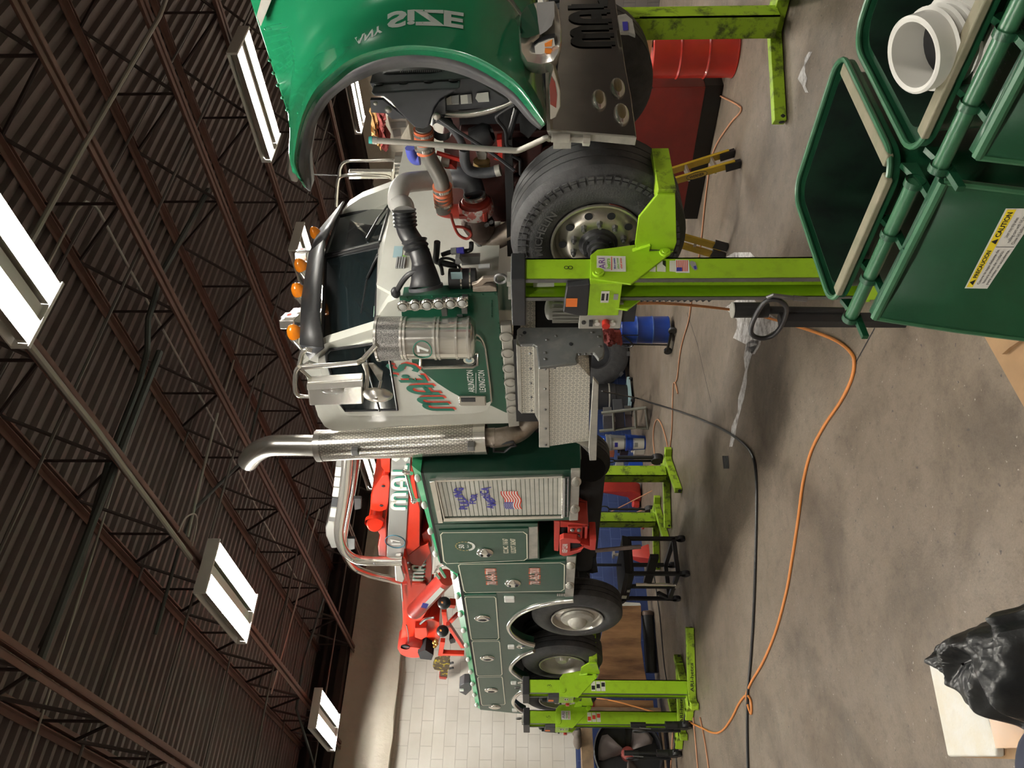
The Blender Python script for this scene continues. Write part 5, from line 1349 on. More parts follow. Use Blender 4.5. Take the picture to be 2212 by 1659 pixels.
part('hood_latch', CAST, lambda b: (b.prism(Tl('F', [(1370, 1490), (1460, 1460), (1540, 1390), (1720, 1380), (1735, 1440), (1600, 1450), (1500, 1520), (1400, 1530)], Y=4.1), EY*.03), b.prism(Tl('F', [(1390, 1540), (1520, 1520), (1640, 1500), (1740, 1530), (1755, 1590), (1480, 1600), (1390, 1595)], Y=4.08), EY*.05)), cab, bevel=.006)
part('cowl_pad', GREYP, lambda b: (b.prism(Tl('F', [(700, 330), (790, 300), (830, 420), (700, 720), (650, 790), (630, 640)], Y=5.3), EY*.1), b.prism(Tl('F', [(740, 700), (900, 640), (960, 860), (840, 1000), (730, 900)], Y=5.0), EY*.1)), fwl)
# ---- recovery boom, winches, light bar
YO = 4.75


def s7(pts, Y): return Tl('7', pts, Y=Y)


boom = part('boom', RED, lambda b: (
    b.prism(s7([(760, 100), (840, 560), (835, 850), (712, 945), (715, 600), (738, 100)], YO), EY*.9),
    b.prism(s7([(712, 945), (835, 850), (905, 830), (925, 900), (850, 1010), (790, 1000)], YO+.05), EY*.8),
    b.prism(s7([(850, 755), (905, 705), (935, 850), (880, 870)], YO+.1), EY*.6)), bevel=.012)
sp_ = [T('7', 612, 130, YO-.015), T('7', 765, 130, YO-.015), T('7', 718, 935, YO-.015), T('7', 572, 930, YO-.015)]
sv = part('silver_side', SILV, lambda b: b.prism(sp_, EY*.85), boom, bevel=.006)
m0 = T('7', 722, 560, YO-.018); m1 = T('7', 742, 175, YO-.018)
mals(m0, (m1-m0).normalized()*1.9, EZ, .175, PAPER, TGTXT, sv, YO, apo=False, thick=1.0)
o = T('7', 640, 812, YO-.02)
text('17', o, EX, EZ, .11, WTXT, sv, bold=.03); 
part('number_ring', mat('teal_ring', (.05, .17, .24), .4), lambda b: b.tube([o+V((math.cos(t)*.15, 0, math.sin(t)*.12)) for t in [k*math.pi/14 for k in range(28)]], .006, 6, closed=True), sv)
wn_ = part('winch', RED, lambda b: (
    b.prism(s7([(520, 150), (600, 150), (600, 270), (560, 262), (525, 215)], YO+.1), EY*.5),
    b.prism(s7([(508, 330), (535, 290), (585, 285), (598, 350), (585, 500), (570, 560), (520, 575), (440, 560), (445, 450), (465, 390)], YO+.05), EY*.55),
    b.prism(s7([(480, 700), (540, 650), (570, 600), (570, 935), (505, 925), (500, 850), (515, 760)], YO+.05), EY*.5),
    b.cyl(T('7', 478, 665, YO), T('7', 478, 665, YO+.6), .10, n=20)), boom, bevel=.015)
part('winch_drum', RED, lambda b: b.lathe(T('7', 475, 668, YO-.02), EY, [(0, .115), (.05, .115), (.05, .08), (.4, .08)], 24), wn_)
part('guide_hole', DARK, lambda b: [b.ell(T('7', x, y, YO+.045), .022, .006, .022, 10, 6) for x, y in ((545, 370), (530, 525), (515, 655))], wn_)
# lower mast with lettering, tilt cylinder and rear head
mast = part('mast', RED, lambda b: (b.prism(s7([(780, 860), (925, 860), (935, 1030), (920, 1120), (850, 1240), (700, 1190), (690, 1150)], YO+.1), EY*.7),
      b.prism(Tl('9', [(100, 200), (290, 190), (330, 240), (300, 420), (260, 480), (110, 500)], Y=YO+.05), EY*.8),
      b.prism(Tl('9', [(110, 490), (320, 460), (400, 500), (415, 600), (385, 690), (320, 740), (120, 700), (88, 680)], Y=YO+.1), EY*.7)), boom, bevel=.012)
m0 = T('7', 862, 1125, YO+.085); m1 = T('7', 888, 872, YO+.085)
mals(m0-EZ*.0, (m1-m0).normalized()*1.3, EZ, .18, PAPER, TGTXT, mast, YO, apo=False, thick=1.1)
part('boom_head', DRED if False else RED2, lambda b: b.lathe(T('9', 190, 740, YO-.05), EY, [(0, .0), (0, .2), (.06, .24), (.3, .24), (.36, .2), (.8, .2), (.82, 0)], 28), boom)
part('head_sheave', DARK, lambda b: (b.lathe(T('9', 130, 700, YO-.07), EY, [(0, .07), (.02, .07), (.02, 0)], 18), b.prism(Tl('9', [(230, 740), (290, 720), (355, 760), (340, 800), (250, 790)], Y=YO-.1), EY*.2)), boom)
tc_ = part('tilt_cylinder', RED2, lambda b: (b.cyl(T('7', 1050, 1095, 4.25), T('7', 800, 1360, 4.25), .105, n=24), b.ell(T('7', 800, 1360, 4.25), .105, .105, .105)), boom)
part('cylinder_sticker', [WTXT, NTXT], lambda b: (b.mi(0).prism(Tl('7', [(1000, 1175), (1030, 1195), (890, 1345), (850, 1330)], Y=4.143), EY*.004), b.mi(1).prism(Tl('7', [(860, 1300), (905, 1310), (890, 1345), (845, 1335)], Y=4.138), EY*.004)), tc_)
part('hose_fitting', CHROME, lambda b: (b.cyl(T('7', 985, 1010, 4.2), T('7', 1035, 1090, 4.2), .022, n=10), b.cyl(T('7', 960, 1060, 4.2), T('7', 990, 1100, 4.2), .02, n=10), b.tube(crom(Tl('7', [(955, 1090), (965, 1040), (1000, 1010), (1030, 1000)], Y=4.2), 4), .012, 8)), tc_)
part('control_box', RED, lambda b: b.prism(Tl('9', [(205, 545), (300, 545), (310, 610), (260, 640), (205, 620)], Y=YO+.0), EY*.1), mast, bevel=.012)
part('mast_cable', STEEL, lambda b: (b.tube(crom(Tl('9', [(140, 520), (155, 600), (150, 700), (130, 740)], Y=YO), 4), .008, 6), b.tube(Tl('9', [(100, 190), (105, 260), (110, 330)], Y=YO), .008, 6), b.tube(crom(Tl('9', [(250, 510), (300, 470), (360, 460)], Y=YO-.1), 4), .018, 8)), mast)
part('a_frame', RED, lambda b: (b.bar(T('9', 410, 740, YO), T('9', 600, 745, YO), .07, .07), b.bar(T('9', 430, 640, YO), T('9', 410, 750, YO), .07, .07), b.bar(T('9', 470, 510, YO), T('9', 590, 690, YO), .06, .06), b.bar(T('9', 440, 400, YO+.1), T('9', 455, 520, YO+.1), .07, .07), b.bar(T('9', 455, 530, YO+.2), T('9', 550, 430, YO+.2), .05, .05), b.bar(T('9', 480, 345, YO), T('9', 530, 350, YO), .1, .1)), boom, bevel=.006)
part('a_frame', RED, lambda b: (b.bar(T('9', 410, 740, YO+.8), T('9', 600, 745, YO+.8), .07, .07), b.bar(T('9', 470, 510, YO+.8), T('9', 590, 690, YO+.8), .06, .06)), boom)
for x, y in ((440, 345), (428, 568)):
    l = part('rear_work_lamp', BLACK, lambda b: b.ell(T('9', x, y, YO-.1), .085, .085, .09, 16, 10), boom)
    part('lamp_badge', AMBER, lambda b: b.obox(T('9', x-15, y-5, YO-.188), EX*.025, EZ*.012, EY*.004), l)
part('brass_valve', mat('brass_valve', (.42, .30, .08), .4, .6), lambda b: [b.ell(T('9', x, y, YO-.02), .03, .03, .03, 10, 6) for x, y in ((360, 660), (380, 670), (365, 690), (375, 645))], boom)
part('hanging_valve', BLACK, lambda b: b.prism(Tl('9', [(480, 640), (520, 620), (530, 660), (490, 670)], Y=YO+.2), EY*.1), boom)
hk = part('tow_fork', mat('worn_yellow_steel', (.09, .065, .04), .55, .4, var=1., vs=14, dirt=(.62, .5, .03), thr=(.55, .6)), lambda b: (b.prism(Tl('9', [(350, 850), (365, 815), (420, 800), (470, 790), (485, 830), (480, 875), (400, 885), (360, 875)], Y=YO+.2), EY*.08), b.prism(Tl('9', [(430, 760), (490, 770), (480, 800), (430, 800)], Y=YO+.2), EY*.1), b.prism(Tl('9', [(410, 880), (470, 880), (465, 945), (405, 945)], Y=YO+.2), EY*.1)), boom, bevel=.006)
part('fork_pin', BLACK, lambda b: [b.cyl(T('9', 480, y, YO+.22), T('9', 512, y-8, YO+.22), .02, n=8) for y in (828, 868)], hk)
part('fork_end', RED2, lambda b: b.prism(Tl('9', [(400, 935), (460, 940), (455, 955), (405, 950)], Y=YO+.19), EY*.1), hk)
part('amber_rear_lamp', GREYP, lambda b: (b.prism(Tl('d2', [(85, 440), (150, 400), (240, 395), (265, 500), (180, 580), (85, 530)], Y=YB+.3), EY*.15),), bodyf, bevel=.012)
part('lamp_inner', WTXT, lambda b: b.obox(T('d2', 118, 495, YB+.29), EX*.03, EZ*.03, EY*.01), bodyf)
# chrome light pylon
tube1 = crom(Tl('7', [(262, 130), (238, 400), (200, 640), (192, 740), (205, 820), (240, 890), (310, 945), (420, 965), (560, 968), (700, 965)], Y=4.6), 5)
tube2 = crom(Tl('7', [(330, 130), (300, 360), (255, 600), (235, 720), (228, 830), (250, 930), (320, 1020), (450, 1075), (600, 1110), (740, 1150)], Y=5.4), 5)
pyl = part('light_pylon', CHROME, lambda b: (b.tube(tube1, .058, 18), b.tube(tube2, .055, 18)))
part('pylon_foot', RED, lambda b: b.prism(s7([(705, 930), (722, 945), (770, 1185), (755, 1195), (700, 1000)], 4.62), EY*.75), pyl)
part('pylon_bolt', STEEL, lambda b: [b.ell(T('7', x, y, 4.53), .014, .01, .014, 8, 6) for x, y in ((305, 965), (472, 985), (335, 1050), (518, 1105), (745, 980), (755, 1030))], pyl)
lb_ = part('light_bar', SILV, lambda b: b.prism(Tl('7', [(172, 130), (235, 130), (215, 330), (195, 560), (178, 660), (110, 650), (135, 480), (155, 320)], Y=4.75), EY*.28), pyl, bevel=.012)
part('light_module', [PAPER, GREYP], lambda b: [b.mi(k % 2 if k > 1 else 0).prism(Tl('7', [(168-k*10, 215+k*82), (212-k*9, 220+k*82), (203-k*9, 290+k*82), (158-k*10, 285+k*82)], Y=4.74), EY*.02) for k in range(5)], lb_)
part('end_lens', LENS, lambda b: b.prism(Tl('7', [(105, 655), (152, 660), (180, 760), (182, 865), (130, 868), (85, 765), (82, 700)], Y=4.75), EY*.28), lb_, bevel=.02)
for x, y, Y in ((340, 510, 5.0), (290, 830, 5.0)):
    l = part('small_mirror', BLACK, lambda b: b.prism(Tl('7', [(x-35, y-45), (x+32, y-42), (x+30, y+42), (x-25, y+52)], Y=Y), EY*.04), pyl, bevel=.01)
part('beacon', LENS, lambda b: b.prism(Tl('7', [(632, 990), (680, 985), (715, 1110), (700, 1140), (640, 1125)], Y=4.58), EY*.15), pyl, bevel=.015)
st_ = part('gas_strut', CHROME, lambda b: (b.cyl(T('7', 730, 270, 4.15), T('7', 785, 480, 4.0), .02, n=12), b.ell(T('7', 722, 258, 4.15), .03, .03, .03), b.ell(T('7', 788, 485, 4.0), .03, .03, .03), b.cyl(T('7', 722, 258, 4.15), T('7', 770, 268, 4.0), .018, n=10), b.cyl(T('7', 788, 485, 4.0), T('7', 830, 480, 3.95), .018, n=10)), bodyf)
# ================================================================ mobile column lifts
YN_ = 3.40
XP = W('3', 500, 1183, Y=YN_).x
LO = V((XP, YN_, 0))


def lx_(pts, **k): return [W('3', x, y, **k)-LO for x, y in pts]


PL = lx_([(1015, 1185), (1015, 1000), (1070, 955), (1370, 915), (1380, 960), (1680, 962), (1620, 1012), (1340, 1228)], X=XP+.012)
YF_ = (W('3', 1500, 955, X=XP+.012)-LO).y
FK = lx_([(1380, 955), (1370, 915), (1400, 700), (1550, 515), (1692, 520), (1702, 900), (1680, 962)], Y=YN_+YF_)
XT = FK[3].x
zf0, zf1 = FK[4].z, FK[3].z
FW = (lx_([(500, 1025)], X=XP)[0]).y            # column side width
CW = -(lx_([(500, 1362)], Y=YN_)[0]).x          # channel width
ZT = 2.17


def lift(label, loc, rz, num=None, detail=0, dirty=False, jack=True, legs=1, zk=0., sticker=False):
    r = empty('column_lift', label, 'vehicle lift', loc, rz, 'mobile column lifts holding up the truck')
    lm = LIMED if dirty else LIME
    b = B()
    b.box((-.012, 0, .1), (0, FW, ZT)); b.box((-CW, FW-.012, .1), (0, FW, ZT)); b.box((-CW, 0, .1), (-CW+.012, FW, ZT))
    b.box((-.03, 0, .1), (-.012, .03, ZT)); b.box((-CW+.012, 0, .1), (-CW+.03, .03, ZT)); b.box((-CW+.03, .10, .1), (-.03, .115, ZT))
    col = b.done('column', lm, r)
    b = B(); b.box((-.034, -.006, .1), (-.006, .004, ZT)); b.box((-CW+.004, -.006, .1), (-CW+.03, .004, ZT))
    b.done('guide_rail', STEEL, col)
    b = B()
    for k in range(22): b.cyl((-.04, .012, .25+k*.06), (-.04, .03, .25+k*.06), .014, n=8)
    b.done('latch_strip', BLK2, col)
    b = B(); b.box((-CW-.20, -.03, ZT), (.02, FW+.03, ZT+.09))
    cap = b.done('top_cap', BLACK, r, bevel=.008)
    b = B(); b.box((-.1, .03, ZT+.09), (-.06, .12, ZT+.115)); b.box((-CW-.02, .03, ZT+.09), (-CW+.03, .1, ZT+.11)); b.done('cap_plate', ALUD, cap)
    b = B(); b.tube([V((-.08, .08, ZT+.155))+V((math.cos(t)*.036, 0, math.sin(t)*.036)) for t in [k*math.pi/8 for k in range(16)]], .009, 8, closed=True)
    b.done('lifting_eye', STEEL, cap)
    # carriage with fork
    b = B(); zv = V((0, 0, zk))
    b.prism([p+zv for p in PL], (-.014, 0, 0)); b.prism([p+zv-V((CW+.03, 0, 0)) for p in PL], (-.014, 0, 0))
    b.prism([p+zv for p in FK], (0, .02, 0))

    z0, z1 = lx_([(1250, 1300), (1000, 1300)], Y=YN_)[0].z, lx_([(1000, 1300)], Y=YN_)[0].z
    b.box((-CW-.085, -.05, z0+zk), (.0, -.0, z1+zk))
    car = b.done('carriage', lm, r, bevel=.004)
    b = B()
    for c_, x, y in (('3', 1080, 1183), ('3', 1605, 955)):
        p = W(c_, x, y-(20 if x < 1200 else 0), X=XP+.012)-LO+zv; p.y += .02 if x < 1200 else -.03
        b.lathe(p, EX, [(0, .036), (.014, .034), (.014, .02), (.018, .018), (.018, 0)], 20)
    b.done('pivot_bolt', lm, car)
    b = B(); b.box((XT-.10, YF_+.021, zf0+zk-.004), (XT+.02, YF_+.42, zf1+zk-.004)); b.done('fork_tine', LIMED, car, bevel=.004)
    b = B(); b.prism([V((.0, YF_-.02, zf1+zk)), V((.0, YF_-.02, zf1+zk+.13)), V((.06, YF_-.02, zf1+zk))], (0, .03, 0)); b.done('gusset', lm, car)
    b = B(); b.prism([V((-CW-.085, -.055, z1+zk)), V((-.0, -.055, z1+zk)), V((-.02, -.055, z1+.14+zk)), V((-CW-.05, -.055, z1+.155+zk)), V((-CW-.085, -.055, z1+.06+zk))], (0, .05, 0)); cv = b.done('belt_cover', BLACK, car, bevel=.008)
    b = B(); plate(b, (-CW+.04, -.056, z1+.105+zk), EX, EZ, .075, .07, 0, .002); b.done('warning_sticker', ORST, cv)
    b = B(); plate(b, (-.11, -.05, (z0+z1)/2+zk), EX, EZ, .10, .05, 0, .003); plate(b, (-.11, -.05, (z0+z1)/2+.012+zk), EX, EZ, .06, .018, 1, .004); plate(b, (-.11, -.05, (z0+z1)/2-.014+zk), EX, EZ, .06, .012, 1, .004)
    plate(b, (-.11, -.05, z0+.03+zk), EX, EZ, .05, .028, 2, .003); b.done('rating_plate', [PAPER, BTXT, PAPD], car)
    # motor and control box behind the channel
    b = B(); mz = ZT-.15; b.cyl((-CW-.15, .07, mz-.19), (-CW-.15, .07, mz), .07, n=20)
    for k in range(18):
        t = 2*math.pi*k/18; b.obox((-CW-.15+math.cos(t)*.078, .07+math.sin(t)*.078, mz-.105), (math.cos(t)*.012, math.sin(t)*.012, 0), (0, 0, .085), (-math.sin(t)*.003, math.cos(t)*.003, 0))
    b.ell((-CW-.15, .07, mz), .07, .07, .03); b.done('motor', GREYP if not detail else mat('motor_grey', (.20, .195, .17), .5), r)
    b = B(); b.box((-CW-.24, -.02, 1.56), (-CW-.01, .14, mz-.19)); cb = b.done('control_box', mat('control_grey', (.42, .41, .36), .5, var=.3, vs=6), r, bevel=.004)
    b = B(); b.cyl((-CW-.175, -.02, 1.66), (-CW-.175, -.06, 1.66), .026, n=14); b.done('stop_button', DRUM, cb)
    b = B()
    for z in (1.615, 1.715): b.cyl((-CW-.175, -.02, z), (-CW-.175, -.04, z), .017, n=12)
    b.done('white_button', WPL, cb)
    b = B(); b.cyl((-CW-.175, -.02, 1.80), (-CW-.175, -.03, 1.80), .014, n=12); b.obox((-CW-.175, -.03, 1.755), EX*.02, EZ*.012, EY*.012); b.done('selector', BLACK, cb)
    b = B(); b.box((-CW-.21, .01, 1.47), (-CW-.02, .13, 1.56)); b.done('box_connector', BLACK, cb, bevel=.006)
    if detail:
        b = B(); pts = [V((-CW-.03+.03*math.cos(k*.9), .06+.03*math.sin(k*.9), 1.5-k*.0055)) for k in range(95)]
        b.tube(pts, .006, 6); b.done('coiled_cord', BLACK, cb)
    # base: two splayed legs, rear jack wheel and pump handle
    b = B()
    for s in (1, -1):
        a = V((-.12+s*.10, -.10 if legs else .06, .06)); e = V((-.12+s*.56, .72, .06))
        b.bar(a, e, .085, .10); b.bar(a, V((-.12+s*.26, -.20, .06)), .085, .10) if legs else None
    b.box((-.30 if legs else -.2, -.16 if legs else 0, .01), (.06, .04, .11))
    base = b.done('base_leg', LIMED if (dirty or not detail) else LIME, r, bevel=.006)
    b = B()
    for s in (1, -1):
        e = V((-.12+s*.56, .72, .05)); b.ell(e+V((-.02*s, -.03, -.01)), .045, .045, .045, 12, 8)
    b.done('end_cap', BLACK, base)
    nd = V((.56-.10, .82, 0)).normalized(); nn = V((nd.y, -nd.x, 0))
    o_ = V((-.02, -.10, .0))+nd*.32+nn*.046+V((0, 0, .062))
    text('ARI-hetra', o_, nd, EZ, .045, BTXT, base, w=.36, bold=.01)
    if jack:
        b = B()
        j = V((-CW-.32, -.26, 0))
        b.bar((-.12-.1, -.12, .07), j+V((0, 0, .10)), .05, .06)
        b.cyl(j+V((0, -.03, .08)), j+V((0, .03, .08)), .08, n=22)
        b.box(j+V((-.05, -.045, .06)), j+V((.05, .045, .24)))
        b.cyl(j+V((.02, 0, .2)), j+V((.02, 0, .36)), .05, n=16)
        b.cyl(j+V((.02, 0, .36)), j+V((.02, 0, .76)), .017, n=10); b.cyl(j+V((.02, 0, .62)), j+V((.02, 0, .82)), .036, n=14)
        b.bar(j+V((-.06, -.05, .15)), j+V((-.06, -.05, .62)), .035, .035)
        jk = b.done('steering_jack', BLK2, r)
        b = B(); b.tube(crom([j+V((-.06+math.cos(t)*.06, -.06, .70+math.sin(t)*.085)) for t in [k*math.pi/5 for k in range(10)]], 3, True), .011, 8, closed=True); b.done('pull_handle', BLACK, jk)
        b = B(); b.tube([j+V((.03, -.03, .70)), j+V((.06, -.05, .70)), j+V((.07, -.06, .56))], .008, 8); b.done('release_lever', STEEL, jk)
    if num: text(num, (.0015, FW*.5, ZT-.26), EY, EZ, .06, BTXT, col, bold=-.02)
    return r, col, car


r8, c8, k8 = lift('lime green column lift marked 8 holding the front tyre', LO, 0, '8', detail=1, jack=False, legs=0)
# stickers on the nearest lift
st8 = PL[0]


def onplate(px, py): return W('3', px, py, X=XP+.013)-LO


b = B(); q_ = [onplate(*p) for p in ((1065, 1130), (1065, 1005), (1295, 1010), (1298, 1134))]; b.face([p+EX*.002 for p in q_]); sk = b.done('maker_sticker', PAPER, k8)
qc = lambda x, y: onplate(x, y)+EX*.0035
text('ARI', qc(1105, 1070), EY, EZ, .042, PTXT, sk, w=.095); text('hetra', qc(1155, 1070), EY, EZ, .024, LTXT, sk, w=.09, bold=.03)
for k, (s, m) in enumerate((('lifting systems', NTXT), ('exhaust removal', LTXT), ('wheel service', RTXT))): text(s, qc(1205+k*26, 1070), EY, EZ, .013, m, sk, w=.095, bold=.02)
b = B(); b.face([p+EX*.003 for p in (onplate(1181, 1122), onplate(1181, 1015), onplate(1187, 1015), onplate(1187, 1122))]); b.done('sticker_rule', RTXT, sk)


def oncol(px, py): return W('3', px, py, X=XP+.001)-LO


b = B()
b.mi(0); [b.face([p+EX*.001 for p in [oncol(x0, 1075), oncol(x0, 1010+35), oncol(x1, 1045), oncol(x1, 1135), oncol(x0, 1130)]]) for x0, x1 in ((1485, 1535), (1545, 1615), (1645, 1695))]
b.mi(1); [b.face([p+EX*.002 for p in [oncol(x0, 1075), oncol(x0, 1045), oncol(x1, 1045), oncol(x1, 1095)]]) for x0, x1 in ((1520, 1535), (1590, 1615))]
b.done('safety_label', [PAPER, BTXT], c8, smooth=False)
b = B(); b.mi(1).face([p+EX*.001 for p in [oncol(1695, 1140), oncol(1692, 1035), oncol(1800, 1040), oncol(1805, 1142)]])
for k in range(6):
    x0 = 1700+k*16; b.mi(0).face([p+EX*.002 for p in [oncol(x0, 1130), oncol(x0, 1042), oncol(x0+8, 1042), oncol(x0+8, 1130)]])
b.mi(2).face([p+EX*.003 for p in [oncol(1700, 1130), oncol(1700, 1100), oncol(1745, 1100), oncol(1745, 1130)]])
b.done('flag_sticker', [RTXT, WTXT, NTXT], c8, smooth=False)
b = B(); b.mi(0).face([p+EX*.001 for p in [oncol(x, y) for x, y in ((1800, 1060), (1820, 1045), (1850, 1055), (1870, 1110), (1850, 1125), (1830, 1110), (1815, 1085))]]); b.mi(1).face([p+EX*.002 for p in [oncol(x, y) for x, y in ((1835, 1090), (1855, 1085), (1860, 1110), (1845, 1115))]]); b.done('small_decal', [PAPD, NTXT], c8)
b = B(); cq = [W('3', x, y, Y=YN_+.098)-LO for x, y in ((560, 1255), (560, 1210), (725, 1212), (727, 1252))]; b.face(cq); b.done('serial_label', PAPER, c8)
# pump handle of the nearest lift stands tall by the bin
b = B()
b.cyl(W('b3', -60, 975, Y=3.1)-LO, W('b3', 210, 975, Y=3.1)-LO, .045, n=18); b.cyl(W('b3', 210, 975, Y=3.1)-LO, W('b3', 800, 985, Y=3.1)-LO, .024, n=12)
p0, p1 = W('b3', 300, 1050, Y=3.05)-LO, W('b3', 1300, 1055, Y=3.05)-LO; b.bar(p0, p1, .07, .05)
jk = b.done('steering_jack', BLK2, r8)
b = B(); b.lathe(W('b3', -62, 975, Y=3.1)-LO, EZ, [(0, .048), (.006, .046), (.004, .03), (.004, 0)], 18); b.done('jack_cap', ALUD, jk)
b = B(); b.tube(crom([W('b3', x, y, Y=3.0)-LO for x, y in ((90, 1080), (150, 960), (210, 900), (290, 895), (350, 940), (355, 1000), (310, 1110), (240, 1180), (150, 1195), (85, 1160))], 4, True), .014, 10, closed=True); b.done('pull_handle', BLACK, jk)
b = B(); b.tube([W('b3', x, y, Y=3.0)-LO for x, y in ((205, 880), (250, 860), (410, 880))], .012, 8); b.tube([W('b3', x, y, Y=3.0)-LO for x, y in ((410, 880), (515, 892))], .015, 8); b.done('release_lever', STEEL, jk)
Y3, Y5 = 3.10, 2.98
X3 = W('d5', 900, 677, Y=Y3).x; X5 = W('d5', 700, 1135, Y=Y5).x
r3, c3, k3 = lift('lime column lift marked 3 under the second rear wheel', V((X3, Y3, 0)), 0, '3', zk=.0)
r5, c5, k5 = lift('lime column lift marked 5 at the rearmost wheel, in front of the drum fan', V((X5, Y5, 0)), 0, '5', zk=.03)
b = B(); p = V((.014, YF_*.45, 1.66)); plate(b, p, EY, EZ, .12, .13, 0, .002); s5 = b.done('maker_sticker', PAPER, k5)
text('ARI', p+V((.004, 0, .035)), EY, EZ, .04, PTXT, s5, w=.09); text('hetra', p+V((.004, 0, -.01)), EY, EZ, .022, LTXT, s5, w=.09, bold=.03); text('lifting systems', p+V((.004, 0, -.04)), EY, EZ, .014, RTXT, s5, w=.1, bold=.02)
for c_, s_ in ((c3, .0), (c5, .0)):
    b = B()
    for k in range(3): plate(b, V((.0, FW*.5, 1.33-k*.065)), EY, EZ, FW*.72, .055, 0, .002); plate(b, V((.0, FW*.5+.02*(k-1), 1.33-k*.065)), EY, EZ, FW*.3, .045, 1, .003)
    b.done('safety_label', [PAPER, BTXT if c_ is c3 else RTXT], c_)
lift('dirty lime column lift under the far side between the pails and the red jack', V((-10.25, 6.35, 0)), math.pi, dirty=True, jack=False)
lift('dirty lime column lift under the far side beside the black work cart', V((-11.62, 6.30, 0)), math.pi, dirty=True, jack=False)
lift('lime column lift on the far side of the front axle beside the red drum', V((-3.32, 6.48, 0)), math.pi, dirty=True, jack=False)
# ================================================================ things on the floor


def thing(name, label, cat, m, fn, group=None, **k):
    b = B(); fn(b); return tag(b.done(name, m, None, **k), label, cat, group)


# cords and hoses
def fl(pts, z=.012): return crom([W('p', p[0], p[1], Z=(p[2] if len(p) > 2 else z)) for p in pts], 6)


orange_pts = [(1378, 655, 1.42), (1430, 655, 1.15), (1500, 660, .75), (1600, 672, .2), (1660, 687, .015), (1712, 702), (1762, 718), (1808, 737), (1838, 762), (1845, 785), (1838, 822), (1815, 868), (1780, 920), (1752, 975), (1735, 1040), (1724, 1120), (1712, 1200), (1698, 1280), (1675, 1365), (1648, 1430), (1622, 1475), (1612, 1505), (1622, 1542), (1622, 1515), (1612, 1502), (1596, 1520), (1580, 1552), (1560, 1578), (1540, 1583), (1515, 1572), (1470, 1552, .05), (1420, 1540, .3), (1330, 1515, .8), (1285, 1508, 1.1)]
thing('extension_cord', 'long bright orange cord looping across the open floor to the rear lifts', 'cord', CORD, lambda b: b.tube(fl(orange_pts), .0115, 8))
thing('air_hose', 'black hose curving across the floor from under the step box', 'hose', HOSE, lambda b: b.tube(fl([(1300, 845, 1.0), (1340, 853, .6), (1375, 860, .1), (1400, 868), (1480, 893), (1550, 922), (1595, 950), (1622, 978), (1632, 1015), (1634, 1080), (1632, 1200), (1628, 1320), (1622, 1420), (1615, 1500), (1614, 1580), (1616, 1680)], .014), .013, 8))
thing('extension_cord', 'thin faded orange cord behind the lifted truck, running past the blue drum', 'cord', CORDP, lambda b: b.tube(fl([(1540, 200), (1590, 225), (1600, 240), (1575, 270), (1540, 330), (1525, 420), (1512, 540), (1495, 640), (1488, 690), (1475, 735), (1468, 770), (1463, 815), (1459, 828), (1464, 850), (1460, 832), (1455, 828), (1453, 860), (1451, 930), (1444, 975), (1425, 998), (1390, 1010, .2), (1350, 1020, .65), (1310, 1026, 1.0)], .012), .010, 8))
thing('extension_cord', 'faded orange cord loop beside the grey metal stand', 'cord', CORDP, lambda b: b.tube(fl([(1415, 995), (1411, 950), (1413, 920), (1420, 906), (1430, 920), (1440, 955), (1443, 985), (1436, 1005), (1415, 1015, .05), (1370, 1020, .5), (1310, 1021, 1.0)], .012), .010, 8))
for k, (pts, l) in enumerate((([(1409, 1060), (1370, 1080, .3), (1320, 1105, .7), (1290, 1116, .95)], 'orange cord slanting up beside the red floor jack'),
                              ([(1416, 1110), (1408, 1098), (1395, 1100, .15), (1360, 1110, .4), (1290, 1120, .9)], 'tan cord slanting up to the far lift'),
                              ([(1412, 1240), (1425, 1330), (1435, 1440), (1450, 1530), (1462, 1659)], 'dark cord along the floor past the timber slab'),
                              ([(1497, 1550), (1502, 1600), (1508, 1670)], 'brown cord at the lower edge beside lift 5, upper of two'),
                              ([(1512, 1550), (1522, 1600), (1532, 1670)], 'brown cord at the lower edge beside lift 5, lower of two'),
                              ([(1455, 1560), (1452, 1600), (1448, 1670)], 'brown cord lying under the drum fan'))):
    thing('extension_cord' if k != 2 else 'cable', l, 'cord', CORDP if k != 2 else HOSE, lambda b: b.tube(fl(pts, .012), .010, 6))
# black rubber cord trailing from the nearest lift to the floor near the foreground joint
for k, (pts, m) in enumerate((([(1843, 793), (1890, 708)], 0), ([(1484, 675), (1507, 745), (1524, 820), (1536, 870)], 0))):
    P = [W('p', x, y, Z=.0015) for x, y in pts]
    b = B(); b.grid([[p+V((.006, .006, 0)) for p in P], [p-V((.006, .006, 0)) for p in P]])
    struct(b.done('trim_%d' % (5+k), DARK), 'dark saw cut joint in the concrete floor', 'floor joint')
# spilled white paint on the floor
SPILL = mat('paint_spill', (.62, .60, .58), .5, var=.9, vs=11, dirt=(.2, .17, .15), detail=12, thr=(.45, .62), bump=.2, bs=30)


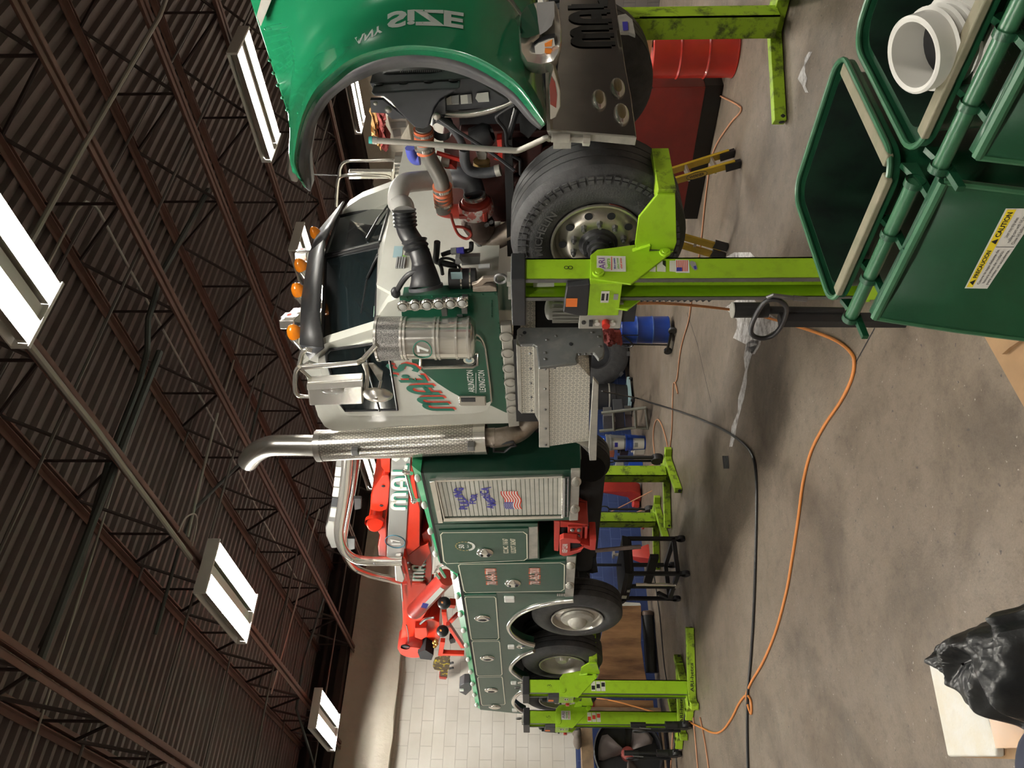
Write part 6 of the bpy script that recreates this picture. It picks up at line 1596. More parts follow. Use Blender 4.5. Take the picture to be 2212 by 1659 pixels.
def spill(b):
    def strip(pts):
        rows = []
        for i, (x, y, w) in enumerate(pts):
            rows.append([W('p', x-w*(1+.5*math.sin(i*2.3)), y, Z=.003), W('p', x+w*(1+.5*math.cos(i*1.7)), y, Z=.003)])
        b.grid(rows)
    strip([(1600, 545, 14), (1604, 565, 38), (1598, 585, 26), (1606, 605, 30), (1600, 625, 22), (1610, 645, 26), (1618, 665, 36), (1624, 690, 40), (1626, 710, 44), (1628, 730, 30), (1625, 745, 20), (1618, 765, 8)])
    strip([(1625, 735, 12), (1616, 770, 7), (1612, 800, 5), (1608, 830, 4), (1600, 860, 5), (1596, 890, 4), (1588, 920, 5), (1582, 945, 4), (1578, 965, 3)])
    strip([(1750, 112, 3), (1744, 125, 4), (1738, 140, 3), (1734, 155, 4), (1732, 170, 8), (1736, 185, 5), (1744, 200, 3)])


o = thing('paint_spill', 'streaky white paint spill dried on the floor beside lift 8', 'paint spill', SPILL, spill); o['kind'] = 'stuff'
GR = mat('floor_grate', (.03, .03, .03), .6)
dc = [W('p', x, y, Z=.004) for x, y in ((1560, 985), (1573, 985), (1575, 1012), (1563, 1012))]
thing('floor_drain', 'small dark floor drain at the end of the white paint streak', 'drain', GR, lambda b: (b.face(dc), [b.bar(dc[0]+(dc[1]-dc[0])*t, dc[3]+(dc[2]-dc[3])*t, .01, .008) for t in (.1, .3, .5, .7, .9)]))
# red oil drum
dp_ = W('2', 2195, 500, Z=0)+V((0, .28, 0))
dpr = [(0, 0), (0, .285), (.012, .292), (.03, .285), (.29, .285), (.305, .297), (.32, .285), (.58, .285), (.595, .297), (.61, .285), (.86, .285), (.875, .294), (.89, .285), (.885, .27), (.87, .265), (.87, 0)]
rd_ = empty('oil_drum', 'red steel drum standing beyond the bumper by the far front lift', 'drum', dp_)
b = B(); b.lathe((0, 0, 0), EZ, dpr, 40); b.done('drum_body', DRUM, rd_)
b = B(); b.cyl((.12, -.1, .87), (.12, -.1, .885), .035); b.done('bung', STEEL, rd_)
thing('cardboard_box', 'tan cardboard box standing on the red drum', 'box', CARD, lambda b: b.box(dp_+V((.02, -.2, .9)), dp_+V((.24, .08, 1.1))))
# long dark red tank behind the drum
pA, pB = W('2', 2080, 690, Z=0), W('2', 1900, 1600, Z=0)
tdx = (pB-pA).normalized(); tdn = V((0, 1, 0))
cb_ = empty('steel_bench', 'long dark red steel cabinet on a black plinth behind the front wheel', 'cabinet')
b = B(); b.prism([pA+V((0, 0, .2)), pB+tdx*.3+V((0, 0, .2)), pB+tdx*.3+V((0, 0, 1.15)), pA+V((0, 0, 1.15))], tdn*.9); b.done('cabinet_body', DRED, cb_, bevel=.01)
b = B(); b.prism([pA+tdn*.03, pB+tdx*.3+tdn*.03, pB+tdx*.3+tdn*.03+V((0, 0, .2)), pA+tdn*.03+V((0, 0, .2))], tdn*.8); b.done('plinth', BLK2, cb_)
b = B(); hq = W('2', 1410, 700, Y=7.86); b.cyl(hq, hq+V((0, 0, .09)), .05); b.cyl(hq+V((.0, 0, -.14)), hq, .012); b.done('latch', BLACK, cb_)
# yellow step ladder
la = empty('step_ladder', 'yellow fibreglass step ladder standing behind the front wheel', 'ladder', W('2', 2190, 1260, Z=0))
lo_ = la.location


def lw(c, x, y, **k): return W(c, x, y, **k)-lo_


def rail(b, a, c, w=.075, t=.03): b.bar(a, c, t, w, up=(1, 0, 0))


f1, f2 = W('2', 2165, 1215, Z=0)-lo_, W('2', 2215, 1300, Z=0)-lo_
q1, q2 = W('3', 2110, 940, Z=0)-lo_, W('3', 2085, 1010, Z=0)-lo_
top = (f1+f2+q1+q2)/4; top.z = 1.75
ra = (f2-f1)*.32; rb = (q2-q1)*.32
rails_ = ((f1, top-ra), (f2, top+ra)), ((q1, top-rb), (q2, top+rb))
for a, c in rails_[0]+rails_[1]:
    b = B(); rail(b, a+V((0, 0, .06)), c); rr_ = b.done('side_rail', YEL, la)
    b = B(); rail(b, a, a+(c-a).normalized()*.16, .085, .045); b.done('rubber_foot', BLACK, rr_)
for k in range(6):
    t = .14+k*.15
    a, c = f1+(rails_[0][0][1]-f1)*t, f2+(rails_[0][1][1]-f2)*t
    b = B(); b.bar(a, c, .08, .022, up=(0, 0, 1)); b.done('tread', ALU, la)
b = B(); b.bar(q1+(rails_[1][0][1]-q1)*.2, q2+(rails_[1][1][1]-q2)*.2, .03, .03); b.done('rear_brace', ALU, la)
b = B(); b.box(top+V((-.2, -.12, 0)), top+V((.2, .12, .06))); b.done('top_cap', YEL, la, bevel=.01)
a, c = f2+(rails_[0][1][1]-f2)*.17, f2+(rails_[0][1][1]-f2)*.33
wm_ = (a+c)/2; wr = (a-c).normalized()
fd_ = (CAM-lo_-wm_); fd_ = (fd_-wr*fd_.dot(wr)).normalized(); wu = fd_.cross(wr)
text('WERNER', wm_+fd_*.045, wr, wu, .026, BTXT, la, w=.15, bold=.02)
b = B(); b.tube([wm_+fd_*.045+wr*math.cos(t)*.105+wu*math.sin(t)*.033 for t in [k*math.pi/12 for k in range(24)]], .003, 5, closed=True); b.done('logo_ring', BTXT, la)
# blue drum on a wheeled dolly
bl = W('I', 1225, 660, Z=0)+V((-.1, .12, 0)); s_ = .72
bd_ = empty('blue_drum', 'blue drum with hoses coiled on its lid, on a small two wheel dolly', 'drum', bl)
b = B(); b.lathe((0, 0, .07), EZ, [(h*.82, r*.72) for h, r in dpr], 36); b.done('drum_body', BLUED, bd_)
b = B(); b.lathe((0, 0, .07), EZ, [(h*.82, .212) for h in (.295, .315)], 36); b.lathe((0, 0, .07), EZ, [(h*.82, .212) for h in (.585, .605)], 36); b.done('drum_hoop', mat('pale_blue_edge', (.10, .22, .55), .35), bd_)
b = B(); b.tube([V((math.cos(t)*(.14+.03*math.sin(t*.37)), math.sin(t)*(.14+.03*math.cos(t*.51)), .80+t*.006)) for t in [k*.35 for k in range(72)]], .014, 8); b.tube(crom([V((.1, -.1, .85)), V((.05, -.24, .7)), V((-.05, -.27, .62)), V((-.16, -.2, .72)), V((-.15, -.1, .86))], 5), .012, 8); b.done('coiled_hose', HOSE, bd_)
b = B(); b.tube([V((-.08, -.215, .85)), V((-.08, -.235, .1))], .012, 8); b.box((-.24, -.24, .06), (.2, -.2, .09)); b.tube([V((.12, -.215, .8)), V((.12, -.217, .55))], .008, 6); b.done('dolly_frame', BLK2, bd_)
for x, y in ((.22, -.22), (-.26, -.2)):
    b = B(); b.cyl((x, y-.02, .06), (x, y+.02, .06), .06, n=20); b.done('wheel', GREYP, bd_)
# red rags draped above the drum, stuffed between panel and lift
RGM = RAG


def rag(b, c, pts, Y, th=.05):
    P = [W(c, x, y, Y=Y) for x, y in pts]; cen = sum(P, V())/len(P)
    P2 = crom(P, 3, True); rows = []
    for s in (1, .7, .4, .05): rows.append([cen+(p-cen)*s+V((0, -th*(1-s)+.02*math.sin(i*1.3+s*9), .01*math.sin(i*2.1+s*7))) for i, p in enumerate(P2)])
    b.grid(rows, wrap=True); b.grid([rows[0], [p+V((0, .04, 0)) for p in rows[0]]], wrap=True)


thing('shop_rag', 'crumpled dusty red rag on the rim above the blue drum', 'rag', RAG, lambda b: rag(b, 'I', [(155, 655), (230, 610), (330, 650), (430, 700), (430, 880), (360, 800), (330, 860), (250, 880), (180, 840)], bl.y-.25))
thing('shop_rag', 'yellow and red rags hung on the radiator support in the engine bay', 'rag', [mat('yellow_rag', (.62, .36, .13), .8), RAG], lambda b: (b.mi(0), rag(b, 'E', [(105, 565), (190, 585), (250, 985), (205, 985), (140, 840)], 4.55, .03), b.mi(1), rag(b, 'E', [(190, 585), (300, 575), (265, 640), (345, 970), (250, 985)], 4.52, .03)))
# loader tyre, black bin, grey stand and pails in the back
tb_ = W('I', 470, 1200, Z=0); tb_.x = XR+.55; tb_ = V((tb_.x, tb_.y, 0))
lt = empty('loader_tyre', 'big lugged loader tyre standing by the rear wall under the step', 'tyre', V((-13.0, 11.1, 0)))
b = B(); b.lathe((0, 0, .72), EX*.8-EY*.6, [(-.2, .33), (-.2, .6), (-.15, .7), (.15, .7), (.2, .6), (.2, .33), (.1, .3), (-.1, .3)], 40)
ao = (EX*.8-EY*.6)
for k in range(18):
    t = k*2*math.pi/18; y_ = ao.cross(EZ).normalized(); rd3 = EZ*math.cos(t)+y_*math.sin(t); tg = -EZ*math.sin(t)+y_*math.cos(t)
    b.obox(V((0, 0, .72))+rd3*.69+ao*(.1 if k % 2 else -.1), tg*.05, ao*.11, rd3*.035)
b.done('tyre', RUBB, lt)
b = B(); b.lathe((0, 0, .72), ao, [(-.1, .33), (-.05, .3), (.0, .16), (.02, .1), (.06, .08), (.06, 0)], 28); b.done('rim', GREYP, lt)
bb = empty('rubbish_barrel', 'black plastic barrel on a pale blue dolly behind the step box', 'barrel', V((-13.1, 10.0, 0)))
b = B(); b.lathe((0, 0, .12), EZ, [(0, 0), (0, .25), (.25, .27), (.26, .285), (.36, .285), (.37, .27), (.8, .29), (.8, .25)], 32); b.done('barrel_body', BLACK, bb)
b = B(); b.lathe((0, 0, .12), EZ, [(.375, .286), (.39, .288), (.405, .286)], 32); b.done('barrel_band', ALUD, bb)
b = B(); b.box((-.3, -.32, .06), (.3, .3, .12)); b.done('dolly', PAPB, bb)
b = B(); [b.cyl((x, y-.02, .045), (x, y+.02, .045), .045, n=14) for x, y in ((.28, -.3), (-.28, -.3), (.28, .25))]; b.done('caster', BLACK, bb)
# grey welded stand
g0_ = V((-11.72, 8.35, 0))
gs = empty('grey_stand', 'worn grey tubular metal stand under the diamond plate step', 'stand', g0_)
gpt = lambda x, y, Y=8.2: W('G', x, y, Y=Y)-g0_
b = B()
for Yq in (8.15, 8.75):
    P = [gpt(340, 500, Yq), gpt(840, 440, Yq), gpt(1000, 420, Yq)]; Q = [gpt(310, 770, Yq), gpt(860, 715, Yq), gpt(1040, 730, Yq)]
    for L_ in (P, Q): b.tube(L_, .028, 10)
    for i in (1, 2): b.tube([P[i], Q[i]], .028, 10)
    b.tube([gpt(515, 470, Yq), gpt(530, 760, Yq)], .026, 10)
for x, y in ((840, 440), (860, 715), (1000, 430), (1035, 725), (515, 470)): b.tube([gpt(x, y, 8.15), gpt(x, y, 8.75)], .024, 8)
b.done('tube_frame', mat('worn_grey_paint', (.26, .26, .23), .5, .4, var=.6, vs=8, dirt=(.12, .12, .08)), gs)
b = B(); b.prism([gpt(x, y, 8.14) for x, y in ((520, 490), (670, 485), (690, 715), (540, 725))], (0, .3, 0)); b.done('tool_tray', GREYP, gs, bevel=.01)
b = B(); b.prism([gpt(x, y, 8.13) for x, y in ((522, 560), (545, 560), (550, 630), (528, 630))], (0, .02, 0)); b.done('tray_handle', ALU, gs)
b = B(); b.prism([gpt(x, y, 8.3) for x, y in ((370, 545), (500, 540), (510, 740), (370, 745))], (0, .2, 0)); b.prism([gpt(x, y, 8.3) for x, y in ((690, 520), (790, 520), (800, 700), (700, 720))], (0, .2, 0)); b.done('scrap_parts', STEEL, gs)


def pail(x, y, z, m, label, k):
    r = empty('pail', label, 'pail', V((x, y, z)), 0, 'stacked oil pails under the step')
    b = B(); b.lathe((0, 0, 0), EZ, [(0, 0), (0, .13), (.26, .148), (.262, .155), (.29, .156), (.292, .149), (.34, .151), (.345, .158), (.37, .158), (.372, .145), (.375, 0)], 30); b.done('pail_body', m, r)
    b = B(); w = .8
    P = lambda t, z_: V((math.cos(t)*(.1325+z_*.055+.001), math.sin(t)*(.1325+z_*.055+.001), z_))
    ts = [R(-95+i*12) for i in range(9)]
    b.mi(0).grid([[P(t, .03) for t in ts], [P(t, .24) for t in ts]])
    b.mi(1).grid([[P(t, .15)*1.004 for t in ts[2:6]], [P(t, .21)*1.004 for t in ts[2:6]]])
    b.done('pail_label', [PAPER, NTXT if k else PAPD], r); return r


pb = W('G', 1005, 1010, Z=0)+V((-.05, .14, 0))
pail(pb.x, pb.y, 0, BLUEP, 'blue pail with a white label, at the bottom of the stack behind the step', 0)
pail(pb.x, pb.y, .375, GREYPL, 'grey pail with a blue label in the middle of the stack behind the step', 1)
pail(pb.x, pb.y, .75, BLUEP, 'blue pail on top of the stack behind the step', 0)
# shelf clutter between the pails and the first far lift
ck = W('G', 1000, 1190, Z=0)
for i, (dx, dy, dz, sx, sy, sz, m, nm, l) in enumerate(((0.1, .2, 0, .16, .1, .26, PAPER, 'oil_jug', 'white and yellow jug beside the blue pail'), (.0, .25, .3, .14, .12, .2, BLACK, 'toolbox', 'small black case behind the far lift handle'), (-.15, .3, .55, .15, .1, .14, mat('terracotta', (.42, .13, .07), .6), 'tub', 'terracotta coloured tub among clutter by the pails'), (-.35, .1, 0, .2, .14, .34, BLUEP, 'oil_jug', 'blue jug left of the far lift column'), (-.38, .12, .36, .18, .14, .2, PAPD, 'carton', 'grey carton left of the far lift column'))):
    p = ck+V((dx-.1, dy, dz))
    thing(nm, l, 'container', m, lambda b: (b.box(p+V((-sx/2, -sy/2, 0)), p+V((sx/2, sy/2, sz*.8))), b.box(p+V((-sx/4, -sy/4, sz*.8)), p+V((sx/4, sy/4, sz)))), bevel=.012)
# red engine crane / jacks by the blue wall
jc = V((-13.0, 7.75, 0))
ec = empty('floor_jack', 'red trolley jack body by the blue wall between the far lifts', 'jack', jc)
jp = lambda x, y, Y=7.6: W('H', x, y, Y=Y)-jc
b = B(); b.prism([jp(x, y) for x, y in ((260, 432), (880, 425), (1000, 470), (1005, 560), (960, 640), (870, 610), (800, 520), (560, 470))], (0, .25, 0)); jb = b.done('jack_body', RED2, ec, bevel=.02)
b = B(); b.cyl(jp(880, 610, 7.55), jp(960, 620, 7.55), .07); b.done('jack_cylinder', RED2, jb)
b = B(); b.cyl(jp(960, 640)+V((0, -.05, 0)), jp(960, 640)+V((0, .25, 0)), .07); b.done('jack_wheel', BLACK, ec)
for x0, y0, l, loc in ((770, 850, 'small red bottle jack behind the middle far lift', V((-13.2, 7.1, 0))), (650, 1200, 'red flared axle stand right of the black work cart', V((-13.1, 6.35, 0)))):
    r = empty('axle_stand', l, 'axle stand', loc)
    if x0 == 770:
        b = B(); b.box((-.12, -.12, 0), (.12, .12, .04)); b.lathe((0, 0, .04), EZ, [(0, .08), (.2, .08), (.22, .05), (.34, .04)], 16); b.done('stand_body', RED2, r, bevel=.008)
        b = B(); b.cyl((0, 0, .34), (0, 0, .4), .035); b.done('saddle', STEEL, r)
    else:
        b = B(); b.lathe((0, 0, 0), EZ, [(0, .2), (.02, .2), (.3, .09), (.32, .06), (.52, .055)], 4); b.done('stand_body', RED2, r)
        b = B(); b.cyl((0, 0, .5), (0, 0, .62), .03); b.box((-.08, -.04, .62), (.08, .04, .66)); b.done('saddle', ALU, r)
# black hand truck posts near the far lifts
hp_ = V((-10.9, 6.75, 0)); hq_ = lambda x, y, Y=6.6: W('H', x, y, Y=Y)-hp_
ht = empty('steering_jack_handle', 'black pump handle and loop between the two far lifts', 'jack handle', hp_)
b = B(); b.tube([hq_(300, 745), hq_(760, 752), hq_(1050, 760)], .03, 10); b.tube([hq_(520, 690), hq_(1000, 690), hq_(1100, 700)], .02, 8); b.cyl(hq_(1130, 700)+V((0, -.04, 0)), hq_(1130, 700)+V((0, .04, 0)), .09); b.done('handle_post', BLACK, ht)
b = B(); b.tube(crom([hq_(x, y) for x, y in ((380, 740), (375, 690), (420, 650), (490, 655), (520, 690), (510, 745))], 4), .012, 8); b.done('pull_handle', BLACK, ht)
ht2 = empty('steering_jack_handle', 'black pump handle beside the first far lift, near the pails', 'jack handle', V((-10.6, 6.85, 0)))
b = B(); b.tube([V((0, 0, .1)), V((0, 0, .75))], .03, 10); b.tube([V((-.1, 0, .1)), V((-.1, 0, .8))], .02, 8); b.cyl((-.05, -.05, .1), (-.05, .05, .1), .1); b.done('handle_post', BLACK, ht2)
b = B(); b.tube([V((-.1+math.cos(t)*.05, 0, .86+math.sin(t)*.07)) for t in [k*math.pi/6 for k in range(12)]], .011, 8, closed=True); b.done('pull_handle', BLACK, ht2)
# black wheeled work cart
c0_ = V((-10.25, 4.75, 0))
wk = empty('work_cart', 'black steel transmission cart on casters under the rear of the truck', 'cart', c0_)
hx, hy, hz = .42, .26, .80
b = B()
for sx in (-1, 1):
    for sy in (-1, 1): b.bar((sx*hx, sy*hy, .12), (sx*hx, sy*hy, hz), .05, .05, up=(1, 0, 0))
for z in (.16, hz):
    for sy in (-1, 1): b.bar((-hx, sy*hy, z), (hx, sy*hy, z), .05, .06)
    for sx in (-1, 1): b.bar((sx*hx, -hy, z), (sx*hx, hy, z), .05, .06)
b.bar((0, -hy, .16), (0, -hy, hz), .05, .05, up=(1, 0, 0)); b.bar((-hx, 0, .45), (hx, 0, .45), .06, .12)
b.prism([V((-hx, -hy-.02, hz-.05)), V((hx, -hy-.02, hz-.05)), V((hx+.06, -hy-.02, hz+.08)), V((-hx-.05, -hy-.02, hz+.08))], (0, 2*hy+.04, 0))
b.bar((-hx, -hy, .16), (-hx+.2, -hy, .35), .05, .05); b.bar((-hx, -hy, hz), (-hx-.1, -hy, hz+.04), .08, .05)
b.done('cart_frame', BLK2, wk, bevel=.005)
b = B(); b.cyl((hx*.3, -hy-.03, .14), (hx*.3, -hy-.03, hz-.1), .022, n=12); b.box((hx*.3-.05, -hy-.06, .10), (hx*.3+.05, -hy, .16)); b.done('ram', CHROME, wk)
b = B(); b.cyl((hx*.3, 0, hz), (hx*.3, 0, hz+.55), .02, n=10); b.done('pump_handle', BLACK, wk)
b = B(); b.obox((-hx*.75, -hy-.025, hz+.02), EX*.05, EZ*.035, EY*.004); b.obox((-hx*.25, -hy-.025, hz-.02), EX*.035, EZ*.02, EY*.004); b.done('cart_sticker', PAPER, wk)
for sx in (-1, 1):
    for sy in (-1, 1):
        b = B(); b.cyl((sx*hx, sy*hy-.025, .06), (sx*hx, sy*hy+.025, .06), .06, n=18); b.bar((sx*hx, sy*hy, .06), (sx*hx, sy*hy, .14), .05, .06, up=(1, 0, 0)); b.done('caster', BLACK, wk)
# timber slabs leaning on the rear wall behind the lifts
def wl(x, y, X): return W('d6', x, y, X=X)


Xw = XR+.62
sl_ = [wl(690, 748, Xw), wl(1000, 742, Xw), wl(1005, 1000, Xw), wl(1000, 1300, Xw), wl(1045, 1659, Xw), wl(1090, 1900, Xw), wl(330, 1930, Xw), wl(420, 1500, Xw), wl(390, 1270, Xw), wl(440, 1050, Xw), wl(600, 990, Xw)]
thing('timber_slab', 'wide worn brown timber slab with a knot hole behind the rear wheels', 'timber', WOOD, lambda b: b.prism(sl_, (-.07, 0, 0)), bevel=.006)
kn = wl(650, 1670, Xw)
thing('timber_slab', 'second brown timber slab with a red painted end behind lift 5', 'timber', [WOOD, DRED], lambda b: (b.mi(0).prism([W('d5', x, y, X=Xw+.12) for x, y in ((290, 770), (780, 775), (1180, 780), (1200, 960), (640, 965), (280, 965))], (-.07, 0, 0)), b.mi(1).prism([W('d5', x, y, X=Xw+.125) for x, y in ((240, 775), (300, 775), (300, 965), (240, 965))], (-.08, 0, 0))))
thing('timber_trim', 'thin white plastic board edge beside the timber slab', 'board', WPL, lambda b: b.prism([wl(x, y, Xw+.02) for x, y in ((690, 690), (985, 705), (1000, 742), (690, 748))], (-.05, 0, 0)), bevel=.005)
bmA, bmB = W('d6', 1095, 850, Z=.11), W('d6', 1155, 1750, Z=.11)
bmx = empty('axle_shaft', 'long black axle shaft lying on the floor in front of the timber slab', 'axle shaft', (bmA+bmB)/2)
b = B(); b.cyl(bmA-bmx.location, bmB-bmx.location, .10, n=16); b.done('shaft_tube', BLK2, bmx)
b = B(); dd = (bmA-bmB).normalized(); b.lathe(bmA-bmx.location, dd, [(-.06, .11), (.0, .11), (.02, .09), (.02, .06), (-.02, .05), (-.02, 0)], 24); b.done('shaft_flange', RUST, bmx)
# big drum fan in a timber box
Xfan = -12.95
fc = W('p', 1357, 1625, X=Xfan); fR = abs(W('p', 1357, 1573, X=Xfan).y-fc.y)*1.0
fR = .52
fn_ = empty('drum_fan', 'large round fan with grey blades and red hub in a plywood box', 'fan', V((Xfan, fc.y, 0)))
fz = fc.z
b = B()
pr_ = [(0, fR+.0), (.02, fR+.02), (.03, fR), (-.2, fR-.02)]
b.lathe((0, 0, fz), EX, pr_, 48); b.lathe((-.2, 0, fz), EX, [(0, fR), (.001, 0)], 40); b.done('fan_ring', BLACK, fn_)
b = B(); s2 = .66
for y0, y1, z0, z1 in ((-s2, s2, fz+fR+.02, fz+s2+.06), (-s2, s2, .08, fz-fR-.02), (-s2, -fR-.02, fz-fR-.02, fz+fR+.02), (fR+.02, s2, fz-fR-.02, fz+fR+.02)): b.box((-.3, y0, max(.0, z0)), (.02, y1, z1))
b.done('fan_box', PLY, fn_)
for k in range(3):
    t = R(75+k*120); b = B(); rows = []
    for r_, a0, a1, tw in ((.1, -.35, .35, .06), (.25, -.42, .42, .06), (.40, -.45, .5, .05), (.46, -.3, .45, .04)):
        rows.append([V((.02-tw*s*1.4-.1, math.cos(t+a0+(a1-a0)*(s+1)/2)*r_, fz+math.sin(t+a0+(a1-a0)*(s+1)/2)*r_)) for s in (-1, -.5, 0, .5, 1)])
    b.grid(rows); b.done('fan_blade', mat('dusty_blade', (.16, .13, .12), .6), fn_, solid=.006)
b = B(); b.lathe((-.1, 0, fz), EX, [(-.08, .1), (.05, .1), (.07, .06), (.07, 0)], 24); b.done('fan_hub', mat('dusty_red_hub', (.34, .07, .06), .5), fn_)
b = B()
for a in range(4): b.bar((-.17, math.cos(a*math.pi/2)*fR, fz+math.sin(a*math.pi/2)*fR), (-.17, 0, fz), .03, .02)
b.done('motor_strut', BLK2, fn_)
thing('shop_rag', 'dirty grey brown rag heap on the edge above the drum fan', 'rag', mat('grey_rag', (.17, .14, .12), .85, var=.5, vs=12), lambda b: [b.ell(V((Xfan-.12+.03*k, fc.y+.45-.1*k, fz+s2+.12+.02*math.sin(k*2))), .12, .11, .07) for k in range(4)])
# ---------------------------------------------------------------- green rolling bins
def rrect(x0, y0, x1, y1, r, z, n=6):
    out = []
    for cx, cy, a in ((x1-r, y1-r, 0), (x0+r, y1-r, 90), (x0+r, y0+r, 180), (x1-r, y0+r, 270)):
        for k in range(n+1):
            t = R(a+90*k/n); out.append(V((cx+math.cos(t)*r, cy+math.sin(t)*r, z)))
    return out


def bin_(label, loc, sticker):
    r = empty('rolling_bin', label, 'bin', loc, 0, 'green rolling bins')
    w, d = .55, .60       # x 0..w, y 0..d ; hinge side is y = 0
    b = B()
    b.grid([rrect(.06, .08, w-.06, d-.1, .06, .05), rrect(.03, .05, w-.03, d-.05, .07, .6), rrect(0.01, .02, w-.01, d-.01, .08, 1.06), rrect(-.02, -.01, w+.02, d+.02, .09, 1.07), rrect(-.02, -.01, w+.02, d+.02, .09, 1.10)], wrap=True)
    b.face(rrect(.06, .08, w-.06, d-.1, .06, .05)); bd = b.done('bin_body', BING, r)
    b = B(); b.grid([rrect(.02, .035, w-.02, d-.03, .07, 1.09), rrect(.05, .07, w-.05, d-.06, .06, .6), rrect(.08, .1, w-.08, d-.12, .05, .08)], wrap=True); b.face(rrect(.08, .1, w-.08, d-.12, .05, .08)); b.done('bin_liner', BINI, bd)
    b = B(); b.tube(rrect(-.02, -.01, w+.02, d+.02, .09, 1.10), .009, 8, closed=True); b.done('bin_rim', BINH, bd)
    b = B(); b.box((.05, -.02, 1.09), (w-.03, .022, 1.112)); b.box((w-.022, .03, 1.09), (w+.018, d-.06, 1.112)); b.done('worn_edge', BONE, bd, bevel=.006)
    # hinge handle bar
    b = B(); b.cyl((-.0, -.07, 1.06), (w+.0, -.07, 1.06), .021, n=18); hb = b.done('handle_bar', BINH, r)
    for x in (.0, w*.33, w*.66, w):
        b = B(); b.lathe((x-.01, -.07, 1.06), EX, [(0, .027), (.02, .027)], 16); b.prism([V((x-.008, .01, 1.075)), V((x-.008, -.07, 1.05)), V((x-.008, -.16, 1.045)), V((x-.008, -.16, 1.025)), V((x-.008, .01, 1.03))], (.016, 0, 0))
        b.done('handle_lug', BING, hb)
    # open lid hanging behind
    b = B(); rows = []
    for s, yy, zz in ((0, -.135, 1.045), (.03, -.165, 1.04), (.3, -.22, .80), (.7, -.29, .42), (1, -.34, .10)):
        hw = .262
        rows.append([V((.363+hw*t, yy+.03*(1-t*t)*(1 if s > .02 else 0), zz)) for t in (-1, -.94, -.6, 0, .6, .94, 1)])
    b.grid(rows); ld = b.done('lid', BING, r, solid=.012)
    b = B(); b.tube([rows[1][0], rows[1][-1]], .014, 8); b.tube([q[0] for q in rows[1:]], .010, 8); b.tube([q[-1] for q in rows[1:]], .010, 8); b.done('lid_edge', BINH, ld)
    b = B(); b.box((.10, -.165, 1.025), (w*.98, -.15, 1.046)); b.done('lid_wear_strip', BONE, ld)
    if sticker: return r, ld, rows
    for sx in (0, w):
        b = B(); b.cyl((sx-.03, .1, .12), (sx+.03, .1, .12), .12, n=24); b.done('wheel', BLACK, r)
    return r, ld, rows


Apt = W('b2', 790, 400, Z=1.1)
b1, ld1, rw1 = bin_('green rolling bin with a bilingual caution label on its open lid', V((-1.92, 1.87, 0)), True)
for sx in (0, .55):
    b = B(); b.cyl((sx-.03, .1, .12), (sx+.03, .1, .12), .12, n=24); b.done('wheel', BLACK, b1)
b2, ld2, rw2 = bin_('green rolling bin holding a white threaded collar and wire mesh', V((-1.262, 1.79, 0)), False)
# caution label laid on the lid
BL = V((-1.92, 1.87, 0))
from mathutils.bvhtree import BVHTree as BVT
LBV = BVT.FromPolygons([v.co.copy() for v in ld1.data.vertices], [tuple(p.vertices) for p in ld1.data.polygons])
LQ = [(1748, 805), (1925, 808), (2345, 182), (2070, 182)]


def labpt(t, s, lift=.010):
    x = (LQ[0][0]*(1-s)+LQ[1][0]*s)*(1-t)+(LQ[3][0]*(1-s)+LQ[2][0]*s)*t
    y = (LQ[0][1]*(1-s)+LQ[1][1]*s)*(1-t)+(LQ[3][1]*(1-s)+LQ[2][1]*s)*t
    d = ray('b3', x, y).normalized(); h = LBV.ray_cast(CAM-BL, d)
    p = h[0] if h[0] else CAM-BL+d*2
    return p-d*lift


b = B(); b.mi(0).grid([[labpt(k/12, s/6) for s in range(7)] for k in range(13)])
b.mi(1).grid([[labpt(.015+k*.97/12, s, .0115) for s in (.06, .18, .32)] for k in range(13)])
b.mi(2).face([labpt(.515+a, s, .0117) for a, s in ((0, .34), (.006, .34), (.006, .97), (0, .97))])
lb1 = b.done('caution_label', [WPL, mat('label_yellow', (.80, .62, .02), .5), BTXT], ld1)


def labtext(lines, t0, t1, s0, s1, m, bold=0):
    n = len(lines); hgt = (s1-s0)/(n+(n-1)*.55)
    for k, ln in enumerate(lines):
        sb = s0+hgt*(1+k*1.55); wid = t1-t0
        text(ln, V(), EX, EZ, hgt, m, lb1, w=wid*(len(ln)/max(len(q) for q in lines)), bold=bold, fn=lambda X, Y: labpt((t0+t1)/2+X, sb-hgt/2-Y, .0125))


labtext(['PRECAUCION'], .13, .47, .11, .27, BTXT, .03)
labtext(['CAUTION'], .64, .95, .11, .27, BTXT, .03)
labtext(['Cierre la tapa delante de', 'basura antes de rodarlo', 'para evitar un accidente.'], .05, .48, .42, .90, BTXT)
labtext(['User may trip when', 'rolling cart with lid open.', 'Close lid before rolling cart.'], .55, .97, .42, .90, BTXT)
b = B()
for t in (.04, .55): b.face([labpt(t, .28, .0125), labpt(t+.07, .28, .0125), labpt(t+.035, .08, .0125)])
b.done('warning_triangle', BTXT, lb1)
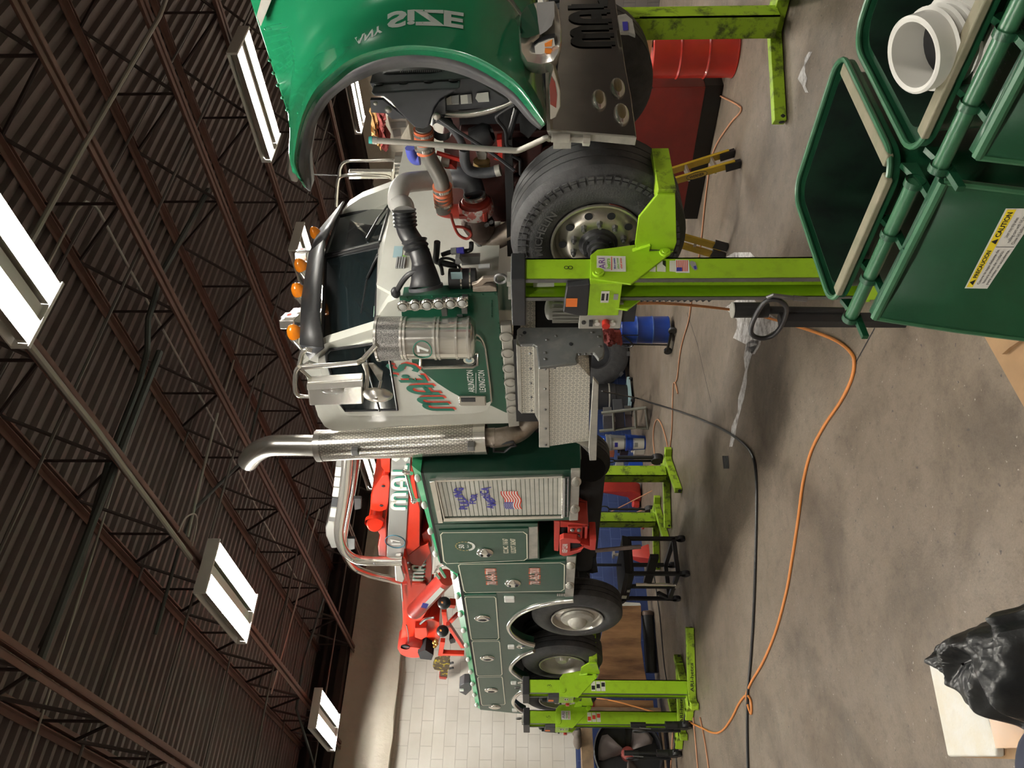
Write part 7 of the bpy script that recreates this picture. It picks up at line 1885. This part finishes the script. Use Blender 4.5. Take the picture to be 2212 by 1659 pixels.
# things lying in the bins
thing('scrap_bracket', 'grey hinge bracket leaning inside the nearer green bin', 'bracket', ALUD, lambda b: (b.prism([W('b2', x, y, Z=.86) for x, y in ((1040, 980), (1075, 985), (1000, 1250), (960, 1235), (970, 1150))], (0, 0, -.03)), b.prism([W('b2', x, y, Z=.84) for x, y in ((990, 1240), (1200, 1245), (1190, 1130), (1030, 1130))], (0, 0, -.02))))
thing('rubbish_bag', 'shiny dark wrapper with a red scrap at the bottom of the nearer bin', 'rubbish', [BLACK, mat('maroon_wrapper', (.15, .01, .03), .2)], lambda b: (b.mi(0).ell(V((-1.60, 2.08, .5)), .14, .12, .1), b.mi(1).ell(V((-1.68, 2.05, .56)), .08, .03, .03)))
rc = W('b2', 1580, 350, Z=1.10)
cl = empty('threaded_collar', 'white threaded plastic collar lying in the second green bin', 'plastic collar', rc+V((0, 0, -.13)))
tlt = (V((0, 0, 1))*.72+(CAM-rc).normalized()*.42+EX*-.30).normalized()
b = B(); o3 = V((0, 0, .13))
prf = [(-.02, .090), (.07, .090), (.095, .088), (.10, .098), (.095, .105), (.06, .105)]
for k in range(3): prf += [(.045-k*.028, .105), (.04-k*.028, .114), (.033-k*.028, .105)]
prf += [(-.035, .106), (-.04, .135), (-.05, .135), (-.055, .09)]
prf = [(h*.9, r*.9) for h, r in prf]
b.lathe(o3, tlt, prf, 44); b.done('collar_body', WPL, cl)
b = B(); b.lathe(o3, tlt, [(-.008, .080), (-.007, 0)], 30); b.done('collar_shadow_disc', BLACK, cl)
MESH = mat('grey_wire_mesh', (.16, .19, .17), .5, .3)


def netp(b):
    o4 = V((-.92, 2.06, 1.02))
    for k in range(14):
        b.tube([o4+V((k*.022-.12, -.30, -.02)), o4+V((k*.022-.05, .12, .02))], .0016, 4)
        b.tube([o4+V((-.16+.1, -.28+k*.03, 0)), o4+V((.2, -.30+k*.03, .01))], .0016, 4)


thing('mesh_bag', 'fine grey wire mesh beside the white collar in the second bin', 'mesh', MESH, netp)
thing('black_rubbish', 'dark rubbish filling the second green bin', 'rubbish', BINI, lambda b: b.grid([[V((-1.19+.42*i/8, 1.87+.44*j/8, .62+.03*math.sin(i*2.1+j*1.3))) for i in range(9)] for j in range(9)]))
# cardboard sheet and the carton with a jacket in the foreground
cs_ = [W('b3', x, y, Z=.02) for x, y in ((1888, 1158), (2170, 1659), (2350, 1980), (2700, 1700), (2500, 1100))]
thing('cardboard_sheet', 'flattened brown cardboard on the floor beside the caution lid', 'cardboard', CARD, lambda b: (b.prism(cs_, (0, 0, -.015)), b.prism([W('b3', x, y, Z=.05) for x, y in ((2010, 1310), (2090, 1250), (2190, 1190), (2200, 1200), (2095, 1270), (2040, 1320))], (0, 0, -.02))))
ZBX = .75
bx = [W('b4', x, y, Z=ZBX) for x, y in ((1460, 822), (1612, 1572), (2300, 1600), (2300, 640))]
ct = empty('carton', 'brown carton with a smeared white foam lid under the black jacket', 'carton', V((bx[0].x*.5+bx[2].x*.5, bx[0].y*.5+bx[2].y*.5, 0)))
b = B(); lo4 = ct.location
b.prism([p-lo4-V((0, 0, .03)) for p in bx], (0, 0, -ZBX+.03)); b.done('carton_body', CARD, ct)
b = B(); b.prism([W('b4', x, y, Z=ZBX)-lo4 for x, y in ((1460, 822), (1612, 1572), (1990, 1570), (1985, 1440), (1900, 1180), (1810, 880), (1770, 740))], (0, 0, -.03)); b.done('foam_lid', STY, ct, bevel=.008)
b = B(); b.face([W('b4', x, y, Z=ZBX+.002)-lo4 for x, y in ((1925, 1210), (2212, 1330), (2300, 1500), (1990, 1505))]); b.done('carton_flap', mat('glossy_cardboard', (.48, .27, .12), .25, coat=.5), ct)
# black jacket, crumpled
jo = [(1640, 720), (1780, 600), (1890, 540), (2050, 470), (2230, 360), (2350, 420), (2380, 900), (2300, 1350), (2140, 1330), (2030, 1240), (1940, 1200), (1850, 1060), (1740, 900), (1650, 830)]


def jacket(b):
    P = crom([W('b4', x, y, Z=ZBX+.01) for x, y in jo], 7, True)
    cen = sum(P, V())/len(P); rows = []
    rnd = random.Random(4)
    from mathutils import noise
    for s in (1, .98, .94, .89, .84, .79, .74, .69, .64, .59, .54, .49, .44, .39, .34, .29, .24, .19, .14, .09, .02):
        row = []
        for p in P:
            q = cen+(p-cen)*s
            e = min(1, (1-s)*8)
            h = .02*e+.075*(1-s**3)
            w1 = noise.noise(q*5.0)*.12
            h += e*(.075*(1-abs(noise.noise(V((q.x*9+w1*9, q.y*4, 2.0)))*2.2))+.05*(1-abs(noise.noise(V((q.x*5, q.y*13+w1*12, 7.0)))*2.2)))-e*.05
            row.append(V((q.x, q.y, ZBX+(.004 if s == 1 else h))))
        rows.append(row)
    b.grid(rows, wrap=True)


jkt = thing('jacket', 'crumpled glossy black jacket with dark blue hem on the white lidded carton', 'jacket', CLOTH, jacket, sub=1)
b = B(); b.tube(crom([W('b4', x, y, Z=ZBX+.015) for x, y in ((1640, 715), (1590, 775), (1600, 815), (1650, 870), (1710, 945), (1770, 1030), (1860, 1110), (1930, 1195), (2010, 1225))], 5), [.012+.012*math.sin(math.pi*min(1, k/30)) for k in range(41)], 8); b.done('jacket_hem', NAVYD, jkt)
thing('jacket_lining', 'dark blue hem of lining showing along the black jacket edge', 'cloth', NAVYD, lambda b: b.tube(crom([W('b4', x, y, Z=ZBX+.02) for x, y in ((1575, 785), (1640, 850), (1700, 930), (1760, 1020), (1850, 1100), (1920, 1190), (1990, 1210))], 4), .022, 8)) if False else None
nv = W('b4', 2150, 1600, Z=.95)
thing('cloth_cap', 'dark navy fabric cap shape in the bottom left foreground corner', 'cap', NAVY, lambda b: b.ell(nv+V((.02, -.05, -.1)), .14, .14, .1, 28, 14))
# ---------------------------------------------------------------- tidy the hierarchy
SPLIT = ('engine_accessories cleaner_ring loom_connector a_frame red_hose orange_hose hose_clamp coolant_hose motor_band panel_bolt shield_clamp guide_hole shield_band '
         'pylon_bolt brass_valve fork_pin end_cap pivot_bolt white_button tank_bolt top_rail lower_trim rail_seal accessory_casting wiring_loom plate_bracket step_trim hand_hole '
         'light_module heat_bolt trim_bolt coiled_hose side_rail hanger tube_wheel mirror_stem hose_fitting data_sticker radiator_stay arm_pocket cap_plate scrap_parts oil_line handle_post mast_cable').split()


def islands(me):
    par = list(range(len(me.vertices)))

    def find(a):
        while par[a] != a:
            par[a] = par[par[a]]; a = par[a]
        return a
    for e in me.edges:
        a, c = find(e.vertices[0]), find(e.vertices[1])
        if a != c: par[a] = c
    g = {}
    for v in me.vertices: g.setdefault(find(v.index), []).append(v.index)
    return list(g.values())


for o in list(COL.objects):
    if o.type != 'MESH' or o.name.split('.')[0] not in SPLIT or o.parent is None: continue
    isl = islands(o.data)
    if len(isl) < 2 or len(isl) > 40: continue
    for k, idx in enumerate(isl):
        keep = set(idx); bm = bmesh.new(); bm.from_mesh(o.data)
        bm.verts.ensure_lookup_table()
        bmesh.ops.delete(bm, geom=[v for v in bm.verts if v.index not in keep], context='VERTS')
        if k == len(isl)-1: me = o.data; bm.to_mesh(me); bm.free(); continue
        me = o.data.copy(); bm.to_mesh(me); bm.free()
        c = o.copy(); c.data = me; COL.objects.link(c)
for root in [o for o in COL.objects if o.parent is None]:
    moved = True
    while moved:
        moved = False
        for c in list(root.children):
            for g in list(c.children):
                if g.children: g.parent = root; moved = True
